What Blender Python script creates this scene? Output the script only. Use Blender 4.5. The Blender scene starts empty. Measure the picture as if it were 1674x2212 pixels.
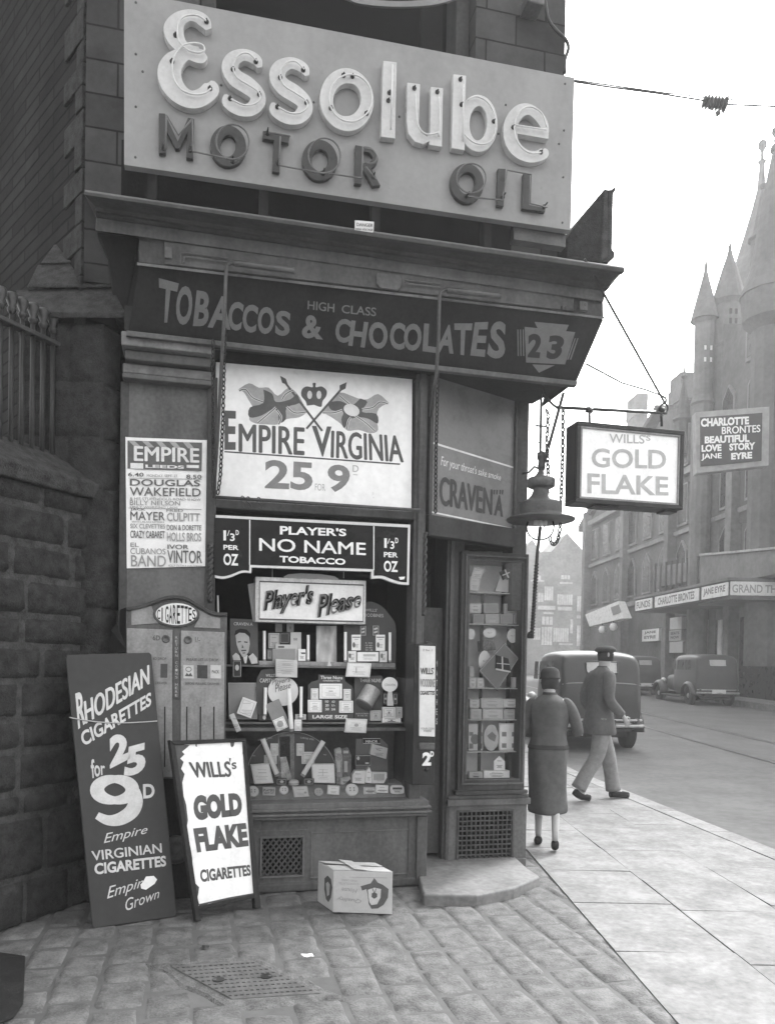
import bpy, bmesh, math, random
from mathutils import Vector as V, Matrix
from math import sin, cos, pi, radians as R
sc = bpy.context.scene
col = sc.collection
rnd = random.Random(7)
# ------------------------------------------------------------------ camera, sky, sun, exposure
FPX, PX, PY, IW, IH = 1700.0, 837.0, 1464.0, 1674.0, 2212.0
ROLL, PITCH, CAMZ = R(1.0), R(1.0), 1.45
_f = V((0, cos(PITCH), -sin(PITCH))); _r0 = V((1, 0, 0)); _u0 = V((0, sin(PITCH), cos(PITCH)))
_r = _r0*cos(ROLL)+_u0*sin(ROLL); _u = _u0*cos(ROLL)-_r0*sin(ROLL)
CAM = V((0, 0, CAMZ))
cd = bpy.data.cameras.new('camera'); cam = bpy.data.objects.new('camera', cd); col.objects.link(cam)
m = Matrix.Identity(4)
for i in range(3):
    m[i][0] = _r[i]; m[i][1] = _u[i]; m[i][2] = -_f[i]; m[i][3] = CAM[i]
cam.matrix_world = m
cd.sensor_fit = 'HORIZONTAL'; cd.sensor_width = 36; cd.lens = FPX/IW*36
cd.shift_y = (PY-IH/2)/IW; cd.shift_x = 0
cd.clip_start = .05; cd.clip_end = 2000
sc.camera = cam
w = bpy.data.worlds.new('World'); sc.world = w; w.use_nodes = True
nt = w.node_tree; bg = nt.nodes['Background']
sky = nt.nodes.new('ShaderNodeTexSky'); sky.sky_type = 'NISHITA'; sky.sun_disc = False
SUN_EL, SUN_AZ = R(40), R(42)      # azimuth clockwise from +Y
sky.sun_elevation = SUN_EL; sky.sun_rotation = SUN_AZ; sky.air_density = 2.0; sky.dust_density = 5.0
bw = nt.nodes.new('ShaderNodeRGBToBW')     # black and white picture: the sky has no colour
nt.links.new(sky.outputs[0], bw.inputs[0]); nt.links.new(bw.outputs[0], bg.inputs[0])
bg.inputs[1].default_value = .15
sl = bpy.data.lights.new('sun', 'SUN'); sl.energy = 1.0; sl.angle = R(12)
so = bpy.data.objects.new('sun', sl); col.objects.link(so)
sd = V((sin(SUN_AZ)*cos(SUN_EL), cos(SUN_AZ)*cos(SUN_EL), sin(SUN_EL)))
so.rotation_euler = (-sd).to_track_quat('-Z', 'Y').to_euler(); so.location = (0, 5, 12)
sc.view_settings.view_transform = 'Standard'; sc.view_settings.look = 'None'
sc.view_settings.exposure = 2.3; sc.view_settings.gamma = 1; sc.view_settings.use_curve_mapping = False
sc.cycles.volume_bounces = 0; sc.cycles.max_bounces = 8; sc.cycles.transparent_max_bounces = 12

# ------------------------------------------------------------------ picture coordinates -> directions, frames of surfaces
ZM = {'D': (0, 0, 1/.86422), 'z1': (200, 0, 2.0925), 'z2': (900, 0, 2.0925), 'z3': (300, 850, 2.232), 'z4': (1000, 850, 1.7866),
      'w1': (530, 1420, 2.9368), 'w2': (0, 1450, 2.3286), 'w3': (1000, 1350, 2.3277), 'w4': (0, 0, 1.4747), 'w5': (1400, 300, 1.4271),
      'w6': (0, 2000, .86422), 'v1': (1280, 1580, 2.5479), 'v2': (1650, 300, 3.6867), 'v3': (1280, 1250, 2.5479), 'v4': (500, 1650, 2.79),
      'v5': (250, 550, 2.232), 'v6': (1350, 100, 2.8518)}
cur = ['D']
def use(z): cur[0] = z
def D(x, y):
    if cur[0] == 'D': return x, y
    a, b, s = ZM[cur[0]]
    return (a+x/s)*.86422, (b+y/s)*.86422
def ray(x, y):
    x, y = D(x, y)
    return _f + _r*((x-PX)/FPX) + _u*((PY-y)/FPX)
def ground(x, y, z=0.0):
    d = ray(x, y); s = (z-CAMZ)/d.z
    return CAM + d*s
def at(x, y, Y):
    d = ray(x, y); return CAM + d*(Y/d.y)
Z = V((0, 0, 1))
class Frame:
    def __init__(s, O, t, up=Z):
        s.O = V(O); s.t = V(t).normalized(); s.v = (V(up)-s.t*V(up).dot(s.t)).normalized(); s.n = s.t.cross(s.v)
    def W(s, u, z, n=0.0): return s.O + s.t*u + s.v*z + s.n*n
    def uz(s, x, y, n=0.0):
        d = ray(x, y); k = ((s.O+s.n*n-CAM).dot(s.n))/d.dot(s.n); p = CAM+d*k-s.O
        return p.dot(s.t), p.dot(s.v)
    def rect(s, x0, y0, x1, y1, n=0.0):
        a = s.uz(x0, y0, n); b = s.uz(x1, y1, n)
        return min(a[0], b[0]), max(a[0], b[0]), min(a[1], b[1]), max(a[1], b[1])
    def shift(s, u=0, z=0, n=0): return Frame(s.W(u, z, n), s.t, s.v)
WF = Frame((0, 0, 0), (1, 0, 0))         # world frame: u = X, z = Z, n = -Y

# ------------------------------------------------------------------ materials (all grey: the photograph has no colour)
_M = {}
def mat(v, kind='paint'):
    k = (round(v, 3), kind)
    if k in _M: return _M[k]
    mt = bpy.data.materials.new('%s_%03d' % (kind, round(v*1000))); _M[k] = mt; mt.use_nodes = True
    N = mt.node_tree.nodes; L = mt.node_tree.links; b = N['Principled BSDF']
    tc = N.new('ShaderNodeTexCoord')
    P = dict(paint=(.55, 5, .28, .15, .35), ink=(.6, 14, .12, .04, .4), metal=(.38, 8, .25, .1, .5), stone=(.9, 15, .42, .9, .3),
             sett=(.65, 11, .36, .7, .3), flag=(.6, 3.2, .3, .3, .2), paper=(.8, 10, .07, .04, .3), wood=(.6, 7, .3, .2, .35), cloth=(.9, 20, .15, .15, .3),
             skin=(.6, 15, .08, .05, .3), carpaint=(.38, 4, .12, .02, .2), enamel=(.28, 6, .1, .03, .3), far=(.9, .6, .25, .1, .2),
             tyre=(.85, 12, .2, .3, .3), road=(.7, 1.2, .22, .3, .2), board=(.5, 3.0, .1, .05, .5))[kind]
    rough, scale, amt, bump, streak = P
    mp = N.new('ShaderNodeMapping'); L.new(tc.outputs['Object'], mp.inputs[0])
    mp.inputs['Scale'].default_value = (1, 1, streak if kind in ('paint', 'wood', 'board', 'metal') else 1)
    n1 = N.new('ShaderNodeTexNoise'); n1.inputs['Scale'].default_value = scale; n1.inputs['Detail'].default_value = 8; n1.inputs['Roughness'].default_value = .65
    n2 = N.new('ShaderNodeTexNoise'); n2.inputs['Scale'].default_value = scale*9; n2.inputs['Detail'].default_value = 5
    L.new(mp.outputs[0], n1.inputs['Vector']); L.new(tc.outputs['Object'], n2.inputs['Vector'])
    mx = N.new('ShaderNodeMath'); mx.operation = 'MULTIPLY_ADD'; L.new(n2.outputs['Fac'], mx.inputs[0]); mx.inputs[1].default_value = .45; 
    L.new(n1.outputs['Fac'], mx.inputs[2])
    rp = N.new('ShaderNodeValToRGB'); L.new(mx.outputs[0], rp.inputs[0])
    lo = v*(1-amt); hi = min(v*(1+amt), .9)
    rp.color_ramp.elements[0].position = .56; rp.color_ramp.elements[0].color = (lo, lo, lo, 1)
    rp.color_ramp.elements[1].position = .9; rp.color_ramp.elements[1].color = (hi, hi, hi, 1)
    last = rp.outputs[0]
    if kind in ('paint', 'wood', 'metal', 'enamel', 'board') :      # dirt and chipped spots
        n3 = N.new('ShaderNodeTexNoise'); n3.inputs['Scale'].default_value = 26 if kind != 'board' else 9; n3.inputs['Detail'].default_value = 9; n3.inputs['Roughness'].default_value = .75
        L.new(tc.outputs['Object'], n3.inputs['Vector'])
        r3 = N.new('ShaderNodeValToRGB'); L.new(n3.outputs['Fac'], r3.inputs[0])
        r3.color_ramp.elements[0].position = .64; r3.color_ramp.elements[1].position = .72
        r3.color_ramp.elements[0].color = (0, 0, 0, 1); r3.color_ramp.elements[1].color = (.5, .5, .5, 1)
        mm = N.new('ShaderNodeMix'); mm.data_type = 'RGBA'; L.new(r3.outputs[0], mm.inputs['Factor']); L.new(last, mm.inputs['A'])
        c = v*.55 if v > .12 else v*1.9; mm.inputs['B'].default_value = (c, c, c, 1); last = mm.outputs['Result']
    L.new(last, b.inputs['Base Color'])
    rr = N.new('ShaderNodeMapRange'); L.new(n1.outputs['Fac'], rr.inputs[0]); rr.inputs[3].default_value = max(rough-.12, .05); rr.inputs[4].default_value = min(rough+.14, 1)
    L.new(rr.outputs[0], b.inputs['Roughness'])
    b.inputs['Specular IOR Level'].default_value = {'enamel': .12, 'carpaint': .3, 'metal': .2, 'board': .2}.get(kind, .06)
    if kind in ('metal',): b.inputs['Metallic'].default_value = .25
    if kind == 'carpaint': b.inputs['Coat Weight'].default_value = .08; b.inputs['Coat Roughness'].default_value = .12
    bp = N.new('ShaderNodeBump'); bp.inputs['Strength'].default_value = bump; bp.inputs['Distance'].default_value = .02 if kind == 'stone' else .012
    L.new(mx.outputs[0], bp.inputs['Height']); L.new(bp.outputs[0], b.inputs['Normal'])
    return mt
def mat_brick(v, name='brick'):
    k = (v, name)
    if k in _M: return _M[k]
    mt = bpy.data.materials.new(name); _M[k] = mt; mt.use_nodes = True
    N = mt.node_tree.nodes; L = mt.node_tree.links; b = N['Principled BSDF']
    uv = N.new('ShaderNodeUVMap'); uv.uv_map = 'UVMap'
    br = N.new('ShaderNodeTexBrick'); L.new(uv.outputs[0], br.inputs['Vector'])
    big = name == 'ashlar'
    br.inputs['Scale'].default_value = 1; br.inputs['Brick Width'].default_value = .42 if big else .5; br.inputs['Row Height'].default_value = .2 if big else .085
    br.inputs['Mortar Size'].default_value = .006 if big else .009; br.inputs['Mortar Smooth'].default_value = .3; br.inputs['Bias'].default_value = 0
    br.inputs['Color1'].default_value = (v*.7,)*3+(1,); br.inputs['Color2'].default_value = (v*1.35,)*3+(1,)
    mv = v*.35; br.inputs['Mortar'].default_value = (mv,)*3+(1,)
    tc = N.new('ShaderNodeTexCoord'); n1 = N.new('ShaderNodeTexNoise'); n1.inputs['Scale'].default_value = 2.2; n1.inputs['Detail'].default_value = 9; n1.inputs['Roughness'].default_value = .7
    L.new(tc.outputs['Object'], n1.inputs['Vector'])
    mr = N.new('ShaderNodeMapRange'); L.new(n1.outputs['Fac'], mr.inputs[0]); mr.inputs[1].default_value = .3; mr.inputs[2].default_value = .7; mr.inputs[3].default_value = .55; mr.inputs[4].default_value = 1.4
    mx = N.new('ShaderNodeMix'); mx.data_type = 'RGBA'; mx.blend_type = 'MULTIPLY'; mx.inputs['Factor'].default_value = 1
    L.new(br.outputs['Color'], mx.inputs['A']); L.new(mr.outputs[0], mx.inputs['B']); L.new(mx.outputs['Result'], b.inputs['Base Color'])
    b.inputs['Roughness'].default_value = .9; b.inputs['Specular IOR Level'].default_value = .05
    inv = N.new('ShaderNodeMath'); inv.operation = 'MULTIPLY_ADD'; L.new(br.outputs['Fac'], inv.inputs[0]); inv.inputs[1].default_value = -1.2; L.new(n1.outputs['Fac'], inv.inputs[2])
    bp = N.new('ShaderNodeBump'); bp.inputs['Strength'].default_value = .9; bp.inputs['Distance'].default_value = .012
    L.new(inv.outputs[0], bp.inputs['Height']); L.new(bp.outputs[0], b.inputs['Normal'])
    return mt
def mat_glass(name='glass', tint=.97, ior=1.5):
    if name in _M: return _M[name]
    mt = bpy.data.materials.new(name); _M[name] = mt; mt.use_nodes = True
    N = mt.node_tree.nodes; L = mt.node_tree.links; N.remove(N['Principled BSDF'])
    tr = N.new('ShaderNodeBsdfTransparent'); tr.inputs[0].default_value = (tint,)*3+(1,)
    gl = N.new('ShaderNodeBsdfGlossy'); gl.inputs['Roughness'].default_value = .03
    fr = N.new('ShaderNodeFresnel'); fr.inputs[0].default_value = ior
    mx = N.new('ShaderNodeMixShader'); L.new(fr.outputs[0], mx.inputs[0]); L.new(tr.outputs[0], mx.inputs[1]); L.new(gl.outputs[0], mx.inputs[2])
    L.new(mx.outputs[0], N['Material Output'].inputs['Surface'])
    return mt

# ------------------------------------------------------------------ objects
_org = {}
def tag(o, label=None, cat=None, group=None, kind=None):
    if label: o['label'] = label
    if cat: o['category'] = cat
    if group: o['group'] = group
    if kind: o['kind'] = kind
    return o
def thing(name, loc, label, cat, group=None):
    o = bpy.data.objects.new(name, None); col.objects.link(o); o.empty_display_size = .05
    o.location = loc; _org[o] = V(loc); return tag(o, label, cat, group)
class MB:
    def __init__(s): s.v = []; s.f = []; s.uv = []; s.mi = []
    def add(s, vs, fs, uvs=None):
        k = len(s.v); s.v += [V(p) for p in vs]; s.f += [tuple(i+k for i in f) for f in fs]
        s.uv += uvs if uvs else [(p[0]+p[1], p[2]) for p in s.v[k:]]; return s
    def box(s, F, u0, u1, z0, z1, n0, n1):
        c = [(u, z, n) for n in (n0, n1) for z in (z0, z1) for u in (u0, u1)]
        return s.add([F.W(*p) for p in c], [(0, 2, 3, 1), (4, 5, 7, 6), (0, 1, 5, 4), (2, 6, 7, 3), (0, 4, 6, 2), (1, 3, 7, 5)], [(p[0]+p[2], p[1]) for p in c])
    def pbox(s, F, x0, y0, x1, y1, n0, n1):         # box from a picture rectangle on the plane n1
        return s.box(F, *F.rect(x0, y0, x1, y1, n1), n0, n1)
    def prism(s, F, pts, n0, n1):                   # pts in (u, z), counterclockwise seen from +n
        k = len(pts); a = sum(pts[i][0]*pts[(i+1) % k][1]-pts[(i+1) % k][0]*pts[i][1] for i in range(k))
        if a < 0: pts = pts[::-1]
        vs = [F.W(u, z, n1) for u, z in pts]+[F.W(u, z, n0) for u, z in pts]
        fs = [tuple(range(k)), tuple(range(2*k-1, k-1, -1))]+[(i+k, (i+1) % k+k, (i+1) % k, i) for i in range(k)]
        return s.add(vs, fs, [(u, z) for u, z in pts]*2)
    def pprism(s, F, px, n0, n1): return s.prism(F, [F.uz(x, y, n1) for x, y in px], n0, n1)
    def profile(s, F, u0, u1, zn, e0=0, e1=0):      # extrude a (z, n) section along u; e: mitre slope of the ends
        k = len(zn)
        vs = [F.W(u0+e0*n, z, n) for z, n in zn]+[F.W(u1+e1*n, z, n) for z, n in zn]
        a = sum(zn[i][0]*zn[(i+1) % k][1]-zn[(i+1) % k][0]*zn[i][1] for i in range(k))
        fs = [tuple(range(k)), tuple(range(2*k-1, k-1, -1))]+[(i+k, (i+1) % k+k, (i+1) % k, i) for i in range(k)]
        if a > 0: fs = [f[::-1] for f in fs]
        return s.add(vs, fs, [(u0+n, z) for z, n in zn]+[(u1+n, z) for z, n in zn])
    def tube(s, pts, r, seg=8, closed=False):
        pts = [V(p) for p in pts]; k = len(pts); rs = r if isinstance(r, (list, tuple)) else [r]*k
        ref = None; vs = []
        for i in range(k):
            d = (pts[(i+1) % k]-pts[i-1]) if closed else (pts[min(i+1, k-1)]-pts[max(i-1, 0)])
            if d.length < 1e-9: d = V((0, 0, 1))
            d.normalize()
            if ref is None: ref = d.orthogonal().normalized()
            ref = (ref-d*ref.dot(d)); ref = ref.normalized() if ref.length > 1e-6 else d.orthogonal().normalized()
            b = d.cross(ref)
            vs += [pts[i]+(ref*cos(2*pi*j/seg)+b*sin(2*pi*j/seg))*rs[i] for j in range(seg)]
        fs = []
        for i in range(k if closed else k-1):
            a, c = i*seg, ((i+1) % k)*seg
            fs += [(a+j, a+(j+1) % seg, c+(j+1) % seg, c+j) for j in range(seg)]
        if not closed: fs += [tuple(range(seg-1, -1, -1)), tuple(range((k-1)*seg, k*seg))]
        return s.add(vs, fs)
    def lathe(s, c, prof, seg=24, ax=None):         # prof: (radius, height) from low to high
        c = V(c); ax = V(ax or (0, 0, 1)).normalized(); e = ax.orthogonal().normalized(); g = ax.cross(e)
        vs = [c+(e*cos(2*pi*j/seg)+g*sin(2*pi*j/seg))*max(r, 1e-4)+ax*h for r, h in prof for j in range(seg)]
        fs = [(i*seg+j, i*seg+(j+1) % seg, (i+1)*seg+(j+1) % seg, (i+1)*seg+j) for i in range(len(prof)-1) for j in range(seg)]
        fs += [tuple(range(seg-1, -1, -1)), tuple(range((len(prof)-1)*seg, len(prof)*seg))]
        return s.add(vs, fs)
    def quad(s, a, b, c, d): return s.add([a, b, c, d], [(0, 1, 2, 3)])
    def build(s, name, m, parent=None, bev=0.0, smooth=False, label=None, cat=None, group=None, kind=None, seg=2):
        if not s.v: return None
        me = bpy.data.meshes.new(name)
        if parent is not None:
            org = _org[parent]
        else:
            mn = [min(p[i] for p in s.v) for i in range(3)]; mx = [max(p[i] for p in s.v) for i in range(3)]
            org = V(((mn[0]+mx[0])/2, (mn[1]+mx[1])/2, mn[2]))
        me.from_pydata([p-org for p in s.v], [], s.f)
        ul = me.uv_layers.new(name='UVMap')
        for l in me.loops: ul.data[l.index].uv = s.uv[l.vertex_index]
        me.materials.append(m)
        if smooth:
            for p in me.polygons: p.use_smooth = True
        o = bpy.data.objects.new(name, me); col.objects.link(o); _org[o] = org
        if parent is not None: o.parent = parent
        else: o.location = org
        if bev:
            b = o.modifiers.new('bevel', 'BEVEL'); b.width = bev; b.segments = seg; b.limit_method = 'ANGLE'; b.angle_limit = R(35)
        if smooth == 'auto' or (smooth and bev):
            pass
        return tag(o, label, cat, group, kind)

# ------------------------------------------------------------------ lettering: built-in font turned into mesh
_T = {}
def glyphs(txt, off=0.0, shear=0.0, sp=1.0, ws=1.0):
    k = (txt, off, shear, sp)
    if k in _T: return _T[k]
    c = bpy.data.curves.new('t', 'FONT'); c.body = txt; c.offset = off; c.shear = shear; c.space_character = sp; c.resolution_u = 4; c.fill_mode = 'FRONT'
    o = bpy.data.objects.new('t', c); me = bpy.data.meshes.new_from_object(o)
    vs = [(p.co.x, p.co.y) for p in me.vertices]; fs = [tuple(p.vertices) for p in me.polygons]
    bpy.data.objects.remove(o); bpy.data.curves.remove(c); bpy.data.meshes.remove(me)
    x0 = min(p[0] for p in vs); x1 = max(p[0] for p in vs); y0 = min(p[1] for p in vs); y1 = max(p[1] for p in vs)
    _T[k] = ([((p[0]-x0)/(x1-x0), (p[1]-y0)/(y1-y0)) for p in vs], fs); return _T[k]
def text(mb, txt, F, n, q, off=.02, shear=0.0, sp=1.0, extr=0):
    """q: picture rectangle (x0,y0,x1,y1) or four picture corners TL,TR,BR,BL; the word fills it on plane n of frame F"""
    if len(q) == 4 and not isinstance(q[0], (tuple, list)):
        u0, u1, z0, z1 = F.rect(*q, n); c = [(u0, z1), (u1, z1), (u1, z0), (u0, z0)]
    else: c = [F.uz(x, y, n) for x, y in q]
    thick = off if any(ch in txt for ch in 'MWN') and off > 0 else 0      # these letters are thickened with shifted copies
    vs, fs = glyphs(txt, 0.0 if thick else off, shear, sp)
    out = []
    for a, b in vs:
        tu = c[0][0]*(1-a)+c[1][0]*a; tz = c[0][1]*(1-a)+c[1][1]*a; bu = c[3][0]*(1-a)+c[2][0]*a; bz = c[3][1]*(1-a)+c[2][1]*a
        out.append((bu*(1-b)+tu*b, bz*(1-b)+tz*b))
    if thick:
        h_ = math.hypot(c[0][0]-c[3][0], c[0][1]-c[3][1]); b_ = min(thick*h_*.75, .2*h_/max(1, len(txt)))
        base = list(out); out = []; nv = len(base); ff = []
        for kk, (dx, dz) in enumerate(((0, 0), (b_, 0), (-b_, 0), (0, b_*.7), (0, -b_*.7))):
            out += [(p[0]+dx, p[1]+dz) for p in base]; ff += [tuple(i+kk*nv for i in f) for f in fs]
        W = [F.W(u, z, n+.00008*(i//nv)) for i, (u, z) in enumerate(out)]; fs = ff
    else: W = [F.W(u, z, n) for u, z in out]
    if fs:      # keep faces turned to the viewer
        a = W[fs[0][0]]; nn = (W[fs[0][1]]-a).cross(W[fs[0][2]]-a)
        if nn.dot(F.n) < 0: fs = [f[::-1] for f in fs]
    mb.add(W, fs, out); return mb
def poly(mb, F, n, px, th=.0006):
    return mb.prism(F, [F.uz(x, y, n) for x, y in px], n-th, n)
def ell(cx, cy, rx, ry, k=24, a0=0.0, a1=2*pi, rot=0.0):
    return [(cx+rx*cos(a0+(a1-a0)*i/k)*cos(rot)-ry*sin(a0+(a1-a0)*i/k)*sin(rot), cy+rx*cos(a0+(a1-a0)*i/k)*sin(rot)+ry*sin(a0+(a1-a0)*i/k)*cos(rot)) for i in range(k)]
def smoothpath(p, k=5):
    out = []
    for i in range(len(p)-1):
        a = p[max(i-1, 0)]; b = p[i]; c = p[i+1]; d = p[min(i+2, len(p)-1)]
        for j in range(k):
            t = j/k
            out.append(tuple(.5*((2*b[m])+(-a[m]+c[m])*t+(2*a[m]-5*b[m]+4*c[m]-d[m])*t*t+(-a[m]+3*b[m]-3*c[m]+d[m])*t**3) for m in range(len(b))))
    out.append(tuple(p[-1])); return out
def ribbon(mb, F, pts, n0, n1, closed=False):
    """solid ribbon along (u, z, width) points"""
    k = len(pts); L_, R_ = [], []
    for i in range(k):
        a = pts[(i-1) % k] if closed else pts[max(i-1, 0)]; b = pts[(i+1) % k] if closed else pts[min(i+1, k-1)]
        dx, dz = b[0]-a[0], b[1]-a[1]; l = math.hypot(dx, dz) or 1; nx, nz = -dz/l, dx/l; w_ = pts[i][2]/2
        L_.append((pts[i][0]+nx*w_, pts[i][1]+nz*w_)); R_.append((pts[i][0]-nx*w_, pts[i][1]-nz*w_))
    vs = []
    for i in range(k): vs += [F.W(*L_[i], n1), F.W(*R_[i], n1), F.W(*L_[i], n0), F.W(*R_[i], n0)]
    fs = []
    for i in range(k if closed else k-1):
        a, b = 4*i, 4*((i+1) % k)
        fs += [(a, a+1, b+1, b), (a+2, b+2, b+3, a+3), (a, b, b+2, a+2), (a+1, a+3, b+3, b+1)]
    if not closed: fs += [(0, 2, 3, 1), (4*k-4, 4*k-3, 4*k-1, 4*k-2)]
    return mb.add(vs, fs)
def links(mb, pts, r=.0045, L=.03, wd=.011):
    """chain of oval links along a polyline"""
    P = [V(p) for p in pts]; acc = []; 
    for i in range(len(P)-1):
        d = P[i+1]-P[i]; k = max(1, round(d.length/(L*.78)))
        for j in range(k): acc.append((P[i]+d*((j+.5)/k), d.normalized()))
    for i, (c, d) in enumerate(acc):
        e = d.orthogonal().normalized(); g = d.cross(e).normalized()
        if i % 2: e, g = g, e
        mb.tube([c+d*(L/2*cos(2*pi*j/10))+e*(wd*sin(2*pi*j/10)) for j in range(10)], r*.8, 5, True)
    return mb

# ------------------------------------------------------------------ main planes of the place
use('D')
P0 = ground(750, 1915)
TF = V((.973, .232, 0))
F = Frame((P0.x, P0.y, 0), TF)                  # shopfront plane, n towards the street
def loft(mb, F, pts):
    """pts: [(left px, right px, n)], a closed section swept between picture points"""
    k = len(pts); A = [F.uz(*p[0], p[2]) for p in pts]; B = [F.uz(*p[1], p[2]) for p in pts]
    vs = [F.W(a[0], a[1], p[2]) for a, p in zip(A, pts)]+[F.W(b[0], b[1], p[2]) for b, p in zip(B, pts)]
    fs = [tuple(range(k)), tuple(range(2*k-1, k-1, -1))]+[(i+k, (i+1) % k+k, (i+1) % k, i) for i in range(k)]
    fs = [f[::-1] for f in fs]
    return mb.add(vs, fs, [(a[0]+p[2], a[1]) for a, p in zip(A, pts)]+[(b[0]+p[2], b[1]) for b, p in zip(B, pts)])
U = lambda x, y, n=0.0: F.uz(x, y, n)[0]
ZZ = lambda x, y, n=0.0: F.uz(x, y, n)[1]
PK = ground(1065, 1872); NK = (PK-F.O).dot(F.n)
K = F.shift(n=NK)
# ------------------------------------------------------------------ setting: setts, flags, kerb, road
def gz(y): return max(0.0, (y-13)*.019)
XB = 1.22                                        # edge between setts and flagstones
def sx(y): return -.03*(y-3)                    # the street bends a little to the left
MB().add([(-60, -20, -.25), (60, -20, -.25), (60, 13, -.25), (-60, 13, -.25), (60, 117, 1.5), (-60, 117, 1.5)], [(0, 1, 2, 3), (3, 2, 4, 5)]).build('ground', mat(.18, 'road'), kind='structure')
mb = MB(); ys = [-20, 0, 3, 6, 9, 13, 18, 25, 35, 50, 80]
vs = []
for y in ys:
    for x in (2.2, 5.4, 8.0, 10.6, 13.1): vs.append((x+sx(y), y, gz(y)-.105+.06*(1-((x-8)/5.2)**2)))
mb.add(vs, [(i*5+j, i*5+j+1, (i+1)*5+j+1, (i+1)*5+j) for i in range(len(ys)-1) for j in range(4)]); mb.build('road', mat(.108, 'road'), kind='structure')
for gx in (6.6, 8.05):               # tram rails let into the road
    mb = MB()
    for i in range(len(ys)-1):
        a, b = ys[i], ys[i+1]; zr = lambda y: gz(y)-.105+.06*(1-((gx-8)/5.2)**2)+.006
        mb.quad((gx-.045+sx(a), a, zr(a)), (gx+.045+sx(a), a, zr(a)), (gx+.045+sx(b), b, zr(b)), (gx-.045+sx(b), b, zr(b)))
    mb.build('tram_rail', mat(.09, 'metal'), label='%s dark steel tram rail set flush in the road' % ('nearer' if gx < 7 else 'farther'), kind='structure')
def xk(y): return 3.0-.11*(y-8) if y < 11 else 2.67-.03*(y-11)      # outer edge of the kerb
def slabs(x0, x1, y0, y1, w_, l_, zt, gap, jit, fn, skip=None, F2=None, jag=.0):
    mb = MB(); x = x0; i = 0
    while x < x1-.02:
        ww = min(w_*rnd.uniform(.88, 1.12), x1-x); y = y0-rnd.uniform(0, l_)
        while y < y1:
            ll = l_*rnd.uniform(.8, 1.2); a, b, c, d = x+gap, x+ww-gap, max(y+gap, y0), min(y+ll-gap, y1)
            if d-c > .03 and not (skip and skip((a+b)/2, (c+d)/2)):
                fn(mb, a, b, c, d, zt+rnd.uniform(-jit, jit), i)
            y += ll; i += 1
        x += ww
    return mb
def flag(mb, a, b, c, d, z, i):
    t = [rnd.uniform(-.004, .004) for _ in range(4)]
    P = [(a+sx(c), c), (b+sx(c), c), (b+sx(d), d), (a+sx(d), d)]
    if i >= 0 and a < 8:
        if a+sx(c) > xk(c)-.25: return
        P = [(min(x_, xk(y_)-.235), y_) for x_, y_ in P]
    vs = [(p[0], p[1], z+gz(p[1])+t[j]) for j, p in enumerate(P)]; e = .006
    cx = sum(p[0] for p in P)/4; cy = sum(p[1] for p in P)/4
    vs = [(v_[0]+(cx-v_[0])*.003, v_[1]+(cy-v_[1])*.003, v_[2]) for v_ in vs]+[(v_[0], v_[1], v_[2]-.012) for v_ in vs]
    r_ = rnd.uniform(0, 9); mb.add(vs, [(0, 1, 2, 3), (0, 4, 5, 1), (1, 5, 6, 2), (2, 6, 7, 3), (3, 7, 4, 0)], [(r_, r_)]*8)
slabs(XB, 4.1, 1.0, 46, .64, .78, .0, .002, .0015, flag).build('flagstone_pavement', mat(.185, 'flag'), kind='structure')
slabs(13.3, 16.8, 4, 60, .7, .9, .0, .004, .001, flag).build('far_pavement', mat(.2, 'flag'), kind='structure')
mb = MB()
for yb in range(0, 45): 
    a, b = yb*1.0+.004, yb*1.0+.996
    mb.add([(x_, y_, z_+gz(y_)) for y_ in (a, b) for x_, z_ in ((xk(y_)-.23, -.2), (xk(y_)-.23, .004), (xk(y_)-.02, .002), (xk(y_), -.014), (xk(y_)+.01, -.2))], [(0, 1, 6, 5), (1, 2, 7, 6), (2, 3, 8, 7), (3, 4, 9, 8), (0, 4, 3, 2, 1), (5, 6, 7, 8, 9)])
mb.build('kerb', mat(.2, 'flag'), kind='structure')
MB().add([(13.1+sx(y_), y_, z_+gz(y_)) for y_ in (4, 60) for z_ in (-.2, .0)]+[(13.3+sx(y_), y_, z_+gz(y_)) for y_ in (4, 60) for z_ in (-.2, .0)], [(0, 1, 3, 2), (1, 5, 7, 3), (4, 6, 7, 5)]).build('far_kerb', mat(.185, 'flag'), kind='structure')
# bedding under the stones
mb = MB(); yq = [-3, 4, 8, 11, 12.9]; mb.add([(x_, y_, -.0095) for y_ in yq for x_ in (-6, xk(y_)-.2)], [(2*i, 2*i+1, 2*i+3, 2*i+2) for i in range(4)]); mb.build('paving_bed', mat(.11, 'road'), kind='structure')
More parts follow.
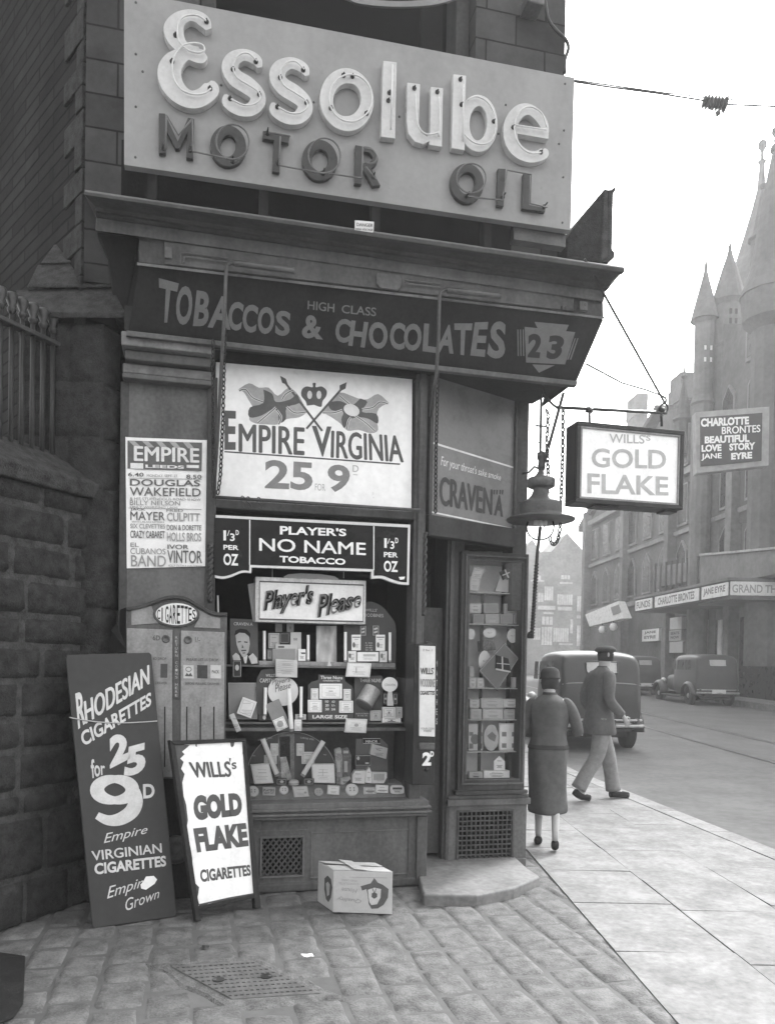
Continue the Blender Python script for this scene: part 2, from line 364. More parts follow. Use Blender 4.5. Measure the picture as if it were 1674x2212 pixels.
# setts laid square to the shopfront: local frame u along the shop, q towards the street
use('w6')
MH = [ground(*p) for p in ((368, 362), (545, 350), (692, 420), (500, 433))]
def F_uv(p): return (p-F.O).dot(F.t), (p-F.O).dot(F.n)
mu = [F_uv(p) for p in MH]
def inpoly(x, y, P):
    c = False
    for i in range(len(P)):
        x1, y1 = P[i]; x2, y2 = P[i-1]
        if (y1 > y) != (y2 > y) and x < (x2-x1)*(y-y1)/(y2-y1)+x1: c = not c
    return c
cxm = sum(p[0] for p in mu)/4; cym = sum(p[1] for p in mu)/4
patch = [(cxm+(p[0]-cxm)*1.42, cym+(p[1]-cym)*1.32) for p in mu]
def sett(mb, a, b, c, d, z, i):
    G = 7; H = 7; vs = []; vv = []; tx, ty = rnd.uniform(-.0035, .0035), rnd.uniform(-.0035, .0035); s1 = rnd.uniform(0, 99)
    ja = [rnd.uniform(-.007, .007) for _ in range(4)]
    for j in range(H):
        for k in range(G):
            p, q = k/(G-1)*2-1, j/(H-1)*2-1
            g = lambda t: math.copysign(abs(t)**.55, t)
            P_, Q_ = g(p), g(q)
            ex = 1-abs(P_)**9; ey = 1-abs(Q_)**9
            uu = a+(b-a)*(P_+1)/2+ja[0]*Q_+ja[1]*Q_*Q_; qq = c+(d-c)*(Q_+1)/2+ja[2]*P_+ja[3]*P_*P_
            rr = 1-.022*(P_*P_*Q_*Q_)
            um, qm = (a+b)/2, (c+d)/2; uu = um+(uu-um)*rr; qq = qm+(qq-qm)*rr
            z_ = z-.012+.0135*min(ex, ey)**.3+tx*P_+ty*Q_+.0022*sin(uu*41+s1)*cos(qq*37+s1)
            pw = F.W(uu, z_, qq); lim = XB-.006+sx(pw.y)
            if pw.x > lim: pw.x = lim; pw.z = min(pw.z, -.008)
            vs.append(pw); vv.append((uu, qq))
    mb.add(vs, [(j*G+k, j*G+k+1, (j+1)*G+k+1, (j+1)*G+k) for j in range(H-1) for k in range(G-1)], vv)
def skip(u, q):
    p = F.W(u, 0, q)
    return p.x > XB+.07+sx(p.y) or inpoly(u, q, patch) or p.y < 1.6 or p.x < -4.5
slabs(-5.2, 3.4, -.9, 4.6, .2, .27, -.003, .0015, .004, sett, skip).build('sett_paving', mat(.125, 'sett'), kind='structure', smooth=True)
EDG = MB()      # narrow edging course of setts against the flags
# cement patch round the coal plate
rp_ = [(cxm+(p[0]-cxm)*f_, cym+(p[1]-cym)*g_) for p, f_, g_ in zip([((1-t)*mu[i][0]+t*mu[(i+1) % 4][0], (1-t)*mu[i][1]+t*mu[(i+1) % 4][1]) for i in range(4) for t in (0, .25, .5, .75)], [1.5, 1.42, 1.55, 1.4]*4, [1.45, 1.3, 1.4, 1.5]*4)]
mb = MB(); vs = [F.W(p[0], -.012, p[1]) for p in rp_]+[F.W(cxm+(p[0]-cxm)*.9, .001, cym+(p[1]-cym)*.9) for p in rp_]; k = len(rp_)
mb.add(vs+[F.W(cxm, .003, cym)], [(i, (i+1) % k, (i+1) % k+k, i+k) for i in range(k)]+[(i+k, (i+1) % k+k, 2*k) for i in range(k)]); mb.build('cement_patch', mat(.13, 'stone'), kind='structure')
cm = sum((F_uv(p)[0] for p in MH))/4
t = thing('coal_plate', F.W(cxm, 0, cym), 'studded iron coal hole plate set in cement among the setts', 'manhole cover')
mb = MB(); v4 = [V((p.x, p.y, .007)) for p in MH]; lo_ = [V((p.x, p.y, -.02)) for p in MH]
mb.add(v4+lo_, [(0, 3, 2, 1), (0, 1, 5, 4), (1, 2, 6, 5), (2, 3, 7, 6), (3, 0, 4, 7)]); mb.build('plate', mat(.13, 'metal'), t, bev=.003)
mb = MB(); mb2 = MB()
def bil(P_, a, b): return (P_[0]*(1-a)+P_[1]*a)*(1-b)+(P_[3]*(1-a)+P_[2]*a)*b
for i in range(15):
    for j in range(9):
        if abs(j-4) < 1 and i in (3, 11): continue
        c = bil(v4, (i+.7)/15.4, (j+.7)/9.4); mb.box(WF.shift(c.x, 0, -c.y), -.007, .007, .006, .0115, -.007, .007)
mb.build('studs', mat(.12, 'metal'), t)
for s_, nm in ((.22, 0), (.78, 1)):
    c = bil(v4, s_, .5); MB().lathe(c+V((0, 0, .001)), [(.028, 0), (.028, .003)], 16).build('lifting_hole', mat(.03, 'metal'), t)
use('D')
tag(MB().add([ground(0, 2058, .03), ground(55, 2066, .02), ground(50, 2170, .012), ground(30, 2200, .01), ground(0, 2212, .03), ground(-60, 2180, .05), ground(-60, 2080, .06)]+[ground(x, y, -.01) for x, y in ((0, 2058), (55, 2066), (50, 2170), (30, 2200), (0, 2212), (-60, 2180), (-60, 2080))], [(0, 6, 5, 4, 3, 2, 1)]+[(i, (i+1) % 7, (i+1) % 7+7, i+7) for i in range(7)]).build('rubber_mat', mat(.02, 'tyre'), bev=.006), 'black worn slab edge lying on the setts at the lower left corner', 'mat')

# ------------------------------------------------------------------ the stone boundary wall on the left, blocks laid in courses
g0 = ground(0, 2012); g1 = ground(190, 1947)
LW = Frame((g0.x, g0.y, 0), (g1-g0)); ul = lambda x, y, n=0.0: LW.uz(x, y, n)[0]
ztop = 2.42; U0 = -.9; U1 = ul(262, 1600)
t = thing('boundary_wall', LW.W(.3, 0, 0), 'dark sooty coursed stone wall with a sloped coping on the left', 'wall')
core = MB().box(LW, U0, U1, -.1, ztop-.01, -.5, -.012); core.build('core', mat(.06, 'stone'), t)
rows = []
for yy in (1947, 1860, 1738, 1690, 1608, 1545, 1470, 1400, 1340, 1265, 1195, 1120): rows.append(max(0, LW.uz(190, yy)[1]))
rows[0] = -.02; rows = rows[:1]+[(r_) for r_ in rows[1:]]+[ztop]
def rough_block(mb, Fr, u0, u1, z0, z1, n0, n1, rr, k=6):
    """block with a pillowed, broken face"""
    vs = []; ph = rnd.uniform(0, 50); G = max(3, int((u1-u0)/.028)); H = max(3, int((z1-z0)/.028)); uvs = []
    for j in range(H+1):
        for i in range(G+1):
            a, b = i/G*2-1, j/H*2-1; e = min(1-abs(a)**24, 1-abs(b)**16)
            u = u0+(u1-u0)*(a+1)/2; z = z0+(z1-z0)*(b+1)/2
            nn = n0+(n1-n0)*max(0, e)**.5+rr*(sin(u*23+ph)*cos(z*29+ph*1.3)+.6*sin(u*57+z*41+ph)+rnd.uniform(-.5, .5))*(1 if 0 < i < G and 0 < j < H else 0)
            vs.append(Fr.W(u, z, nn)); uvs.append((u, z))
    mb.add(vs, [(j*(G+1)+i, j*(G+1)+i+1, (j+1)*(G+1)+i+1, (j+1)*(G+1)+i) for j in range(H) for i in range(G)], uvs)
mb = MB()
for i in range(len(rows)-1):
    u = U0-rnd.uniform(0, .3); z0, z1 = rows[i]+.005, rows[i+1]-.005
    while u < U1:
        ll = rnd.uniform(.3, .62)
        if U1-(u+ll) < .18: ll = U1-u
        rough_block(mb, LW, u+.0055, u+ll-.0055, z0, z1, -.03, rnd.uniform(.004, .026), .0065); u += ll
mb.build('stonework', mat(.036, 'stone'), t, smooth=True)
use('w4')
zc = LW.uz(190, 1700, .02)[1]
mb = MB().profile(LW, U0, U1-.02, [(ztop-.03, .05), (ztop+.05, .07), (zc+.13, -.2), (ztop+.1, -.5), (ztop-.03, -.5)], 0, 0); mb.build('coping', mat(.05, 'stone'), t, bev=.01)
# buttress between wall and shop
BT = Frame(at(150, 1400, 4.62), (1, .02, 0)); BT = Frame((BT.O.x, BT.O.y, 0), (1, .02, 0))
t = thing('buttress', BT.W(.05, 0, 0), 'dark stone buttress with stepped weathered cap beside the shop pilaster', 'buttress')
mb = MB(); zt_ = BT.uz(250, 1185)[1]; ub0, ub1, ub2 = BT.uz(60, 1300)[0], BT.uz(378, 1300)[0], BT.uz(446, 1300, -.12)[0]
BT2 = Frame(BT.W(ub1, 0, 0), BT.W(ub2, 0, -.16)-BT.W(ub1, 0, 0)); w2_ = (BT.W(ub2, 0, -.16)-BT.W(ub1, 0, 0)).length
MB().prism(Frame(BT.O, BT.t), [(ub0, 0), (ub1, 0), (ub1, zt_), (ub0, zt_)], -.6, -.02).build('core', mat(.04, 'stone'), t)
zz_ = [0, .35, .7, 1.05, 1.4, 1.75, BT.uz(300, 1800)[1], BT.uz(300, 1605)[1], BT.uz(300, 1403)[1], zt_]
for i in range(len(zz_)-1):
    us = [ub0, ub0+.18, ub1-(.3 if i % 2 else .2), ub1]
    for a, b in zip(us, us[1:]): rough_block(mb, BT, a+.003, b-.003, zz_[i]+.003, zz_[i+1]-.003, -.02, 0, .002)
    rough_block(mb, BT2, .003, w2_, zz_[i]+.003, zz_[i+1]-.003, -.02, 0, .002)
mb.build('stonework', mat(.036, 'stone'), t, smooth=True)
mb = MB()
loft(mb, BT, [((60, 1170), (470, 1172), .05), ((60, 1150), (462, 1150), .06), ((60, 1068), (415, 1060), -.13), ((60, 1068), (415, 1060), -.6), ((60, 1170), (470, 1172), -.6)])
loft(mb, BT, [((100, 1060), (420, 1058), -.10), ((100, 1052), (412, 1050), -.10), ((140, 975), (350, 962), -.27), ((140, 975), (350, 962), -.6), ((100, 1060), (420, 1058), -.6)])
loft(mb, BT, [((150, 972), (352, 966), -.25), ((150, 966), (350, 958), -.25), ((200, 900), (330, 905), -.42), ((200, 900), (330, 905), -.62), ((150, 972), (350, 966), -.62)])
mb.build('cap', mat(.05, 'stone'), t, bev=.006)
# iron railing on the coping
t = thing('iron_railing', LW.W(.1, ztop, -.15), 'iron railing with round bars and blunt heads on the stone coping', 'railing')
nr = -.16; mb = MB()
a = LW.uz(0, 1175, nr); b = LW.uz(240, 1285, nr); z_ = (a[1]+b[1])/2
mb.box(LW, U0, b[0], z_-.012, z_+.012, nr-.03, nr+.03); mb.build('top_rail', mat(.06, 'metal'), t, bev=.004)
du = LW.uz(77, 1400, nr)[0]-LW.uz(37, 1400, nr)[0]; ur = LW.uz(194, 1400, nr)[0]
for i in range(14):
    u = ur-i*du
    if u < U0+.02: break
    MB().tube([LW.W(u, ztop, nr), LW.W(u, z_+.06, nr)], .0135, 10).build('bar', mat(.035, 'metal'), t, smooth=True)
    MB().lathe(LW.W(u, z_+.055, nr), [(.014, 0), (.024, .02), (.026, .03), (.016, .04), (.03, .075), (.034, .1), (.026, .115), (.01, .12)], 10).build('bar_head', mat(.06, 'metal'), t, smooth=True)

# ------------------------------------------------------------------ corner building
use('D')
uL = U(184, 300); uR = U(1221, 60); zC = ZZ(750, 520, .1); ZT = 9.5
t = thing('corner_building', F.W(.5, 0, -.5), 'sooty stone corner building that holds the tobacco shop', 'building')
mb = MB(); ow0, ow1 = U(430, 60), U(1028, 60)
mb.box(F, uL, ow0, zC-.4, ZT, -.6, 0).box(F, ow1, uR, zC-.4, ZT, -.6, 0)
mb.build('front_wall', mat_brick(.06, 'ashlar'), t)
mb = MB(); mb.box(F, ow0, ow1, zC-.4, ZZ(750, 480), -.6, -.03); mb.build('window_apron', mat(.012, 'stone'), t)  # near-black colour holds the shade and soot on the stone below the sign
SD = V((-.03, 1, 0))
SR = Frame(F.W(uR, 0, -.6), SD); lenR = 26
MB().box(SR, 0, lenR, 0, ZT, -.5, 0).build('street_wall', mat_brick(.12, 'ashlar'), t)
SL = Frame(F.W(uL, 0, -.02), (-.69, .72, 0))       # oblique side wall seen above the railing
MB().box(SL.shift(), 0, 9, 0, ZT, 0, .45) if False else None
SLn = Frame(F.W(uL, 0, -.02)+V((-.69, .72, 0)).normalized()*9, (.69, -.72, 0))
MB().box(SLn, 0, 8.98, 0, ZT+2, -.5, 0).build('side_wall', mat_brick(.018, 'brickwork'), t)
mb = MB()                                          # irregular quoins of the side wall
z_ = 2.9; i = 0
while z_ < ZT:
    h_ = rnd.uniform(.13, .2); ln = .1 if i % 2 else .28
    mb.box(SLn, 8.98-ln, 8.985, z_+.004, z_+h_-.004, -.02, .012+rnd.uniform(0, .01)); z_ += h_; i += 1
mb.build('quoin', mat(.036, 'stone'), t, bev=.006)
# upper window
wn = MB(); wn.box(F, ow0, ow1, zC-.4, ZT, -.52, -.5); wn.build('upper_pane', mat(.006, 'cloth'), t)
MB().box(F, ow1-.1, ow1-.002, zC, ZT, -.35, -.12).box(F, ow0+.002, ow0+.1, zC, ZT, -.35, -.12).build('upper_window_frame', mat(.06, 'paint'), t, bev=.01)
MB().box(F, ow1-.26, ow1-.104, zC, ZT, -.48, -.42).build('curtain', mat(.02, 'cloth'), t)
use('z2')
a_ = [F.uz(x, y, .12) for x, y in smoothpath([(-150, -60), (-60, -22), (0, 0), (150, 16), (300, 14), (430, -4), (560, -50)], 5)]
mb = MB(); ribbon(mb, F, [(p[0], p[1]+.0, .035) for p in a_], .105, .12); mb.build('arched_sign_edge', mat(.2, 'board'), t)
# downpipe and cable at the corner
mb = MB(); mb.tube([F.W(*F.uz(x, y, .05), .05) for x, y in smoothpath([(960, -60), (970, 20), (985, 100), (1030, 160), (1075, 205), (1090, 250), (1072, 310), (1070, 380)], 5)], .012, 8); mb.build('cable', mat(.04, 'metal'), t, smooth=True)
mb = MB(); mb.pbox(F, 880, -60, 965, 22, 0, .14); mb.build('cable_box', mat(.1, 'metal'), t, bev=.008)
# roof slab and inner floors to keep it a solid body
MB().box(F, uL+.05, uR-.05, ZT, ZT+.2, -8, .1).build('roof', mat(.08, 'stone'), t)
MB().box(F, uL+.3, uR-.02, 2.45, 2.6, -4, -.62).build('floor_slab', mat(.1, 'paint'), t)
use('D')
# ------------------------------------------------------------------ shopfront joinery
SH = thing('shopfront', F.W(.3, 0, .1), 'dark painted timber tobacconist shopfront with moulded cornice and lettered fascia', 'shopfront')
PT = lambda v: mat(v*.7, 'paint')
mb = MB()       # cornice
loft(mb, F, [((181, 413), (1350, 579), .64), ((181, 420), (1349, 588), .64), ((192, 424), (1343, 592), .62), ((204, 433), (1333, 597), .57), ((206, 446), (1322, 608), .51), ((207, 455), (1319, 614), .50),
             ((207, 459), (1317, 618), .48), ((208, 466), (1313, 625), .465), ((208, 470), (1309, 629), .45), ((200, 380), (1330, 560), -.02) if False else ((208, 470), (1309, 629), -.02), ((181, 413), (1350, 579), -.02)])
cn = mb.build('cornice', PT(.08), SH, bev=.003)
mb = MB(); loft(mb, F, [((208, 469), (1307, 628), .455), ((206, 497), (1304, 651), .45), ((206, 497), (1304, 651), -.02), ((208, 469), (1307, 628), -.02)]); mb.build('cornice_band', PT(.16), SH, bev=.004)
mb = MB(); loft(mb, F, [((183, 411), (1348, 577), .6), ((183, 409), (1348, 575), .0), ((183, 418), (1348, 580), 0), ((183, 418), (1348, 584), .6)]); mb.build('cornice_lead', PT(.2), SH)
mb = MB(); loft(mb, F, [((300, 492), (1302, 640), .425), ((300, 566), (1303, 684), .41), ((300, 566), (1303, 684), -.02), ((300, 492), (1302, 640), -.02)]); mb.build('blind_box', PT(.11), SH, bev=.003)
mb = MB(); loft(mb, F, [((355, 521), (1240, 633), .44), ((356, 570), (1238, 672), .425), ((356, 570), (1238, 672), .40), ((355, 521), (1240, 633), .40)])
bx = mb.build('blind_lath', PT(.15), SH, bev=.004)
mb = MB(); use('v5')
for q_ in (((448, 240), (452, 200), (475, 180), (715, 212)), ((465, 235), (470, 215), (490, 203), (715, 232))):
    mb.tube([F.W(*F.uz(x, y, .447), .447) for x, y in smoothpath(q_, 4)], .004, 6)
use('z2')
mb.tube([F.W(*F.uz(x, y, .447), .447) for x, y in ((235, 1462), (415, 1484), (420, 1500), (235, 1478))], .0035, 6, True)
mb.pprism(F, [(92, 1425), (205, 1438), (218, 1460), (212, 1500), (195, 1515), (105, 1502), (88, 1480), (86, 1445)], .43, .452)
mb.pprism(F, [(1150, 1572), (1190, 1577), (1190, 1622), (1150, 1617)], .42, .447)
use('v5'); mb.pprism(F, [(362, 145), (400, 148), (402, 210), (362, 206)], .42, .45)
use('z2')
for x, y in ((1062, 1606), (755, 1484), (1045, 1527), (1172, 1597)):
    mb.lathe(F.W(*F.uz(x, y, .43), .43), [(.016, 0), (.016, .012), (.008, .02)], 12, F.n)
mb.build('blind_fittings', PT(.17), SH, smooth=False)
use('D')
mb = MB(); loft(mb, F, [((296, 566), (1306, 684), .43), ((296, 572), (1306, 689), .43), ((296, 572), (1306, 689), -.02), ((296, 566), (1306, 684), -.02)]); mb.build('fascia_bead', PT(.2), SH)
# canted fascia
TL, TR_, BR_, BL = [F.W(*F.uz(x, y, n), n) for x, y, n in ((300, 572, .40), (1303, 690, .40), (1245, 824, .2), (278, 715, .2))]
FS = Frame(BL, BR_-BL, TL-BL)
mb = MB(); mb.prism(FS, [FS.uz(x, y) for x, y in ((300, 572), (1303, 690), (1245, 824), (278, 715))], -.03, 0)
mb2 = MB(); mb2.prism(F, [F.uz(*p) for p in ((300, 560), (1180, 680), (1180, 810), (272, 715))], -.02, .1)
fa = mb.build('fascia', PT(.035), SH); mb2.build('fascia_backing', PT(.03), SH)
mb = MB(); mb.add([TR_, BR_, F.W(*F.uz(1245, 824, .2), -.35), F.W(*F.uz(1303, 690, .40), -.35)], [(0, 1, 2, 3)]); mb.build('fascia_end', PT(.04), SH)
lt = MB(); use('v5')
for ch, q in (('T', ((328, 322), (440, 352), (398, 572), (336, 570))), ('O', ((432, 366), (522, 366), (508, 585), (418, 583))), ('B', ((540, 390), (622, 402), (600, 592), (518, 590))),
              ('A', ((650, 415), (718, 432), (728, 612), (600, 597))), ('C', ((722, 448), (805, 460), (785, 618), (712, 612))), ('C', ((800, 463), (886, 476), (868, 630), (792, 622))),
              ('O', ((885, 478), (978, 488), (965, 636), (876, 634))), ('S', ((985, 498), (1068, 512), (1055, 650), (975, 640))), ('&', ((1140, 522), (1235, 540), (1245, 668), (1122, 655))),
              ('C', ((1320, 543), (1402, 555), (1388, 686), (1308, 680)))):
    text(lt, ch, FS, .002, q, off=.035)
use('z2')
for ch, q in (('H', ((-46, 1674), (44, 1684), (24, 1818), (-62, 1806))), ('O', ((45, 1678), (148, 1688), (140, 1830), (46, 1818))), ('C', ((160, 1680), (238, 1690), (232, 1832), (152, 1822))),
              ('O', ((232, 1690), (325, 1692), (318, 1836), (226, 1832))), ('L', ((335, 1690), (410, 1696), (402, 1846), (326, 1836))), ('A', ((440, 1695), (492, 1700), (488, 1850), (396, 1840))),
              ('T', ((492, 1690), (588, 1690), (570, 1862), (498, 1850))), ('E', ((600, 1685), (672, 1682), (652, 1866), (576, 1858))), ('S', ((690, 1676), (766, 1682), (756, 1880), (660, 1868)))):
    text(lt, ch, FS, .002, q, off=.035)
text(lt, 'HIGH', FS, .002, ((-273, 1570), (-133, 1587), (-135, 1633), (-275, 1616)), off=.012)
text(lt, 'CLASS', FS, .002, ((-95, 1592), (85, 1608), (83, 1654), (-97, 1636)), off=.012)
for k_ in (0, 14, 28):
    poly(lt, FS, .002, ((822+k_, 1722), (828+k_, 1722), (830+k_, 1862), (824+k_, 1860)))
    poly(lt, FS, .002, ((1108+k_, 1768), (1114+k_, 1768), (1076+k_, 1880), (1068+k_, 1880)))
poly(lt, FS, .0018, ((860, 1708), (1125, 1736), (1072, 1905), (868, 1895)))
poly(lt, FS, .0018, ((912, 1682), (1092, 1698), (1076, 1733), (928, 1716)))
use('z4'); poly(lt, FS, .0018, ((590, 108), (690, 112), (620, 145))); poly(lt, FS, .0018, ((555, -40), (745, -12), (700, 100), (562, 90))) if False else None
use('z2')
lt.build('lettering', mat(.165, 'ink'), fa)
l2 = MB(); text(l2, '2', FS, .0035, ((880, 1742), (958, 1748), (938, 1872), (876, 1868)), off=.05); text(l2, '3', FS, .0035, ((990, 1750), (1078, 1758), (1042, 1880), (972, 1876)), off=.05)
l2.build('number', mat(.04, 'ink'), fa)
use('D')
mb = MB(); loft(mb, F, [((273, 713), (1247, 823), .235), ((273, 724), (1246, 833), .235), ((273, 728), (1240, 838), .20), ((273, 728), (1240, 838), .1), ((273, 713), (1247, 823), .1)]); mb.build('fascia_moulding', PT(.15), SH, bev=.003)
# soffit and head of the window
zS = ZZ(905, 795, .1); uS = U(1243, 826, .2)
mb = MB(); uP = K.uz(1137, 1200)[0]; uC0 = U(925, 900)
mb.prism(Frame(F.W(0, 0, 0), F.t, Z), [(0, 0)], 0, 0) if False else None
sof = [F.W(U(275, 715), zS, .2), F.W(uS, zS, .2), F.W(uP+.03, zS, NK-.02), F.W(U(275, 715), zS, NK-.02)]
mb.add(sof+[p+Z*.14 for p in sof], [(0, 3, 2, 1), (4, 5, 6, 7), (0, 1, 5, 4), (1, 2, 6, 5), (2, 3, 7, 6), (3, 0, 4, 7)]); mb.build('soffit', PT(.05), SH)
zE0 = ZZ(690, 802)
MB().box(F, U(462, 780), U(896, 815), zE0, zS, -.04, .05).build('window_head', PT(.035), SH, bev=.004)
# left pilaster
uA, uB = U(270, 1000, .05), U(450, 1000, .05)
zp = lambda y: ZZ(360, y, .1)
mb = MB().box(F, uA+.015, uB, 0, zp(812), -.3, .045); mb.build('pilaster', PT(.165), SH, bev=.004)
for (a, b, n_, v_, e_) in ((738, 768, .2, .26, .0), (770, 790, .15, .14, .015), (792, 813, .1, .22, .0), (815, 826, .12, .17, .0)):
    MB().box(F, uA-.015+e_, uB+.02-e_, zp(b), zp(a), -.05, n_).build('capital_moulding', PT(v_), SH, bev=.008)
MB().box(F, uA-.03, uA+.02, 0, zp(826), -.1, .048).build('pilaster_edge', PT(.1), SH, bev=.006)
MB().box(F, uB-.01, uB+.05, 0, zp(800), -.1, .07).build('pilaster_edge', PT(.09), SH, bev=.006)
# console left of the fascia, its colour darkened for the soffit's shadow
mb = MB(); mb.pprism(F, ((208, 500), (300, 512), (290, 575), (272, 700), (250, 690), (232, 560)), -.05, .05); mb.build('console', PT(.03), SH, bev=.01)
# posts
uW1 = U(893, 1200, .06); uW2 = U(918, 1200, .06)
zT = ZZ(905, 815)
MB().box(F, uW1, uW2, 0, zT, -.1, .06).box(F, uW1+.02, uW2-.02, ZZ(905, 1690), zT, .05, .085).build('window_post', PT(.13), SH, bev=.006)
mb = MB(); pts = []        # roped colonnette on the window post and on the pilaster edge
for (x_, y0_, y1_, n_) in ((918, 1150, 1330, .075), (455, 1175, 1300, .085)):
    a = F.uz(x_, y0_, n_); b = F.uz(x_, y1_, n_); k_ = 60
    for ph in (0, pi):
        mb.tube([F.W(a[0]+.009*cos(i*.55+ph), a[1]+(b[1]-a[1])*i/k_, n_+.009*sin(i*.55+ph)) for i in range(k_+1)], .009, 6)
mb.build('rope_moulding', PT(.09), SH, smooth=True)
# transom rail between the big panel and the name board
r0 = F.rect(452, 1076, 900, 1093, .06); MB().box(F, uB+.04, uW1+.002, ZZ(690, 1114), ZZ(690, 1096), -.05, .06).build('transom_rail', PT(.1), SH, bev=.006)
# window sill and stallriser
zs = lambda y, n=.05: ZZ(740, y, n)
uE = U(921, 1745, .12)
mb = MB()
for a, b, n_ in ((1734, 1746, .13), (1746, 1752, .145), (1752, 1757, .12), (1757, 1762, .15), (1762, 1768, .125)):
    mb.box(F, uB, uE+(n_-.12), zs(b, n_), zs(a, n_), -.1, n_)
mb.build('window_sill', PT(.16), SH, bev=.004)
zr_ = zs(1769, .07); zk = zs(1902, .06)
g = F.rect(566, 1812, 652, 1890, .05)
mb = MB()
mb.box(F, uB, g[0]-.004, zk, zr_, -.05, .05).box(F, g[0]-.003, g[1]+.003, zk, g[2], -.05, .05).box(F, g[0]-.003, g[1]+.003, g[3], zr_, -.05, .05).box(F, g[1]+.004, uE-.05, zk, zr_, -.05, .05)
st = mb.build('stallriser', PT(.15), SH)
MB().box(F, uB, uE-.03, 0, zk, -.05, .075).build('plinth', PT(.12), SH, bev=.012)
mb = MB(); p = F.rect(672, 1798, 895, 1888, .05)          # raised mouldings round the sunk panels
def frame_bars(mb, F, r_, w_, n0, n1):
    mb.box(F, r_[0], r_[1], r_[3]-w_, r_[3], n0, n1).box(F, r_[0], r_[1], r_[2], r_[2]+w_, n0, n1).box(F, r_[0], r_[0]+w_, r_[2]+w_+.0005, r_[3]-w_-.0005, n0, n1).box(F, r_[1]-w_, r_[1], r_[2]+w_+.0005, r_[3]-w_-.0005, n0, n1)
frame_bars(mb, F, p, .008, .045, .058)
p2 = F.rect(520, 1796, 664, 1900, .05); mb.box(F, p2[0], p2[1], p2[3]-.008, p2[3], .045, .058); frame_bars(mb, F, (g[0]-.012, g[1]+.012, g[2]-.012, g[3]+.012), .012, .045, .062)
mb.build('panel_moulding', PT(.18), SH, bev=.002)
MB().box(F, uE-.05, uE+.02, 0, zr_, -.25, .085).build('corner_post', PT(.13), SH, bev=.006)
vg = thing('ventilator_grille', F.W((g[0]+g[1])/2, g[2], .04), 'cast grille with a diamond mesh beneath the shop window', 'grille')
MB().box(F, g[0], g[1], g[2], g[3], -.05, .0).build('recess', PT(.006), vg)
mb = MB(); W_, H_ = g[1]-g[0], g[3]-g[2]; nx = 7; st_ = W_/nx; 
k = -12
def clipseg(a, b, r_):
    (x0, y0), (x1, y1) = a, b; t0, t1 = 0, 1; dx, dy = x1-x0, y1-y0
    for p_, q_ in ((-dx, x0-r_[0]), (dx, r_[1]-x0), (-dy, y0-r_[2]), (dy, r_[3]-y0)):
        if p_ == 0:
            if q_ < 0: return None
        else:
            t = q_/p_
            if p_ < 0: t0 = max(t0, t)
            else: t1 = min(t1, t)
    return ((x0+t0*dx, y0+t0*dy), (x0+t1*dx, y0+t1*dy)) if t0 < t1 else None
for s_ in (1, -1):
    for i in range(-14, 28):
        u = g[0]+i*st_/1.0
        c = clipseg((u, g[2]), (u+s_*H_/1.25, g[3]), g)
        if c:
            ribbon(mb, F, [(c[0][0], c[0][1], .009), (c[1][0], c[1][1], .009)], .03+(s_*.0008), .042+(s_*.0008))
            
mb.build('mesh', PT(.12), vg)
# ------------------------------------------------------------------ right hand pier under the show case
zk0 = lambda y: K.uz(1050, y)[1]
uk0, uk1 = K.uz(966, 1750)[0], K.uz(1135, 1750)[0]
gk = K.rect(991, 1755, 1104, 1855, .02)
mb = MB(); zt1 = zk0(1738)
mb.box(K, uk0, gk[0]-.003, .0, zt1, -.3, .02).box(K, gk[1]+.003, uk1, 0, zt1, -.3, .02).box(K, gk[0]-.002, gk[1]+.002, 0, gk[2], -.3, .02).box(K, gk[0]-.002, gk[1]+.002, gk[3], zt1, -.3, .02)
mb.build('pier_base', PT(.17), SH)
mb = MB().box(K, uk0-.015, uk1+.02, zt1, zk0(1724), -.3, .05).box(K, uk0-.005, uk1+.01, zk0(1724), zk0(1716), -.3, .035); mb.build('pier_sill', PT(.15), SH, bev=.005)
MB().box(K, uk0+.01, uk1-.005, 0, .06, .02, .05).build('pier_plinth', PT(.15), SH, bev=.012)
vg = thing('ventilator_grille', K.W((gk[0]+gk[1])/2, gk[2], .02), 'cast square mesh grille beneath the narrow show case', 'grille')
MB().box(K, gk[0], gk[1], gk[2], gk[3], -.1, -.04).build('recess', PT(.006), vg)
mb = MB(); nc, nr_ = 12, 10
for i in range(nc+1):
    u = gk[0]+(gk[1]-gk[0])*i/nc; mb.box(K, u-.004, u+.004, gk[2], gk[3], .0, .014)
for i in range(nr_+1):
    z_ = gk[2]+(gk[3]-gk[2])*i/nr_; mb.box(K, gk[0], gk[1], z_-.004, z_+.004, .002, .018)
frame_bars(mb, K, (gk[0]-.014, gk[1]+.014, gk[2]-.014, gk[3]+.014), .012, .015, .032)
mb.build('mesh', PT(.12), vg)
uc0, uc1 = K.uz(962, 1400)[0], K.uz(1000, 1400)[0]
zC1 = K.uz(1050, 1165)[1]
MB().box(K, uc0, uc1, 0, zS, -.3, .0).box(K, uc0+.02, uc0+.05, 0, zC1, 0, .02).build('door_pilaster', PT(.12), SH, bev=.006)
uq0, uq1 = K.uz(1106, 1200)[0], K.uz(1137, 1200)[0]
MB().box(K, uq0, uq1, zC1-.5, zS, -.2, .0).build('corner_pillar', PT(.11), SH, bev=.006)
MB().box(K, uc1, uq0, zC1-.05, zC1+.16, -.2, -.01).build('case_head', PT(.1), SH, bev=.006)
MB().box(K, uc0+.03, uq1-.01, 0, zS, -.5, -.31).build('pier_wall', PT(.1), SH)
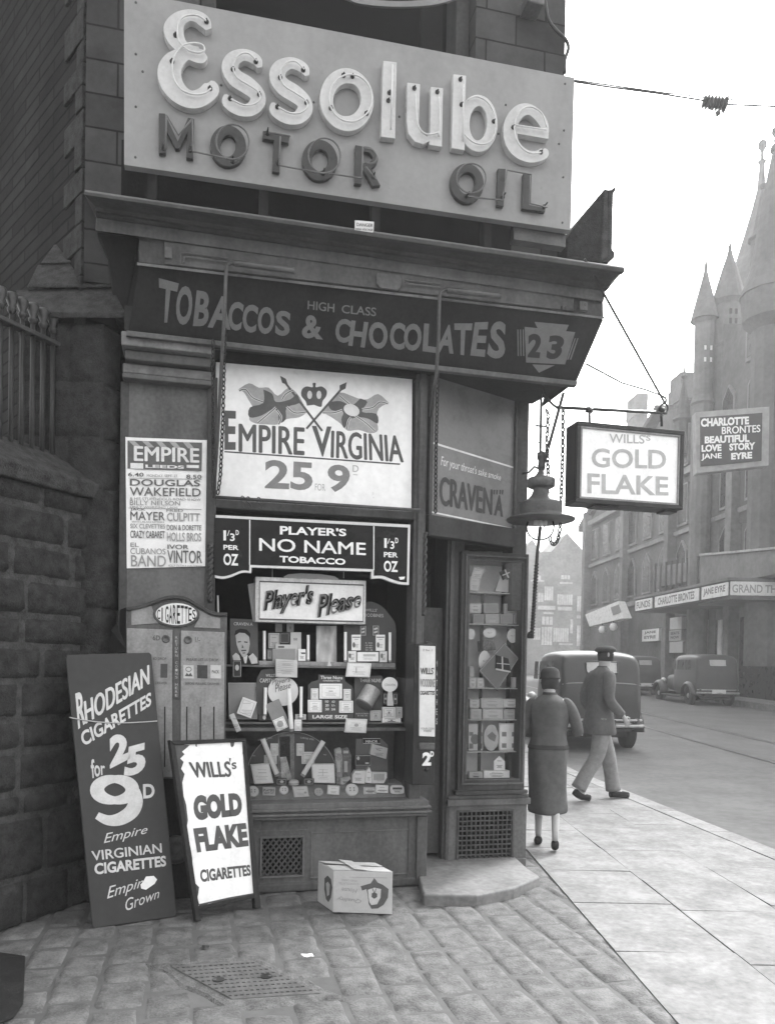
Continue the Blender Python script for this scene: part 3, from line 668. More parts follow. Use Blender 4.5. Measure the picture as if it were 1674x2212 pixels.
# dark recess of the doorway and shop interior
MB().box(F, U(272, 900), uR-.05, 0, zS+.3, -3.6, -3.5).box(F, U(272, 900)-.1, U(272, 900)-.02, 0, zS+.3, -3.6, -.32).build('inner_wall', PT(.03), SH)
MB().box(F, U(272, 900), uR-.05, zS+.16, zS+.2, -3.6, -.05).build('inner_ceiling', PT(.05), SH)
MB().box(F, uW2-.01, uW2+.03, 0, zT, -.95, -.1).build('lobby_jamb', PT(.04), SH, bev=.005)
# step
use('w6')
st = [ground(*p, .0) for p in ((915, 224), (1035, 226), (1130, 205), (1172, 185), (1150, 150))]
top = [ground(*p, .065) for p in ((915, 205), (1030, 206), (1110, 190), (1166, 165), (1140, 148))]
bk = [F.W(U(1137, 1900)+.0, 0, -.9), F.W(uE-.02, 0, -.9), F.W(uE-.02, 0, .02)]
lo_ = [V((p.x, p.y, -.01)) for p in top]+bk; hi_ = [V((p.x, p.y, .065)) for p in top]+[p+Z*.065 for p in bk]
k = len(lo_)
tag(MB().add([*[p-Z*.01 for p in lo_], *hi_], [tuple(range(k-1, -1, -1)), tuple(range(k, 2*k))]+[(i, (i+1) % k, (i+1) % k+k, i+k) for i in range(k)]).build('door_step', mat(.17, 'flag'), bev=.014, seg=3), 'worn pale stone doorstep with rounded corner at the shop door', 'step')
use('D')
# door leaf folded back in the recess
KD = K.shift(n=-.08)
t = thing('shop_door', KD.W(*KD.uz(936, 1860)), 'narrow painted door leaf standing in the dark shop entrance', 'door')
r_ = KD.rect(913, 1312, 958, 1866); MB().box(KD, r_[0], r_[1], .09, r_[3], -.04, 0).build('leaf', PT(.13), t, bev=.005)
MB().box(KD, r_[0]-.1, r_[0]+.02, .5, .52, 0, .03) if False else None
MB().lathe(KD.W(*KD.uz(921, 1395), .01), [(.012, 0), (.012, .02), (.03, .03), (.03, .05), (.015, .06)], 12, KD.n).build('door_knob', mat(.1, 'metal'), t, smooth=True)
# ------------------------------------------------------------------ lettered panels
def plate(name, Fr, n0, n1, rect, v, label, cat, kind='enamel', bev=.002, parent=None):
    return tag(MB().pbox(Fr, *rect, n0, n1).build(name, mat(v, kind), parent, bev=bev), label, cat)
def ink(Fr, n, items, v, parent, name='lettering', kind='ink', off=.02):
    mb = MB()
    for it in items:
        s_, q = it[0], it[1]; text(mb, s_, Fr, n, q, off=it[2] if len(it) > 2 else off, shear=it[3] if len(it) > 3 else 0)
    return mb.build(name, mat(v, kind), parent)
# big white panel
use('z3')
t = thing('advertising_panel', F.W(*F.uz(1080, 940), .02), 'large white painted panel with crossed flags and a price above the shop window', 'sign')
ep = MB().add([F.W(*F.uz(x, y, n_), n_) for n_ in (.03, .0) for x, y in ((535, 122), (1630, 216), (1625, 985), (530, 925))], [(0, 3, 2, 1), (4, 5, 6, 7), (0, 1, 5, 4), (1, 2, 6, 5), (2, 3, 7, 6), (3, 0, 4, 7)]).build('panel', mat(.82, 'board'), t)
n_ = .031; dk, md, gy = MB(), MB(), MB()
for s_, q in (('E', ((583, 392), (648, 395), (645, 612), (583, 612))), ('MPIRE', ((665, 468), (1028, 490), (1026, 640), (665, 620))), ('V', ((1070, 478), (1180, 482), (1160, 650), (1100, 650))),
              ('IRGINIA', ((1182, 505), (1568, 535), (1580, 682), (1178, 655)))): text(dk, s_, F, n_, q, off=.03)
poly(dk, F, n_, ((583, 618), (1562, 688), (1562, 696), (583, 626)))
for a_, b_ in (((905, 215), (1128, 506)), ((1255, 250), (1040, 494))):
    dx, dy = b_[0]-a_[0], b_[1]-a_[1]; l = math.hypot(dx, dy); px_, py_ = -dy/l*6, dx/l*6
    poly(dk, F, n_+.001, ((a_[0]+px_, a_[1]+py_), (b_[0]+px_, b_[1]+py_), (b_[0]-px_, b_[1]-py_), (a_[0]-px_, a_[1]-py_)))
poly(dk, F, n_+.0005, ((893, 198), (925, 215), (938, 250), (905, 238))); poly(dk, F, n_+.0005, ((1265, 234), (1225, 252), (1226, 285), (1258, 270)))
poly(dk, F, n_, smoothpath(((1043, 365), (1035, 340), (1012, 310), (1015, 275), (1040, 258), (1075, 262), (1075, 240), (1092, 240), (1092, 262), (1125, 258), (1152, 280), (1150, 312), (1130, 340), (1122, 372), (1082, 360)), 4))
for cx_ in (1058, 1110): poly(gy, F, n_+.001, ell(cx_, 305, 14, 24, 10))
# flags: grey fields, dark crosses
def flag_(m_, pts): poly(m_, F, n_-.0004, smoothpath(list(pts)+[pts[0]], 3))
flag_(md, ((660, 275), (720, 240), (775, 265), (830, 265), (880, 310), (940, 265), (990, 300), (1025, 360), (1040, 400), (1000, 430), (930, 440), (880, 470), (820, 470), (760, 465), (720, 440), (740, 380), (715, 330), (690, 290)))
flag_(md, ((1500, 350), (1440, 300), (1380, 330), (1330, 325), (1290, 310), (1225, 292), (1175, 345), (1130, 395), (1180, 430), (1230, 465), (1270, 505), (1330, 500), (1400, 520), (1440, 500), (1430, 440), (1445, 380)))
for pts in (((800, 275), (850, 300), (870, 345), (950, 330), (985, 300), (1000, 350), (930, 375), (925, 440), (890, 460), (880, 400), (850, 385), (790, 420), (722, 430), (725, 375), (800, 350)),
            ((1340, 325), (1380, 345), (1350, 400), (1430, 410), (1438, 465), (1390, 440), (1340, 430), (1290, 440), (1250, 490), (1235, 440), (1245, 400), (1180, 390), (1165, 350), (1230, 340), (1290, 365))):
    poly(dk, F, n_+.0002, smoothpath(list(pts)+[pts[0]], 3))
def wav(m_, pts, w_, nn):
    ribbon(m_, F, [(*F.uz(x, y, nn), w_) for x, y in smoothpath(pts, 5)], nn-.0005, nn)
for pts in (((665, 282), (700, 275), (740, 320), (800, 345)), ((770, 460), (830, 410), (870, 375)), ((905, 330), (925, 300), (965, 278)), ((930, 370), (975, 405), (1040, 400)), ((875, 390), (900, 430), (885, 470))): wav(gy, pts, .014, n_+.0012); wav(dk, pts, .006, n_+.0018)
for pts in (((1495, 355), (1450, 345), (1410, 375), (1350, 385)), ((1420, 505), (1370, 460), (1310, 420)), ((1225, 310), (1260, 340), (1285, 360)), ((1130, 405), (1190, 405), (1240, 390)), ((1265, 495), (1275, 450), (1290, 430))): wav(gy, pts, .014, n_+.0012); wav(dk, pts, .006, n_+.0018)
poly(gy, F, n_+.0022, ell(1292, 390, 46, 32, 20, rot=.4))
num = MB()
for s_, q in (('25', ((808, 665), (1080, 682), (1072, 840), (808, 828))), ('9', ((1160, 690), (1285, 700), (1278, 852), (1155, 845)))): text(num, s_, F, n_, q, off=.03)
lite = MB(); text(lite, 'FOR', F, n_, ((1088, 800), (1145, 803), (1145, 842), (1088, 838)), off=.0); text(lite, 'D', F, n_, ((1298, 697), (1332, 699), (1330, 737), (1298, 735)), off=.01)
poly(lite, F, n_, ((1300, 748), (1325, 750), (1325, 754), (1300, 752)))
dk.build('lettering', mat(.11, 'ink'), ep); md.build('flag_field', mat(.36, 'ink'), ep); gy.build('flag_cross', mat(.62, 'ink'), ep); num.build('numerals', mat(.22, 'ink'), ep); lite.build('small_lettering', mat(.4, 'ink'), ep)
MB().box(F, U(540, 125)-.0, U(540, 125)+.012, 0, .01, .03, .031) if False else None
# tiny bolts and awning bar across the panel
t = thing('awning_bar', F.W(*F.uz(1000, 905, .12), .12), 'straight dark iron bar with three wire hooks across the foot of the white panel', 'bar')
MB().tube([F.W(*F.uz(528, 876, .12), .12), F.W(*F.uz(1672, 950, .12), .12)], .011, 10).build('bar', mat(.07, 'metal'), t, smooth=True)
for hx, hy in ((690, 886), (722, 890), (780, 893)):
    q = [F.W(*F.uz(hx+a, hy+b, .12+c), .12+c) for a, b, c in ((10, 8, .012), (0, -12, .014), (-12, -14, 0), (-14, 10, -.012), (0, 20, -.0), (10, 30, .005), (12, 46, .005), (0, 50, .005), (-6, 38, .005))]
    MB().tube(smoothpath([tuple(p) for p in q], 4), .0028, 6).build('hook', mat(.05, 'metal'), t, smooth=True)
# dark name board
t = thing('name_board', F.W(*F.uz(1070, 1280, .07), .07), 'dark name board with white lettering and scalloped white edge over the shop window', 'sign')
out = [(520, 975), (1620, 1030), (1612, 1362)]+smoothpath([(1612, 1366), (1560, 1362), (1500, 1345), (1460, 1330), (1403, 1332)], 4)+[(1403, 1292), (735, 1268), (732, 1300)]+smoothpath([(732, 1300), (680, 1298), (620, 1322), (570, 1332), (510, 1320)], 4)
inn = [(526, 990), (1606, 1046), (1600, 1348)]+smoothpath([(1600, 1352), (1560, 1348), (1505, 1330), (1465, 1315), (1416, 1315)], 4)+[(1416, 1278), (722, 1254), (720, 1288)]+smoothpath([(720, 1288), (680, 1285), (620, 1308), (570, 1318), (516, 1308)], 4)
b1 = MB(); b1.prism(F, [F.uz(x, y, .068) for x, y in out], .03, .068); bd = b1.build('board', mat(.62, 'enamel'), t)
b2 = MB(); b2.prism(F, [F.uz(x, y, .07) for x, y in inn], .0683, .07); b2.build('face', mat(.012, 'enamel'), bd)
wh = MB(); nn = .0712
for x_ in (724, 1416): poly(wh, F, nn, ((x_-3, 1003 if x_ < 900 else 1038), (x_+3, 1003 if x_ < 900 else 1038), (x_+2, 1256 if x_ < 900 else 1284), (x_-3, 1256 if x_ < 900 else 1284)))
for s_, q, o_ in (("PLAYER'S", ((892, 1035), (1262, 1052), (1262, 1095), (892, 1085)), .03), ('NO NAME', ((778, 1105), (1370, 1132), (1370, 1200), (778, 1175)), .035), ('TOBACCO', ((890, 1203), (1258, 1220), (1258, 1255), (890, 1240)), .035),
               ('1', ((577, 1062), (592, 1062), (592, 1118), (577, 1118)), .02), ('3', ((614, 1078), (640, 1080), (640, 1122), (614, 1121)), .02), ('D', ((646, 1060), (663, 1061), (663, 1088), (646, 1087)), .02), ('PER', ((577, 1142), (662, 1146), (662, 1172), (577, 1169)), .025), ('OZ', ((577, 1190), (660, 1194), (660, 1260), (577, 1256)), .03),
               ('1', ((1474, 1105), (1488, 1106), (1488, 1160), (1474, 1159)), .02), ('3', ((1508, 1122), (1530, 1123), (1530, 1166), (1508, 1165)), .02), ('D', ((1535, 1103), (1552, 1104), (1552, 1134), (1535, 1133)), .02), ('PER', ((1472, 1182), (1550, 1186), (1550, 1214), (1472, 1211)), .025), ('OZ', ((1472, 1230), (1550, 1234), (1550, 1296), (1472, 1292)), .03)):
    text(wh, s_, F, nn, q, off=o_)
poly(wh, F, nn, ((608, 1062), (612, 1062), (602, 1092), (598, 1092))); poly(wh, F, nn, ((1502, 1108), (1506, 1108), (1496, 1136), (1492, 1136)))
poly(wh, F, nn, ((1555, 1322), (1590, 1320), (1585, 1335), (1562, 1338)))
wh.build('lettering', mat(.75, 'ink'), bd)
# glass and transom over the door
use('z4')
CP = F.W(U(125, 500, .0), 0, .0); CQ = K.W(K.uz(512, 500)[0], 0, .0)
C = Frame(CP, CQ-CP)
t = thing('transom_panel', C.W(.2, C.uz(300, 800)[1], 0), 'slanting grey transom panel with white lines over the shop door', 'sign')
cw = (CQ-CP).length; zc0 = (C.uz(135, 775)[1]+C.uz(505, 845)[1])/2; 
MB().box(C, .03, cw-.01, zc0, zS, -.02, 0).build('panel', mat(.17, 'enamel'), t)
MB().box(C, .0, cw, zc0-.14, zc0-.003, -.06, .02).build('rail', PT(.06), t, bev=.006)
MB().box(C, .0, .03, zc0-.002, zS, -.05, .02).build('stile', PT(.1), t, bev=.004)
MB().box(C, cw-.012, cw+.01, zc0, zS, -.05, .02).build('stile', PT(.1), t, bev=.004)
mb = MB()
poly(mb, C, .001, ((140, 452), (505, 565), (505, 572), (140, 461))); poly(mb, C, .001, ((135, 763), (505, 840), (505, 846), (135, 770))); poly(mb, C, .001, ((136, 452), (144, 452), (140, 770), (132, 770)))
text(mb, "For your throat's sake smoke", C, .001, ((182, 515), (450, 600), (450, 636), (182, 572)), off=0, shear=.25)
mb.build('white_line', mat(.62, 'ink'), t)
mb = MB()
for s_, q in (('CRAVEN', ((178, 608), (412, 668), (408, 780), (178, 735))), ('A', ((425, 690), (462, 695), (460, 790), (418, 782)))): text(mb, s_, C, .002, q, off=.05)
for x_ in (418, 430, 444, 455): poly(mb, C, .002, ((x_, 668), (x_+7, 670), (x_+4, 690), (x_-1, 688)))
mb.build('lettering', mat(.06, 'ink'), t)
use('D')
# ------------------------------------------------------------------ big neon sign over the cornice
NS = .42
t = thing('neon_sign', F.W(U(750, 426, NS), ZZ(750, 426, NS), NS), 'huge grey sheet metal sign with raised neon letters above the cornice', 'neon sign')
cs = [F.uz(x, y, NS) for x, y in ((268, -22), (1241, 166), (1233, 497), (268, 355))]
bd = MB().prism(F, cs, NS-.05, NS).build('board', mat(.25, 'board'), t, bev=.002)
mb = MB(); use('z1')
for x, y in ((292, 10), (292, 280), (328, 372), (292, 556), (290, 820), (738, 443), (1222, 532)): mb.lathe(F.W(*F.uz(x, y, NS), NS), [(.007, 0), (.006, .003), (.001, .004)], 8, F.n)
use('z2')
for x, y in ((205, 608), (762, 546), (723, 698), (1066, 680), (1040, 750), (1062, 925), (1058, 1163), (1072, 436)): mb.lathe(F.W(*F.uz(x, y, NS), NS), [(.007, 0), (.006, .003), (.001, .004)], 8, F.n)
mb.build('screws', mat(.07, 'metal'), bd)
q = F.uz(1117, 588, NS); MB().tube([F.W(q[0]+.012*cos(a*pi/6)+.006, q[1]+.018*sin(a*pi/6), NS-.02) for a in range(12)], .003, 6, True).build('wire_loop', mat(.1, 'metal'), bd)
# shallow return strip behind the lower right corner and an added near-black board
use('D')
MB().box(F, U(1228, 480, .4)-.35, U(1228, 480, .4), ZZ(1228, 520, .4)-.02, ZZ(1228, 500, .4)+.02, .30, .365).build('support_rail', mat(.09, 'metal'), t)
for x_ in (320, 560, 800, 1040): MB().box(F, U(x_, 400, .3), U(x_, 400, .3)+.05, ZZ(750, 505, .3), ZZ(750, 400, .3), .28, .365).build('support_post', mat(.02, 'wood'), t)
MB().box(F, U(262, 380, .2), U(1105, 480, .2), ZZ(750, 510, .2), ZZ(750, 380, .2), .12, .2).build('shade_board', mat(.006, 'wood'), t)  # added board; its black paints the shade and soot of the gap
FF = NS+.045; FD = NS+.03; TUB = NS+.066
def px2(pts, n=FF): return [F.uz(x, y, n) for x, y in pts]
S1 = 1/2.0925*.86422/FPX*4.95        # picture px of the zoom -> metres on the sign
def letter(strokes, tubes, v, n1, dots, tn=TUB, kind='enamel'):
    mb = MB()
    for i, s_ in enumerate(strokes):
        if s_[0] == 'r':      # ring: cx, cy, rx, ry, width
            _, cx, cy, rx, ry, w_ = s_
            ribbon(mb, F, [(*F.uz(x, y, n1), w_(k/40*2*pi)*S1 if callable(w_) else w_*S1) for k, (x, y) in enumerate(ell(cx, cy, rx, ry, 40))], NS+.0005*i, n1+.0007*i, True)
        elif s_[0] == 'p': mb.prism(F, [F.uz(x, y, n1) for x, y in s_[1]], NS+.0005*i, n1+.0007*i)
        else:
            p = smoothpath(s_[1], 6); ribbon(mb, F, [(*F.uz(a, b, n1), c*S1) for a, b, c in p], NS+.0005*i, n1+.0007*i)
    L_ = mb.build('letter', mat(v, kind), t, bev=.003)
    for tb in tubes:
        cl = tb[0] == 'c'; pts = tb[1] if cl or tb[0] == 's' else None
        P_ = [F.W(*F.uz(x, y, tn), tn) for x, y in (pts if cl else (smoothpath(pts, 5) if tb[0] == 's' and len(pts) > 2 and not (len(tb) > 2) else pts))]
        MB().tube(P_, .0048, 8, cl).build('neon_tube', mat(.55 if v > .3 else .13, 'enamel'), L_, smooth=True)
    mb = MB()
    for x, y in dots:
        c = F.W(*F.uz(x, y, n1), n1); mb.lathe(c, [(.013, -.002), (.013, .006), (.005, .01), (.004, tn-n1+.004), (.001, tn-n1+.005)], 10, F.n)
    if dots: mb.build('tube_holder', mat(.04, 'metal'), L_)
use('z1')
W = .6
letter([('s', ((672, 150, 30), (650, 110, 60), (612, 83, 56), (565, 76, 52), (515, 100, 66), (490, 150, 88), (505, 205, 80), (545, 250, 62), (590, 275, 70), (630, 285, 72), (655, 275, 35))),
        ('s', ((600, 268, 50), (540, 282, 62), (490, 320, 88), (468, 375, 104), (482, 440, 104), (530, 495, 92), (590, 518, 80), (650, 498, 76), (690, 455, 70), (694, 420, 16)))],
       [('s', ((660, 105), (615, 78), (560, 78), (520, 105), (508, 160), (520, 215), (560, 255), (610, 272), (650, 262), (640, 232), (590, 222), (540, 235), (500, 280), (482, 340), (492, 410), (530, 465), (590, 490), (650, 485), (685, 460)))],
       .5, FF, ((662, 112), (500, 183), (482, 320), (680, 462)))
for dx, dy in ((0, 0), (247, 43)):
    letter([('s', tuple((a+dx, b+dy, c) for a, b, c in ((940, 350, 20), (925, 315, 52), (888, 290, 54), (845, 284, 54), (800, 308, 66), (785, 355, 76), (815, 405, 84), (870, 440, 86), (918, 480, 78), (930, 525, 70), (900, 565, 60), (850, 575, 54), (805, 558, 56), (772, 525, 56), (762, 490, 14))))],
           [('s', tuple((a+dx, b+dy) for a, b in ((925, 315), (880, 275), (830, 285), (800, 340), (820, 400), (880, 440), (935, 480), (938, 520), (900, 545), (850, 545), (790, 515))))],
           .5, FF, ((920+dx, 322+dy), (800+dx, 362+dy), (938+dx, 493+dy), (785+dx, 515+dy)))
letter([('r', 1396, 518, 107, 126, lambda a: 72-8*abs(cos(a)) + 0)], [('c', ell(1415, 510, 112, 124, 36))], .5, FF, ((1378, 392), (1424, 398), (1312, 565), (1498, 592)))
letter([('p', ((1586, 314), (1657, 322), (1648, 722), (1574, 712)))], [('s', ((1634, 335), (1626, 675)))], .5, FF, ((1617, 484), (1612, 525)))
use('z2')
letter([('p', ((246, 428), (314, 436), (308, 640), (318, 690), (352, 712), (366, 690), (370, 450), (434, 458), (428, 765), (362, 755), (362, 735), (330, 752), (285, 738), (252, 695), (244, 630)))],
       [('s', ((288, 490), (295, 600), (312, 670), (350, 700), (395, 695), (412, 685))), ('s', ((412, 505), (416, 600), (412, 712)))], .5, FF, ((283, 460), (403, 480)))
letter([('p', ((488, 384), (554, 392), (548, 784), (479, 772))), ('r', 618, 642, 74, 120, 56)], [('s', ((540, 440), (538, 735))), ('s', ((560, 520), (610, 502), (670, 535), (706, 610), (704, 690), (670, 745), (600, 745), (545, 700)))], .5, FF, ((524, 414), (530, 546), (698, 634)))
letter([('s', ((975, 690, 30), (958, 640, 52), (925, 595, 56), (880, 568, 56), (830, 582, 62), (792, 640, 72), (788, 715, 76), (815, 775, 74), (870, 812, 62), (925, 815, 54), (965, 795, 50), (972, 775, 14))), ('p', ((808, 655), (986, 682), (984, 724), (812, 694)))],
       [('s', ((975, 660), (950, 590), (890, 555), (835, 580), (808, 650), (815, 720), (850, 775), (900, 800), (945, 795))), ('s', ((815, 652), (975, 676)))], .5, FF, ((800, 665), (945, 795)))
# motor oil: dark channel letters with the tubes standing clear
TB2 = NS+.075; v2 = .06
use('z1')
letter([('p', ((412, 588), (445, 590), (512, 735), (565, 612), (597, 618), (592, 828), (555, 822), (562, 690), (520, 775), (500, 775), (450, 680), (450, 800), (412, 798)))],
       [('s', ((448, 780), (452, 600)), 0), ('s', ((455, 600), (515, 705), (585, 622)), 0), ('s', ((588, 622), (590, 790), (800, 832)), 0)], v2, FD, ((435, 775), (578, 785)), TB2)
letter([('r', 775, 760, 68, 82, 46)], [('c', ell(798, 740, 86, 92, 32))], v2, FD, ((798, 842),), TB2)
letter([('p', ((957, 680), (1098, 705), (1092, 746), (1052, 740), (1044, 900), (1006, 894), (1014, 732), (955, 722)))], [('s', ((985, 690), (1098, 708)), 0), ('s', ((1048, 712), (1040, 862), (1272, 905)), 0)], v2, FD, ((980, 695), (1035, 855)), TB2)
letter([('r', 1255, 835, 68, 82, 46)], [('c', ell(1278, 812, 84, 92, 32))], v2, FD, ((1272, 905),), TB2)
letter([('p', ((1440, 755), (1478, 762), (1474, 962), (1436, 958))), ('s', ((1478, 775, 26), (1520, 785, 28), (1545, 825, 28), (1520, 860, 28), (1480, 865, 26))), ('p', ((1484, 862), (1520, 872), (1572, 968), (1530, 972), (1480, 885)))],
       [('s', ((1480, 765), (1474, 930), (1300, 905)), 0), ('s', ((1482, 770), (1525, 780), (1552, 815), (1535, 850), (1490, 850))), ('s', ((1495, 870), (1545, 935)), 0)], v2, FD, ((1533, 925),), TB2)
use('z2')
letter([('r', 560, 955, 66, 80, 44)], [('c', ell(582, 930, 76, 78, 32))], v2, FD, ((558, 1025),), TB2)
letter([('p', ((722, 878), (762, 880), (752, 1078), (716, 1072)))], [('s', ((570, 1028), (745, 1045), (768, 888), (895, 910), (890, 1062), (978, 1082)), 0)], v2, FD, ((745, 1030),), TB2)
letter([('p', ((854, 905), (890, 905), (886, 1068), (970, 1085), (968, 1106), (848, 1090)))], [], v2, FD, ((962, 1080),), TB2)
# danger plate
use('z1')
t = thing('warning_plate', F.W(*F.uz(1488, 1220, .62), .62), 'small white enamel high voltage warning plate on the cornice edge', 'sign')
MB().pprism(F, ((1438, 1150), (1538, 1158), (1535, 1210), (1500, 1228), (1437, 1212)), .61, .616).build('plate', mat(.6, 'enamel'), t)
mb = MB(); text(mb, 'DANGER', F, .6175, ((1447, 1163), (1532, 1169), (1531, 1186), (1447, 1180)), off=.03); text(mb, 'HIGH VOLTAGE', F, .6175, ((1442, 1190), (1532, 1196), (1531, 1206), (1442, 1201)), off=.02)
mb.build('lettering', mat(.08, 'ink'), t)
# gable-like end of the neighbouring front cornice
use('z2')
NG = .15
t = thing('cornice_end', F.W(*F.uz(1180, 1360, NG), NG), 'black scrolled end piece of a cornice standing up at the right of the sign', 'cornice end')
MB().pprism(F, ((1083, 1350), (1085, 1240), (1113, 1195), (1282, 984), (1275, 1330), (1255, 1368)), NG-.5, NG).build('end_board', mat(.03, 'stone'), t)
MB().pprism(F, ((1276, 986), (1305, 990), (1300, 1345), (1262, 1362)), NG-.48, NG+.012).build('moulding', mat(.06, 'stone'), t, bev=.006)
MB().pprism(F, ((1300, 990), (1318, 988), (1322, 980), (1338, 975), (1338, 990), (1325, 1010), (1318, 1300), (1332, 1320), (1330, 1345), (1300, 1370), (1262, 1368), (1300, 1340)), NG-.45, NG+.02).build('scroll', mat(.05, 'stone'), t, bev=.004)
# ------------------------------------------------------------------ bill poster on the pilaster
use('z3')
t = thing('bill_poster', F.W(*F.uz(260, 1280, .055), .055), 'tall white printed variety theatre bill pasted to the pilaster', 'poster')
A, B, Cc, Dd = [F.uz(x, y, .055) for x, y in ((30, 540), (488, 558), (486, 1262), (38, 1274))]
mb = MB(); N_ = 9; vs = []; 
for j in range(N_):
    for i in range(N_):
        a, b = i/(N_-1), j/(N_-1); u = (Dd[0]*(1-a)+Cc[0]*a)*(1-b)+(A[0]*(1-a)+B[0]*a)*b; z_ = (Dd[1]*(1-a)+Cc[1]*a)*(1-b)+(A[1]*(1-a)+B[1]*a)*b
        vs.append(F.W(u, z_, .052+.0015*sin(a*9+b*3)+(.006 if (i == N_-1) else 0)+(.004 if i == 0 else 0)))
mb.add(vs, [(j*N_+i, j*N_+i+1, (j+1)*N_+i+1, (j+1)*N_+i) for j in range(N_-1) for i in range(N_-1)]); pp = mb.build('paper', mat(.8, 'paper'), t, smooth=True)
n_ = .0585
mb = MB(); poly(mb, F, n_, ((42, 560), (458, 572), (455, 730), (42, 716))); pb = mb.build('heading_panel', mat(.13, 'ink'), t)
mb = MB(); 
for x_ in range(5): poly(mb, F, n_+.0006, ((48+x_*76, 562+x_*2), (82+x_*76, 563+x_*2), (118+x_*74, 596+x_*2), (84+x_*74, 596+x_*2)))
mb.build('grey_shade', mat(.36, 'ink'), t)
mb = MB(); text(mb, 'EMPIRE', F, n_+.001, ((80, 592), (440, 606), (440, 682), (80, 672)), off=.05)
for a in ((58, 685, 130, 718), (372, 696, 440, 714)): poly(mb, F, n_+.001, ((a[0], a[1]), (a[2], a[1]+2), (a[2], a[3]), (a[0], a[3]-2)))
text(mb, 'LEEDS', F, n_+.001, ((142, 694), (358, 700), (358, 718), (142, 712)), off=.03); mb.build('heading', mat(.7, 'ink'), t)
mb = MB(); mg = MB()
for s_, q, g_ in (('6.40', (45, 738, 132, 760), 0), ('8.50', (370, 750, 455, 773), 0), ('MONDAY, SEPT. 27', (150, 748, 320, 765), 1), ('DOUGLAS', (55, 774, 447, 812), 0), ('WAKEFIELD', (55, 820, 450, 868), 0), ('& HIS STUPENDOUS ROAD SHOW', (55, 876, 452, 892), 1),
                  ('BILLY NELSON', (55, 893, 335, 920), 1), ('ONLY WORKING LADS', (55, 924, 322, 936), 1), ('JACK', (58, 938, 142, 953), 0), ('MAYER', (58, 956, 250, 1004), 0), ('FRED', (258, 942, 352, 958), 1), ('CULPITT', (262, 962, 446, 1010), 1), ('WITH ALAN KITSON', (65, 1008, 245, 1018), 1),
                  ('SIX CLEVETTES', (57, 1024, 252, 1050), 1), ('DON & DORETTE', (262, 1030, 453, 1060), 0), ('CRAZY CABARET', (58, 1062, 250, 1104), 0), ('HOLLS BROS', (262, 1072, 453, 1122), 1), ('EL', (58, 1130, 105, 1154), 1), ('IVOR', (265, 1140, 383, 1166), 0), ('CUBANOS', (58, 1160, 254, 1194), 1),
                  ('VINTOR', (265, 1172, 457, 1244), 0), ('BAND', (62, 1200, 256, 1262), 1), ('MOLLY STATON & ANN GORDON', (270, 1252, 460, 1266), 1)):
    c = ((q[0], q[1]), (q[2], q[1]+(q[2]-q[0])*.02), (q[2], q[3]+(q[2]-q[0])*.01), (q[0], q[3])); text(mg if g_ else mb, s_, F, n_, c, off=.014)
for y_ in (768, 936): poly(mb, F, n_, ((48, y_), (455, y_+8), (455, y_+10), (48, y_+2)))
mb.build('print', mat(.13, 'ink'), t); mg.build('grey_print', mat(.3, 'ink'), t)
# ------------------------------------------------------------------ cigarette machine on the pilaster
use('w2')
NM = .2
MF = F
um0, um1 = U(735, 600, NM), U(1318, 600, NM); zm = lambda y, x=1020: F.uz(x, y, NM)[1]
t = thing('cigarette_machine', F.W((um0+um1)/2, zm(1160), .1), 'tall grey wall mounted cigarette vending machine with arched top', 'vending machine')
arc = smoothpath([(735, 168), (800, 160), (880, 135), (960, 106), (1025, 100), (1090, 112), (1180, 165), (1240, 195), (1322, 200)], 5)
MB().prism(F, [F.uz(x, y, NM-.012) for x, y in arc]+[F.uz(1310, 1160, NM), F.uz(735, 1160, NM)], .05, NM-.012).build('body', mat(.1, 'metal'), t)
pts = [F.uz(x, y, NM) for x, y in arc]; mb = MB(); ribbon(mb, F, [(p[0], p[1], .02) for p in pts], .045, NM+.015); mb.build('top_moulding', mat(.05, 'metal'), t, bev=.003)
mb = MB()
for px in (((740, 180), (765, 180), (765, 1150), (740, 1150)),) if False else (): poly(mb, F, NM, px)
for px in (((765, 175), (880, 150), (900, 200), (930, 250), (765, 262)), ((1110, 145), (1170, 180), (1235, 212), (1282, 222), (1282, 282), (1130, 275), (1160, 220))): mb.prism(F, [F.uz(x, y, NM) for x, y in px], NM-.01, NM-.004)
mb.build('top_panel', mat(.24, 'metal'), t)
mb = MB(); mb.pprism(F, ((737, 280), (1005, 290), (1003, 1150), (737, 1150)), NM-.011, NM); dl = mb.build('left_front', mat(.25, 'metal'), t, bev=.003)
mb = MB(); mb.pprism(F, ((1052, 294), (1308, 304), (1302, 1150), (1050, 1150)), NM-.011, NM); dr = mb.build('right_front', mat(.25, 'metal'), t, bev=.003)
mb = MB(); mb.pprism(F, ((1012, 292), (1045, 294), (1043, 690), (1010, 690)), NM-.011, NM+.004); mb.pprism(F, ((1008, 695), (1048, 695), (1046, 1150), (1006, 1150)), NM-.011, NM-.002); dc = mb.build('centre_strip', mat(.09, 'metal'), t)
e1 = MB(); e1.prism(F, [F.uz(x, y, NM+.02) for x, y in ell(1026, 198, 136, 76, 32)], NM-.011, NM+.008); e1.build('badge_surround', mat(.08, 'metal'), t, bev=.003)
e1 = MB(); e1.prism(F, [F.uz(x, y, NM+.02) for x, y in ell(1026, 198, 120, 64, 32)], NM+.008, NM+.012); bg_ = e1.build('badge', mat(.68, 'enamel'), t)
mb = MB()      # lettering swelling to the oval
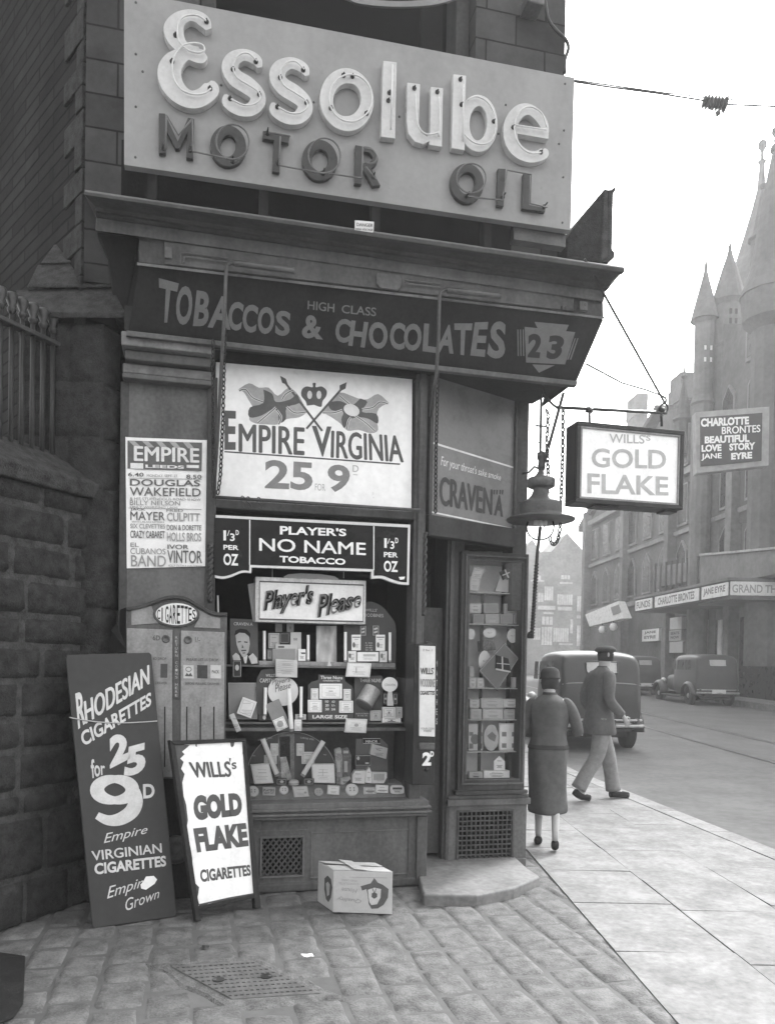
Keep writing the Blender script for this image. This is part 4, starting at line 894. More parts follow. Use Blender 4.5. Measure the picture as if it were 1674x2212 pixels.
for i, ch in enumerate('CIGARETTES'):
    x0 = 914+i*22.5+(3 if i > 1 else 0)+(4 if i == 1 else 0); x1 = x0+(7 if ch == 'I' else 19); xm = (x0+x1)/2; h_ = 60*math.sqrt(max(0, 1-((xm-1026)/124)**2))-5
    text(mb, ch, F, NM+.0135, ((x0, 200-h_), (x1, 201-h_), (x1, 201+h_), (x0, 200+h_)), off=.01)
mb.build('lettering', mat(.03, 'ink'), bg_)
for (cx_, cy_) in ((966, 343), (1094, 348)):
    c = F.W(*F.uz(cx_, cy_, NM), NM); MB().lathe(c, [(.024, -.002), (.024, .006), (.018, .01), (.013, .003), (.001, .002)], 20, F.n).build('coin_slot', mat(.1, 'metal'), t, smooth=True)
def inset(Fr, n, px, v, nm, par): mb = MB(); mb.pprism(Fr, px, n-.002, n+.0015); return mb.build(nm, mat(v, 'enamel'), par)
inset(F, NM, ((935, 488), (975, 489), (974, 570), (934, 569)), .07, 'display_slot', dl)
for i, (x_, v_) in enumerate(((1068, .5), (1148, .06), (1226, .5))):
    o_ = inset(F, NM, ((x_, 495), (x_+60, 497), (x_+60, 574), (x_, 572)), v_, 'display_slot', dr)
    if v_ > .3:
        mb = MB(); q_ = ((x_+8, 560), (x_+20, 540), (x_+30, 552), (x_+42, 540), (x_+54, 562)); poly(mb, F, NM+.0025, q_) if i == 0 else text(mb, 'PACK', F, NM+.0025, (x_+8, 525, x_+50, 545), off=.02)
        ribbon(mb, F, [(*F.uz(a, b, NM), .004) for a, b in ell(x_+30, 520, 16, 13, 14)], NM+.002, NM+.0028, True) if i == 0 else None
        mb.build('print', mat(.1, 'ink'), o_)
mb = MB()
for x_, y0_, y1_ in ((960, 738, 1090), (1088, 738, 1000), (1167, 738, 1000), (1246, 738, 1000)): mb.pprism(F, ((x_-3.5, y0_), (x_+3.5, y0_), (x_+2, y1_), (x_-5, y1_)), NM, NM+.002)
mb.build('column_slot', mat(.015, 'ink'), t)
mb = MB()
for s_, q in (('6D', (890, 322, 932, 352)), ('1/-', (1136, 332, 1164, 362)), ('6D DROP', (892, 450, 968, 466)), ('DRAWER', (905, 592, 972, 608)), ('PLEASE LET 1/- DROP', (1086, 455, 1270, 474)), ('BEFORE PULLING DRAWER', (1078, 596, 1276, 612))): text(mb, s_, F, NM+.0015, q, off=.01)
mb.build('lettering', mat(.08, 'ink'), t)
mb = MB()
for i, ch in enumerate('RETURN COINS HERE'): 
    if ch != ' ': text(mb, ch, F, NM+.0055, (1020, 328+i*21, 1034, 343+i*21), off=.0)
mb.build('strip_lettering', mat(.4, 'ink'), dc)
# wedge shaped dark bracket beside the machine
mb = MB(); p_ = [F.W(*F.uz(745, 155, .19), .19), F.W(*F.uz(745, 420, .19), .19), at(590, 430, 4.78), at(605, 235, 4.78), at(655, 190, 4.82)]
mb.add(p_+[p+V((.06, .28, 0)) for p in p_], [(0, 4, 3, 2, 1), (5, 6, 7, 8, 9), (0, 1, 6, 5), (1, 2, 7, 6), (2, 3, 8, 7), (3, 4, 9, 8), (4, 0, 5, 9)]); mb.build('side_casing', mat(.035, 'metal'), t)
MB().box(F, um0+.02, um1-.02, 0, zm(1165), .02, .09).build('back_board', mat(.03, 'wood'), t)
MB().lathe(F.W(*F.uz(1025, 1570, .12), .12), [(.075, -.04), (.085, 0), (.085, .02), (.05, .035), (.045, .03), (.02, .045)], 24, F.n).build('round_cover', mat(.1, 'metal'), t, smooth=True)
MB().tube([F.W(*F.uz(1268, 90, .17), .17), F.W(*F.uz(1270, 190, .17), .17)], .006, 8).build('lock_pin', mat(.3, 'metal'), t)
# ------------------------------------------------------------------ narrow machine on the window post
use('w3')
NW = .25
uw0, uw1 = U(62, 1000, .19), U(206, 1000, NW)
t = thing('penny_machine', F.W(*F.uz(130, 1430, .1), .1), 'narrow black vending machine with tall white enamel front on the window post', 'vending machine')
bp_ = MB().box(F, uw0, uw1, F.uz(150, 1425, NW)[1], F.uz(150, 604, NW)[1], .062, NW).build('body', mat(.03, 'metal'), t, bev=.006)
pl = MB().pprism(F, ((114, 615), (206, 618), (203, 1146), (112, 1142)), NW-.01, NW+.018).build('enamel_front', mat(.6, 'enamel'), t, bev=.003)
mb = MB()
for s_, q in (("WILLS'", (120, 742, 196, 782)), ('CIGARETTES', (116, 878, 200, 902))): text(mb, s_, F, NW+.0195, q, off=.03)
mb.build('lettering', mat(.05, 'ink'), pl)
mb = MB()
for s_, q in (('WOODBINE', (116, 808, 201, 856)), ('YOUR COIN', (120, 1092, 198, 1104)), ('HERE', (138, 1106, 182, 1117)), ('2 for 1', (132, 634, 186, 648))): text(mb, s_, F, NW+.0195, q, off=.02)
mb.build('faded_lettering', mat(.25, 'ink'), pl)
mb = MB()
for s_, q in (('2', (130, 1236, 180, 1314)), ('D', (176, 1230, 196, 1262))): text(mb, s_, F, NW+.002, q, off=.05)
mb.build('price', mat(.7, 'ink'), bp_)
MB().pprism(F, ((112, 1180), (204, 1182), (203, 1222), (112, 1220)), NW-.01, NW+.01).build('coin_plate', mat(.09, 'metal'), t, bev=.006)
c = F.W(*F.uz(155, 1336, NW), NW); MB().lathe(c, [(.014, 0), (.012, .01), (.002, .014)], 12, F.n).build('drawer_knob', mat(.02, 'metal'), t)
mb = MB()
for i, ch in enumerate('MATCHES'):
    text(mb, ch, F, .21, ((207, 700+i*56), (219, 700+i*56), (219, 738+i*56), (207, 738+i*56)), off=.0) if False else None
for i, ch in enumerate('MATCHES'):
    Fs = Frame(F.W(uw1+.001, 0, NW-.02), -F.n); 
    text(mb, ch, Fs, .001, ((208, 702+i*56), (217, 702+i*56), (217, 738+i*56), (208, 738+i*56)), off=.02)
mb.build('side_lettering', mat(.5, 'ink'), bp_) if mb.v else None
# ------------------------------------------------------------------ awning arms, ropes and chains
use('D')
def pn(x, y, n): return F.W(*F.uz(x, y, n), n)
t = thing('awning_crank', pn(462, 1060, .2), 'left cranked iron awning arm hanging down past the white panel', 'awning crank', 'cranked awning arms hanging from the blind box')
MB().tube([pn(635, 584, .5), pn(580, 577, .5), pn(520, 570, .5), pn(500, 567, .5), pn(491, 572, .5), pn(488, 590, .5), pn(485, 680, .48), pn(480, 760, .42), pn(470, 950, .3), pn(461, 1075, .16)], [.014, .014, .013, .012, .011, .01, .01, .01, .01, .01], 10).build('rod', mat(.08, 'metal'), t, smooth=True)
MB().tube([pn(636, 584, .5), pn(505, 567, .5)], .018, 10).build('sleeve', mat(.1, 'metal'), t, smooth=True)
t = thing('awning_crank', pn(935, 800, .4), 'right cranked iron awning arm hanging down past the fascia', 'awning crank', 'cranked awning arms hanging from the blind box')
MB().tube([pn(1080, 638, .5), pn(975, 627, .5), pn(958, 626, .5), pn(951, 632, .5), pn(949, 650, .5), pn(947, 730, .46), pn(943, 800, .4), pn(930, 900, .25)], .0105, 10).build('rod', mat(.08, 'metal'), t, smooth=True)
MB().tube([pn(1081, 638, .5), pn(965, 626, .5)], .018, 10).build('sleeve', mat(.1, 'metal'), t, smooth=True)
use('z3')
def chain(px, lab, n): 
    return tag(links(MB(), [pn(x, y, n_) if isinstance(n_, float) else n_ for (x, y, n_) in px], **n).build('chain', mat(.035, 'metal'), smooth=True), lab, 'chain')
chain([(520, 0, .25), (518, 250, .22), (520, 500, .17), (520, 870, .12)], 'leftmost dark chain beside the left awning arm', dict(r=.005, L=.032, wd=.01))
chain([(588, -90, .25), (583, 60, .24), (574, 450, .24), (560, 760, .2), (545, 860, .16)], 'dark chain hanging over the left edge of the white panel', dict(r=.005, L=.032, wd=.01))
use('z4')
chain([(166, 130, .28), (165, 300, .26), (160, 500, .2), (158, 770, .12)], 'dark chain hanging in front of the transom panel', dict(r=.006, L=.035, wd=.011))
# ------------------------------------------------------------------ hanging box sign on its bracket
YS = F.n
NH = .12
HS = F.shift(n=NH)
t = thing('hanging_sign', pn(1000, 740, NH), 'white glass box sign in a dark frame hanging from an iron bracket over the pavement', 'sign')
o_ = [HS.uz(x, y) for x, y in ((745, 369), (1272, 392), (1264, 745), (741, 733))]
hu0, hu1 = (o_[0][0]+o_[3][0])/2, (o_[1][0]+o_[2][0])/2; hz1, hz0 = (o_[0][1]+o_[1][1])/2, (o_[2][1]+o_[3][1])/2
hu0 = HS.uz(788, 550)[0]
hb = MB(); fw = .03
hb.box(HS, hu0, hu1, hz1-fw, hz1, -.17, 0).box(HS, hu0, hu1, hz0, hz0+fw, -.17, 0).box(HS, hu0, hu0+fw, hz0+fw+.0005, hz1-fw-.0005, -.17, 0).box(HS, hu1-fw, hu1, hz0+fw+.0005, hz1-fw-.0005, -.17, 0)
hb.build('frame', mat(.03, 'metal'), t, bev=.004)
fb = MB(); frame_bars(fb, HS, (hu0+fw, hu1-fw, hz0+fw, hz1-fw), .012, -.02, -.006); fb.build('bead', mat(.2, 'metal'), t)
gp = MB().box(HS, hu0+fw+.002, hu1-fw-.002, hz0+fw+.002, hz1-fw-.002, -.15, -.018).build('glass_face', mat(.86, 'enamel'), t)
MB().box(HS, hu0-.004, hu0-.0005, hz0+.02, hz1-.02, -.15, -.02).build('side_panel', mat(.025, 'metal'), t)
mb = MB()
for s_, q, o in (("WILLS", ((935, 418), (1090, 424), (1090, 462), (935, 458)), .03), ("'S", ((1090, 424), (1118, 425), (1118, 450), (1090, 448)), .02), ('GOLD', ((855, 482), (1188, 490), (1188, 576), (855, 568)), .02), ('FLAKE', ((836, 594), (1198, 610), (1198, 694), (836, 684)), .02)): text(mb, s_, HS, -.0165, q, off=o)
mb.build('lettering', mat(.42, 'ink'), gp)
mb = MB(); q0 = HS.uz(880, 733)[0]; mb.box(HS, hu0+.15, hu0+.34, hz0-.012, hz0-.0005, -.14, -.04).box(HS, hu1-.12, hu1-.02, hz0-.015, hz0-.0005, -.14, -.04); mb.build('drip_tray', mat(.05, 'metal'), t)
NB = NH-.085; pb_ = lambda x, y: F.W(*F.uz(x, y, NB), NB)
br = thing('sign_bracket', pb_(720, 300), 'thin iron bracket with two stay rods reaching out from the shop corner', 'bracket')
MB().tube([pb_(700, 300), pb_(1190, 325)], .011, 10).build('arm', mat(.05, 'metal'), br, smooth=True)
MB().tube([pn(1040-30, -150, .5) if False else F.W(*F.uz(824, -362, .6), .6), pb_(1165, 250), pb_(1185, 285)], .008, 8).build('stay_rod', mat(.05, 'metal'), br, smooth=True)
MB().tube([F.W(*F.uz(830, 105, .18), .18), pb_(990, 190), pb_(1100, 222), pb_(1165, 246)], .006, 8).build('stay_rod', mat(.06, 'metal'), br, smooth=True)
MB().tube([tuple(pb_(x, y)) for x, y in smoothpath([(1160, 245), (1185, 258), (1185, 280), (1165, 290), (1165, 320), (1190, 318), (1195, 295), (1175, 275)], 4)], .007, 8).build('hook', mat(.05, 'metal'), br, smooth=True)
for x_ in (845, 1166):
    MB().tube([pb_(x_, 298), pb_(x_+2, 385)], .009, 8).lathe(pb_(x_, 312), [(.02, -.02), (.02, .02)], 12, F.t).build('hanger', mat(.04, 'metal'), br, smooth=True)
MB().tube([pb_(1165, 318), pb_(1168, 385)], .004, 6).build('hanger_wire', mat(.05, 'metal'), br)
MB().tube([tuple(pb_(x, y)) for x, y in smoothpath([(700, 300), (680, 285), (655, 255), (640, 215), (632, 180)], 4)], .009, 8).build('scroll', mat(.05, 'metal'), br, smooth=True)
# ------------------------------------------------------------------ gas lamp at the corner
NL = -.02; pl_ = lambda x, y: F.W(*F.uz(x, y, NL), NL)
ax = pl_(628, 740); k_ = 1/1.7866*.86422/FPX*(ax.y)
t = thing('gas_lamp', pl_(630, 890), 'old gas lantern with wide flat brim and glass globe hanging at the shop corner', 'lamp')
def hz(y): return (pl_(628, y)-ax).z
pr = lambda *a: [(r_*k_, hz(y)) for r_, y in a]
MB().lathe(ax, pr((150, 806), (152, 800), (100, 788), (92, 780), (92, 776)), 40).build('brim', mat(.1, 'metal'), t, smooth=True)
MB().lathe(ax, pr((88, 800), (93, 776), (93, 770), (95, 768), (93, 735), (95, 730), (88, 727), (60, 712), (44, 695), (36, 675), (36, 662), (50, 660), (60, 655), (61, 625), (58, 618), (34, 612), (24, 600), (14, 585), (8, 580)), 40).build('hood', mat(.12, 'metal'), t, bev=.0, smooth=True)
MB().lathe(ax, pr((14, 582), (18, 560), (14, 540), (22, 525), (22, 505), (10, 498), (6, 495)), 16).build('cap', mat(.06, 'metal'), t, smooth=True)
MB().lathe(ax, pr((4, 895), (30, 890), (52, 872), (62, 850), (63, 830), (58, 805)), 32).build('globe', mat_glass('globe_glass', .93, 1.12), t, smooth=True)
for dx_ in (-22, 0, 20): MB().lathe(ax+F.t*dx_*k_, pr((3, 835), (10, 828), (12, 815), (8, 800)), 12).build('mantle', mat(.6, 'enamel'), t, smooth=True)
MB().tube([pl_(620, 575), pl_(600, 565), pl_(575, 590), pl_(545, 596)], .008, 8).build('gas_pipe', mat(.05, 'metal'), t, smooth=True)
MB().tube([pl_(640, 560), F.W(*F.uz(730, 235, .05), .05)], .011, 8).build('suspension_rod', mat(.05, 'metal'), t, smooth=True)
MB().tube([pl_(626, 520), pl_(630, 240)], .009, 8).build('suspension_pipe', mat(.05, 'metal'), t, smooth=True)
MB().tube([pl_(606, 382), pl_(655, 385)], .007, 8).tube([pl_(610, 385), pl_(612, 440), pl_(630, 480)], .003, 6).build('tap_lever', mat(.05, 'metal'), t, smooth=True)
def chain2(px, n_, lab): return tag(links(MB(), [F.W(*F.uz(x, y, n_), n_) for x, y in px], r=.007, L=.036, wd=.011).build('chain', mat(.035, 'metal'), smooth=True), lab, 'chain')
chain2([(650, 308), (662, 330), (655, 450), (662, 610)], .04, 'short dark chain behind the cap of the gas lamp')
chain2([(728, 300), (726, 500), (718, 720)], .04, 'long dark chain beside the left edge of the hanging sign') 
chain2([(716, 815), (712, 860), (700, 905), (685, 915), (672, 900), (668, 875)], .05, 'looped end of a dark chain below the lamp brim')
q = thing('awning_pole', F.W(*F.uz(585, 1330, .05), .05), 'dark rope bound pole slanting down from the lamp to the show case', 'pole')
MB().tube([F.W(*F.uz(626, 835, .05), .05), F.W(*F.uz(612, 960, .03), .03), F.W(*F.uz(588, 1325, .0), .0)], .012, 10).build('rod', mat(.04, 'metal'), q, smooth=True)
a0_, a1_ = F.W(*F.uz(610, 1000, .03), .03), F.W(*F.uz(589, 1320, .0), .0)
MB().tube([a0_+(a1_-a0_)*(i/160)+F.t*.012*cos(i*.9)+F.n*.012*sin(i*.9) for i in range(161)], .006, 5).build('rope_binding', mat(.05, 'cloth'), q, smooth=True)
MB().lathe(F.W(*F.uz(583, 1320, -.02), -.02), [(.022, -.02), (.026, 0), (.018, .025)], 12).build('foot_bracket', mat(.04, 'metal'), q, smooth=True)
use('D')
# ------------------------------------------------------------------ boards standing on the setts
use('w2')
bl, brr = ground(540, 2030), ground(1030, 1960); YT = 4.34
tl = at(383, 440, YT); tr = brr+(tl-bl)
RB = Frame(bl, brr-bl, tl-bl)
t = thing('leaning_board', (bl+brr)/2, 'tall dark painted board leaning on the stone wall, lettered for cigarettes at 25 for 9d', 'board')
cor = [RB.uz(*p) for p in ((390, 436), (870, 422), (882, 435), (1030, 1945), (1018, 1962), (548, 2030), (538, 2018), (383, 455))]
MB().prism(RB, cor, -.02, 0).build('board', mat(.042, 'board'), t, bev=.004)
mb = MB()
for s_, q, o in (('R', ((438, 662), (492, 640), (498, 835), (456, 870)), .03), ('HODESIAN', ((490, 708), (866, 494), (868, 606), (500, 838)), .03), ('CIGARETTES', ((462, 892), (880, 650), (880, 730), (488, 972)), .03),
                 ('2', ((636, 905), (742, 893), (758, 1040), (606, 1108) if False else (640, 1100)), .06), ('5', ((738, 975), (850, 945), (846, 1120), (720, 1150)), .05), ('for', ((525, 1040), (610, 1060), (612, 1130), (535, 1158)), .02),
                 ('D', ((832, 1190), (898, 1185), (902, 1268), (834, 1274)), .03),
                 ('VIRGINIAN', ((532, 1580), (938, 1534), (942, 1588), (538, 1636)), .035), ('CIGARETTES', ((548, 1652), (965, 1605), (968, 1668), (552, 1718)), .035)):
    text(mb, s_, RB, .001, q, off=o)
k9 = .00096
ribbon(mb, RB, [(*RB.uz(x, y, .001), (44+34*abs(cos(math.atan2((y-1222)*1.8, x-668))))*k9) for x, y in ell(668, 1222, 102, 62, 40)], .0004, .001, True)
ribbon(mb, RB, [(*RB.uz(x, y, .0012), w9*k9) for x, y, w9 in smoothpath([(778, 1228, 70), (790, 1290, 82), (765, 1350, 84), (700, 1392, 74), (630, 1400, 56), (565, 1372, 40)], 6)], .0006, .0012)
def script(mb, Fr, n, q, s_, w_=.012): text(mb, s_, Fr, n, q, off=.0, shear=.35)
for s_, q in (('Empire', ((600, 1480), (858, 1428), (860, 1490), (606, 1552))), ('Empire', ((618, 1790), (870, 1722), (870, 1790), (626, 1880))), ('Grown', ((722, 1860), (925, 1798), (930, 1850), (735, 1930)))): script(mb, RB, .001, q, s_)
mb.build('lettering', mat(.52, 'ink'), t)
mb = MB(); poly(mb, RB, .002, ((850, 1728), (895, 1724), (915, 1745), (900, 1770), (850, 1805), (822, 1798), (818, 1775), (835, 1755))); mb.build('torn_label', mat(.75, 'paper'), t)
mb = MB(); mb.tube([RB.W(*RB.uz(x, y, .004), .004) for x, y in smoothpath([(405, 800), (440, 808), (560, 826), (700, 833), (830, 828), (915, 822)], 5)], .0035, 6); mb.build('string', mat(.4, 'cloth'), t, smooth=True)
# sandwich board
a, b = ground(1160, 1985), ground(1500, 1915); c = at(1003, 938, 4.46); 
SB = Frame(a, b-a, (c-a)); t = thing('sandwich_board', (a+b)/2, 'white enamel pavement board in a dark frame with chipped edges', 'board')
q4 = [SB.uz(*p) for p in ((990, 935), (1424, 922), (1516, 1912), (1140, 1986))]
def lerp4(q, a, b): return ((q[3][0]*(1-a)+q[2][0]*a)*(1-b)+(q[0][0]*(1-a)+q[1][0]*a)*b, (q[3][1]*(1-a)+q[2][1]*a)*(1-b)+(q[0][1]*(1-a)+q[1][1]*a)*b)
g_ = lambda x, y, n=0: SB.uz(x, y, n)
mb = MB()
mb.prism(SB, [g_(*p) for p in ((985, 932), (1016, 950), (1168, 1985), (1138, 1988))], -.03, .008)
mb.prism(SB, [g_(*p) for p in ((1410, 935), (1426, 922), (1516, 1910), (1482, 1915))], -.03, .008)
mb.prism(SB, [g_(*p) for p in ((985, 938), (1426, 922), (1424, 942), (1012, 962))], -.029, .012)
mb.prism(SB, [g_(*p) for p in ((1152, 1900), (1490, 1828), (1490, 1850), (1155, 1925))], -.029, .006)
mb.build('frame', mat(.03, 'wood'), t, bev=.003)
ep = MB().prism(SB, [g_(*p) for p in ((1010, 955), (1415, 940), (1490, 1832), (1152, 1902))], -.012, -.002).build('enamel_plate', mat(.74, 'enamel'), t)
mb = MB()
for pts in (((1010, 955), (1105, 962), (1085, 980), (1060, 1000), (1075, 1015), (1050, 1040), (1070, 1060), (1055, 1100), (1075, 1130), (1062, 1180), (1070, 1260), (1085, 1310), (1095, 1400), (1088, 1440), (1095, 1500), (1110, 1560), (1120, 1620), (1125, 1720), (1130, 1760), (1160, 1790), (1155, 1830), (1150, 1850), (1160, 1890), (1152, 1902), (1040, 1200)),
            ((1340, 942), (1366, 942), (1362, 965), (1352, 975), (1344, 968)), ((1140, 956), (1146, 956), (1148, 972), (1138, 968)), ((1414, 985), (1418, 985), (1420, 1030), (1413, 1010)), ((1478, 1715), (1484, 1715), (1486, 1735), (1478, 1728)),
            ((1452, 1500), (1470, 1500), (1476, 1570), (1462, 1540)), ((1160, 1888), (1250, 1868), (1330, 1850), (1490, 1822), (1490, 1832), (1330, 1868), (1220, 1884), (1160, 1902))):
    mb.prism(SB, [g_(*p) for p in pts], -.003, -.0012)
mb.build('chipped_patch', mat(.06, 'metal'), ep)
mb = MB()
for s_, q, o in (('WILLS', ((1100, 1062), (1338, 1058), (1345, 1145), (1128, 1152)), .05), ("'", ((1334, 1038), (1344, 1037), (1342, 1060), (1336, 1060)), .01), ('S', ((1346, 1065), (1376, 1060), (1378, 1100), (1352, 1104)), .04), ('GOLD', ((1122, 1255), (1402, 1238), (1414, 1372), (1132, 1404)), .075),
                 ('FLAKE', ((1124, 1447), (1432, 1414), (1448, 1550), (1148, 1588)), .06), ('CIGARETTES', ((1162, 1688), (1456, 1658), (1462, 1722), (1170, 1762)), .04)): text(mb, s_, SB, -.0005, q, off=o)
mb.build('lettering', mat(.09, 'ink'), ep)
a2, b2 = a+F.n*-.28, b+F.n*-.3
top1, top2 = SB.W(*g_(1000, 945)), SB.W(*g_(1424, 930))
mb = MB()
for p_, q_ in ((a2, top1), (b2, top2)): mb.tube([p_+Z*.0, q_-F.n*.03], .016, 4)
mb.tube([a2+(top1-a2)*.2, b2+(top2-b2)*.2], .016, 4); mb.build('rear_frame', mat(.03, 'wood'), t)
# cardboard box
use('v4')
a = ground(926, 1762, .003); b = ground(1340, 1778, .003); c = ground(812, 1685, .003)
t_ = (b-a).normalized(); BX = Frame(a, t_, Z); hb_ = BX.uz(945, 1470)[1]; wb = (b-a).length; db = abs((c-a).dot(BX.n))*1.0
t = thing('cardboard_box', a+t_*wb/2, 'pale cardboard carton standing upside down on the setts below the shop window', 'box')
sk = (c-a).dot(t_)
vs = []
for n_, dx_ in ((0, 0), (-db, sk*.95)):
    for z_ in (0, hb_): vs += [BX.W(dx_, z_, n_), BX.W(wb+dx_, z_, n_)]
MB().add(vs, [(0, 1, 3, 2), (4, 6, 7, 5), (0, 4, 5, 1), (2, 3, 7, 6), (0, 2, 6, 4), (1, 5, 7, 3)]).build('carton', mat(.42, 'paper'), t, bev=.004)
mb = MB(); m_ = (vs[2]+vs[3])/2; m2 = (vs[6]+vs[7])/2; e_ = t_*.03
mb.quad(vs[2]+Z*.003, vs[3]+Z*.003, vs[3]+Z*.003+(vs[7]-vs[3])*.5, vs[2]+Z*.006+(vs[6]-vs[2])*.48)
mb.quad(vs[2]+(vs[6]-vs[2])*.52+Z*.014, vs[3]+(vs[7]-vs[3])*.52+Z*.006, vs[7]+Z*.003, vs[6]+Z*.003); mb.build('top_flap', mat(.42, 'paper'), t)
mb = MB(); cc = (vs[2]+vs[6])/2; mb.quad((m_+m2)/2-t_*.05+Z*.012-(m2-m_)*.5, (m_+m2)/2+t_*.03+Z*.01-(m2-m_)*.5, (m_+m2)/2+t_*.03+Z*.01+(m2-m_)*.49, (m_+m2)/2-t_*.05+Z*.016+(m2-m_)*.49); mb.build('paper_tape', mat(.42, 'paper'), t)
def texti(mb, s_, Fr, n, q, off=.02, shear=0): text(mb, s_, Fr, n, (q[2], q[3], q[0], q[1]), off=off, shear=shear)
mb = MB()
for s_, q, sh in (('Quality', ((950, 1645), (1128, 1668), (1122, 1702), (958, 1680)), .3), ('House', ((985, 1588), (1098, 1600), (1094, 1630), (990, 1620)), .3)): texti(mb, s_, BX, .001, q, .02, sh)
for s_, q in (('CHOCOLATES', ((968, 1550), (1105, 1560), (1104, 1572), (968, 1566))), ('AND CAKES', ((985, 1528), (1095, 1538), (1095, 1550), (985, 1543)))): texti(mb, s_, BX, .001, q, .0)
poly(mb, BX, .001, ((1042, 1515), (1305, 1520), (1305, 1524), (1042, 1518)))
mb.build('faded_print', mat(.3, 'ink'), t)
mb = MB(); poly(mb, BX, .0008, ((1120, 1580), (1190, 1560), (1215, 1522), (1240, 1555), (1275, 1570), (1315, 1600), (1310, 1660), (1280, 1710), (1240, 1735), (1195, 1738), (1175, 1700), (1170, 1640), (1160, 1600), (1130, 1610)))
mb.build('printed_emblem', mat(.1, 'ink'), t)
mb = MB(); poly(mb, BX, .0018, ((1170, 1605), (1215, 1590), (1262, 1600), (1258, 1660), (1235, 1705), (1195, 1712), (1180, 1690))); mb.build('emblem_field', mat(.48, 'ink'), t)
mb = MB(); poly(mb, BX, .0026, ((1198, 1630), (1215, 1622), (1235, 1632), (1235, 1655), (1215, 1668), (1196, 1655))); ribbon(mb, BX, [(*BX.uz(x, y), .004) for x, y in ((1215, 1625), (1200, 1590), (1190, 1570))], .002, .0026); ribbon(mb, BX, [(*BX.uz(x, y), .004) for x, y in ((1218, 1625), (1228, 1595))], .002, .0026); mb.build('emblem_figure', mat(.1, 'ink'), t)
BS = Frame(vs[4], vs[0]-vs[4], Z)
mb = MB(); poly(mb, BS, .001, ((868, 1525), (890, 1505), (912, 1530), (922, 1590), (912, 1660), (895, 1692), (878, 1670), (866, 1600))); mb.build('printed_emblem', mat(.09, 'ink'), t)
mb = MB(); poly(mb, BS, .002, ((878, 1560), (892, 1548), (905, 1570), (900, 1640), (886, 1650))); mb.build('emblem_field', mat(.35, 'ink'), t)
use('D')
# scraps of litter
for (x, y, lab) in ((663, 2067, 'crumpled white paper scrap lying beside the coal plate'), (443, 2049, 'small dark scrap lying above the coal plate')):
    p = ground(x, y, .006); mb = MB(); k = 9
    vv = [p+V((.03*cos(i*2*pi/k)*rnd.uniform(.6, 1.2), .02*sin(i*2*pi/k)*rnd.uniform(.6, 1.2), rnd.uniform(0, .012))) for i in range(k)]
    mb.add(vv+[p+Z*.012], [(i, (i+1) % k, k) for i in range(k)]); tag(mb.build('paper_scrap', mat(.75 if x > 500 else .05, 'paper')), lab, 'litter')
# ------------------------------------------------------------------ shop window interior and display
use('w1')
wu0, wu1 = uB+.05, uW1; zf = F.uz(700, 1705, 0)[1]; zt_w = ZZ(690, 802)
N2 = -.36; Q = .4
t = thing('display_case', F.W((wu0+wu1)/2, zf, -.25), 'dark panelled inside of the shop window with two stepped shelves', 'display case')
MB().box(F, wu0, wu1, zf, zt_w+.3, N2-.02, N2).build('back_panel', mat(.05, 'paint'), t)
MB().box(F, wu0-.02, wu0-.002, zf, zt_w, N2, -.005).box(F, wu1+.002, wu1+.02, zf, zt_w, N2, -.11).build('side_panel', mat(.1, 'paint'), t)
MB().box(F, wu0-.02, wu1+.02, zt_w-.35, zt_w-.33, N2, -.06).build('top_panel', mat(.12, 'paint'), t)
zb = F.uz(700, 1592, -.14)[1]
MB().profile(F, wu0, wu1, [(zf-.05, -.01), (zf, -.01), (zb, -.14), (zb, N2), (zf-.05, N2)]).build('display_bed', mat(.3, 'cloth'), t)
zA, zB_ = F.uz(850, 722, -.085)[1], F.uz(850, 1133, -.085)[1]
MB().box(F, wu0, F.uz(1350, 720, -.085)[0], zA-.012, zA, N2, -.085).build('shelf', mat(.14, 'wood'), t, bev=.003)
MB().box(F, wu0, F.uz(1400, 1130, -.085)[0], zB_-.012, zB_, N2, -.085).build('shelf', mat(.14, 'wood'), t, bev=.003)
zA2 = F.uz(850, 690, -.1)[1]
MB().box(F, F.uz(345, 700, -.1)[0], F.uz(1345, 700, -.1)[0], zA+.0005, zA2, N2+.02, -.1).build('shelf_riser', mat(.28, 'paint'), t, bev=.003)
MB().quad(*[F.W(u, z, -.002) for u, z in ((wu0, zf-.005), (wu1+.004, zf-.005), (wu1+.004, zt_w-.3), (wu0, zt_w-.3))]).build('window_glass', mat_glass('shop_glass', .97, 1.45), t)
def rrect(x0, y0, x1, y1, rot=0.0):
    cx, cy = (x0+x1)/2, (y0+y1)/2
    return [(cx+(x-cx)*cos(rot)-(y-cy)*sin(rot), cy+(x-cx)*sin(rot)+(y-cy)*cos(rot)) for x, y in ((x0, y0), (x1, y0), (x1, y1), (x0, y1))]
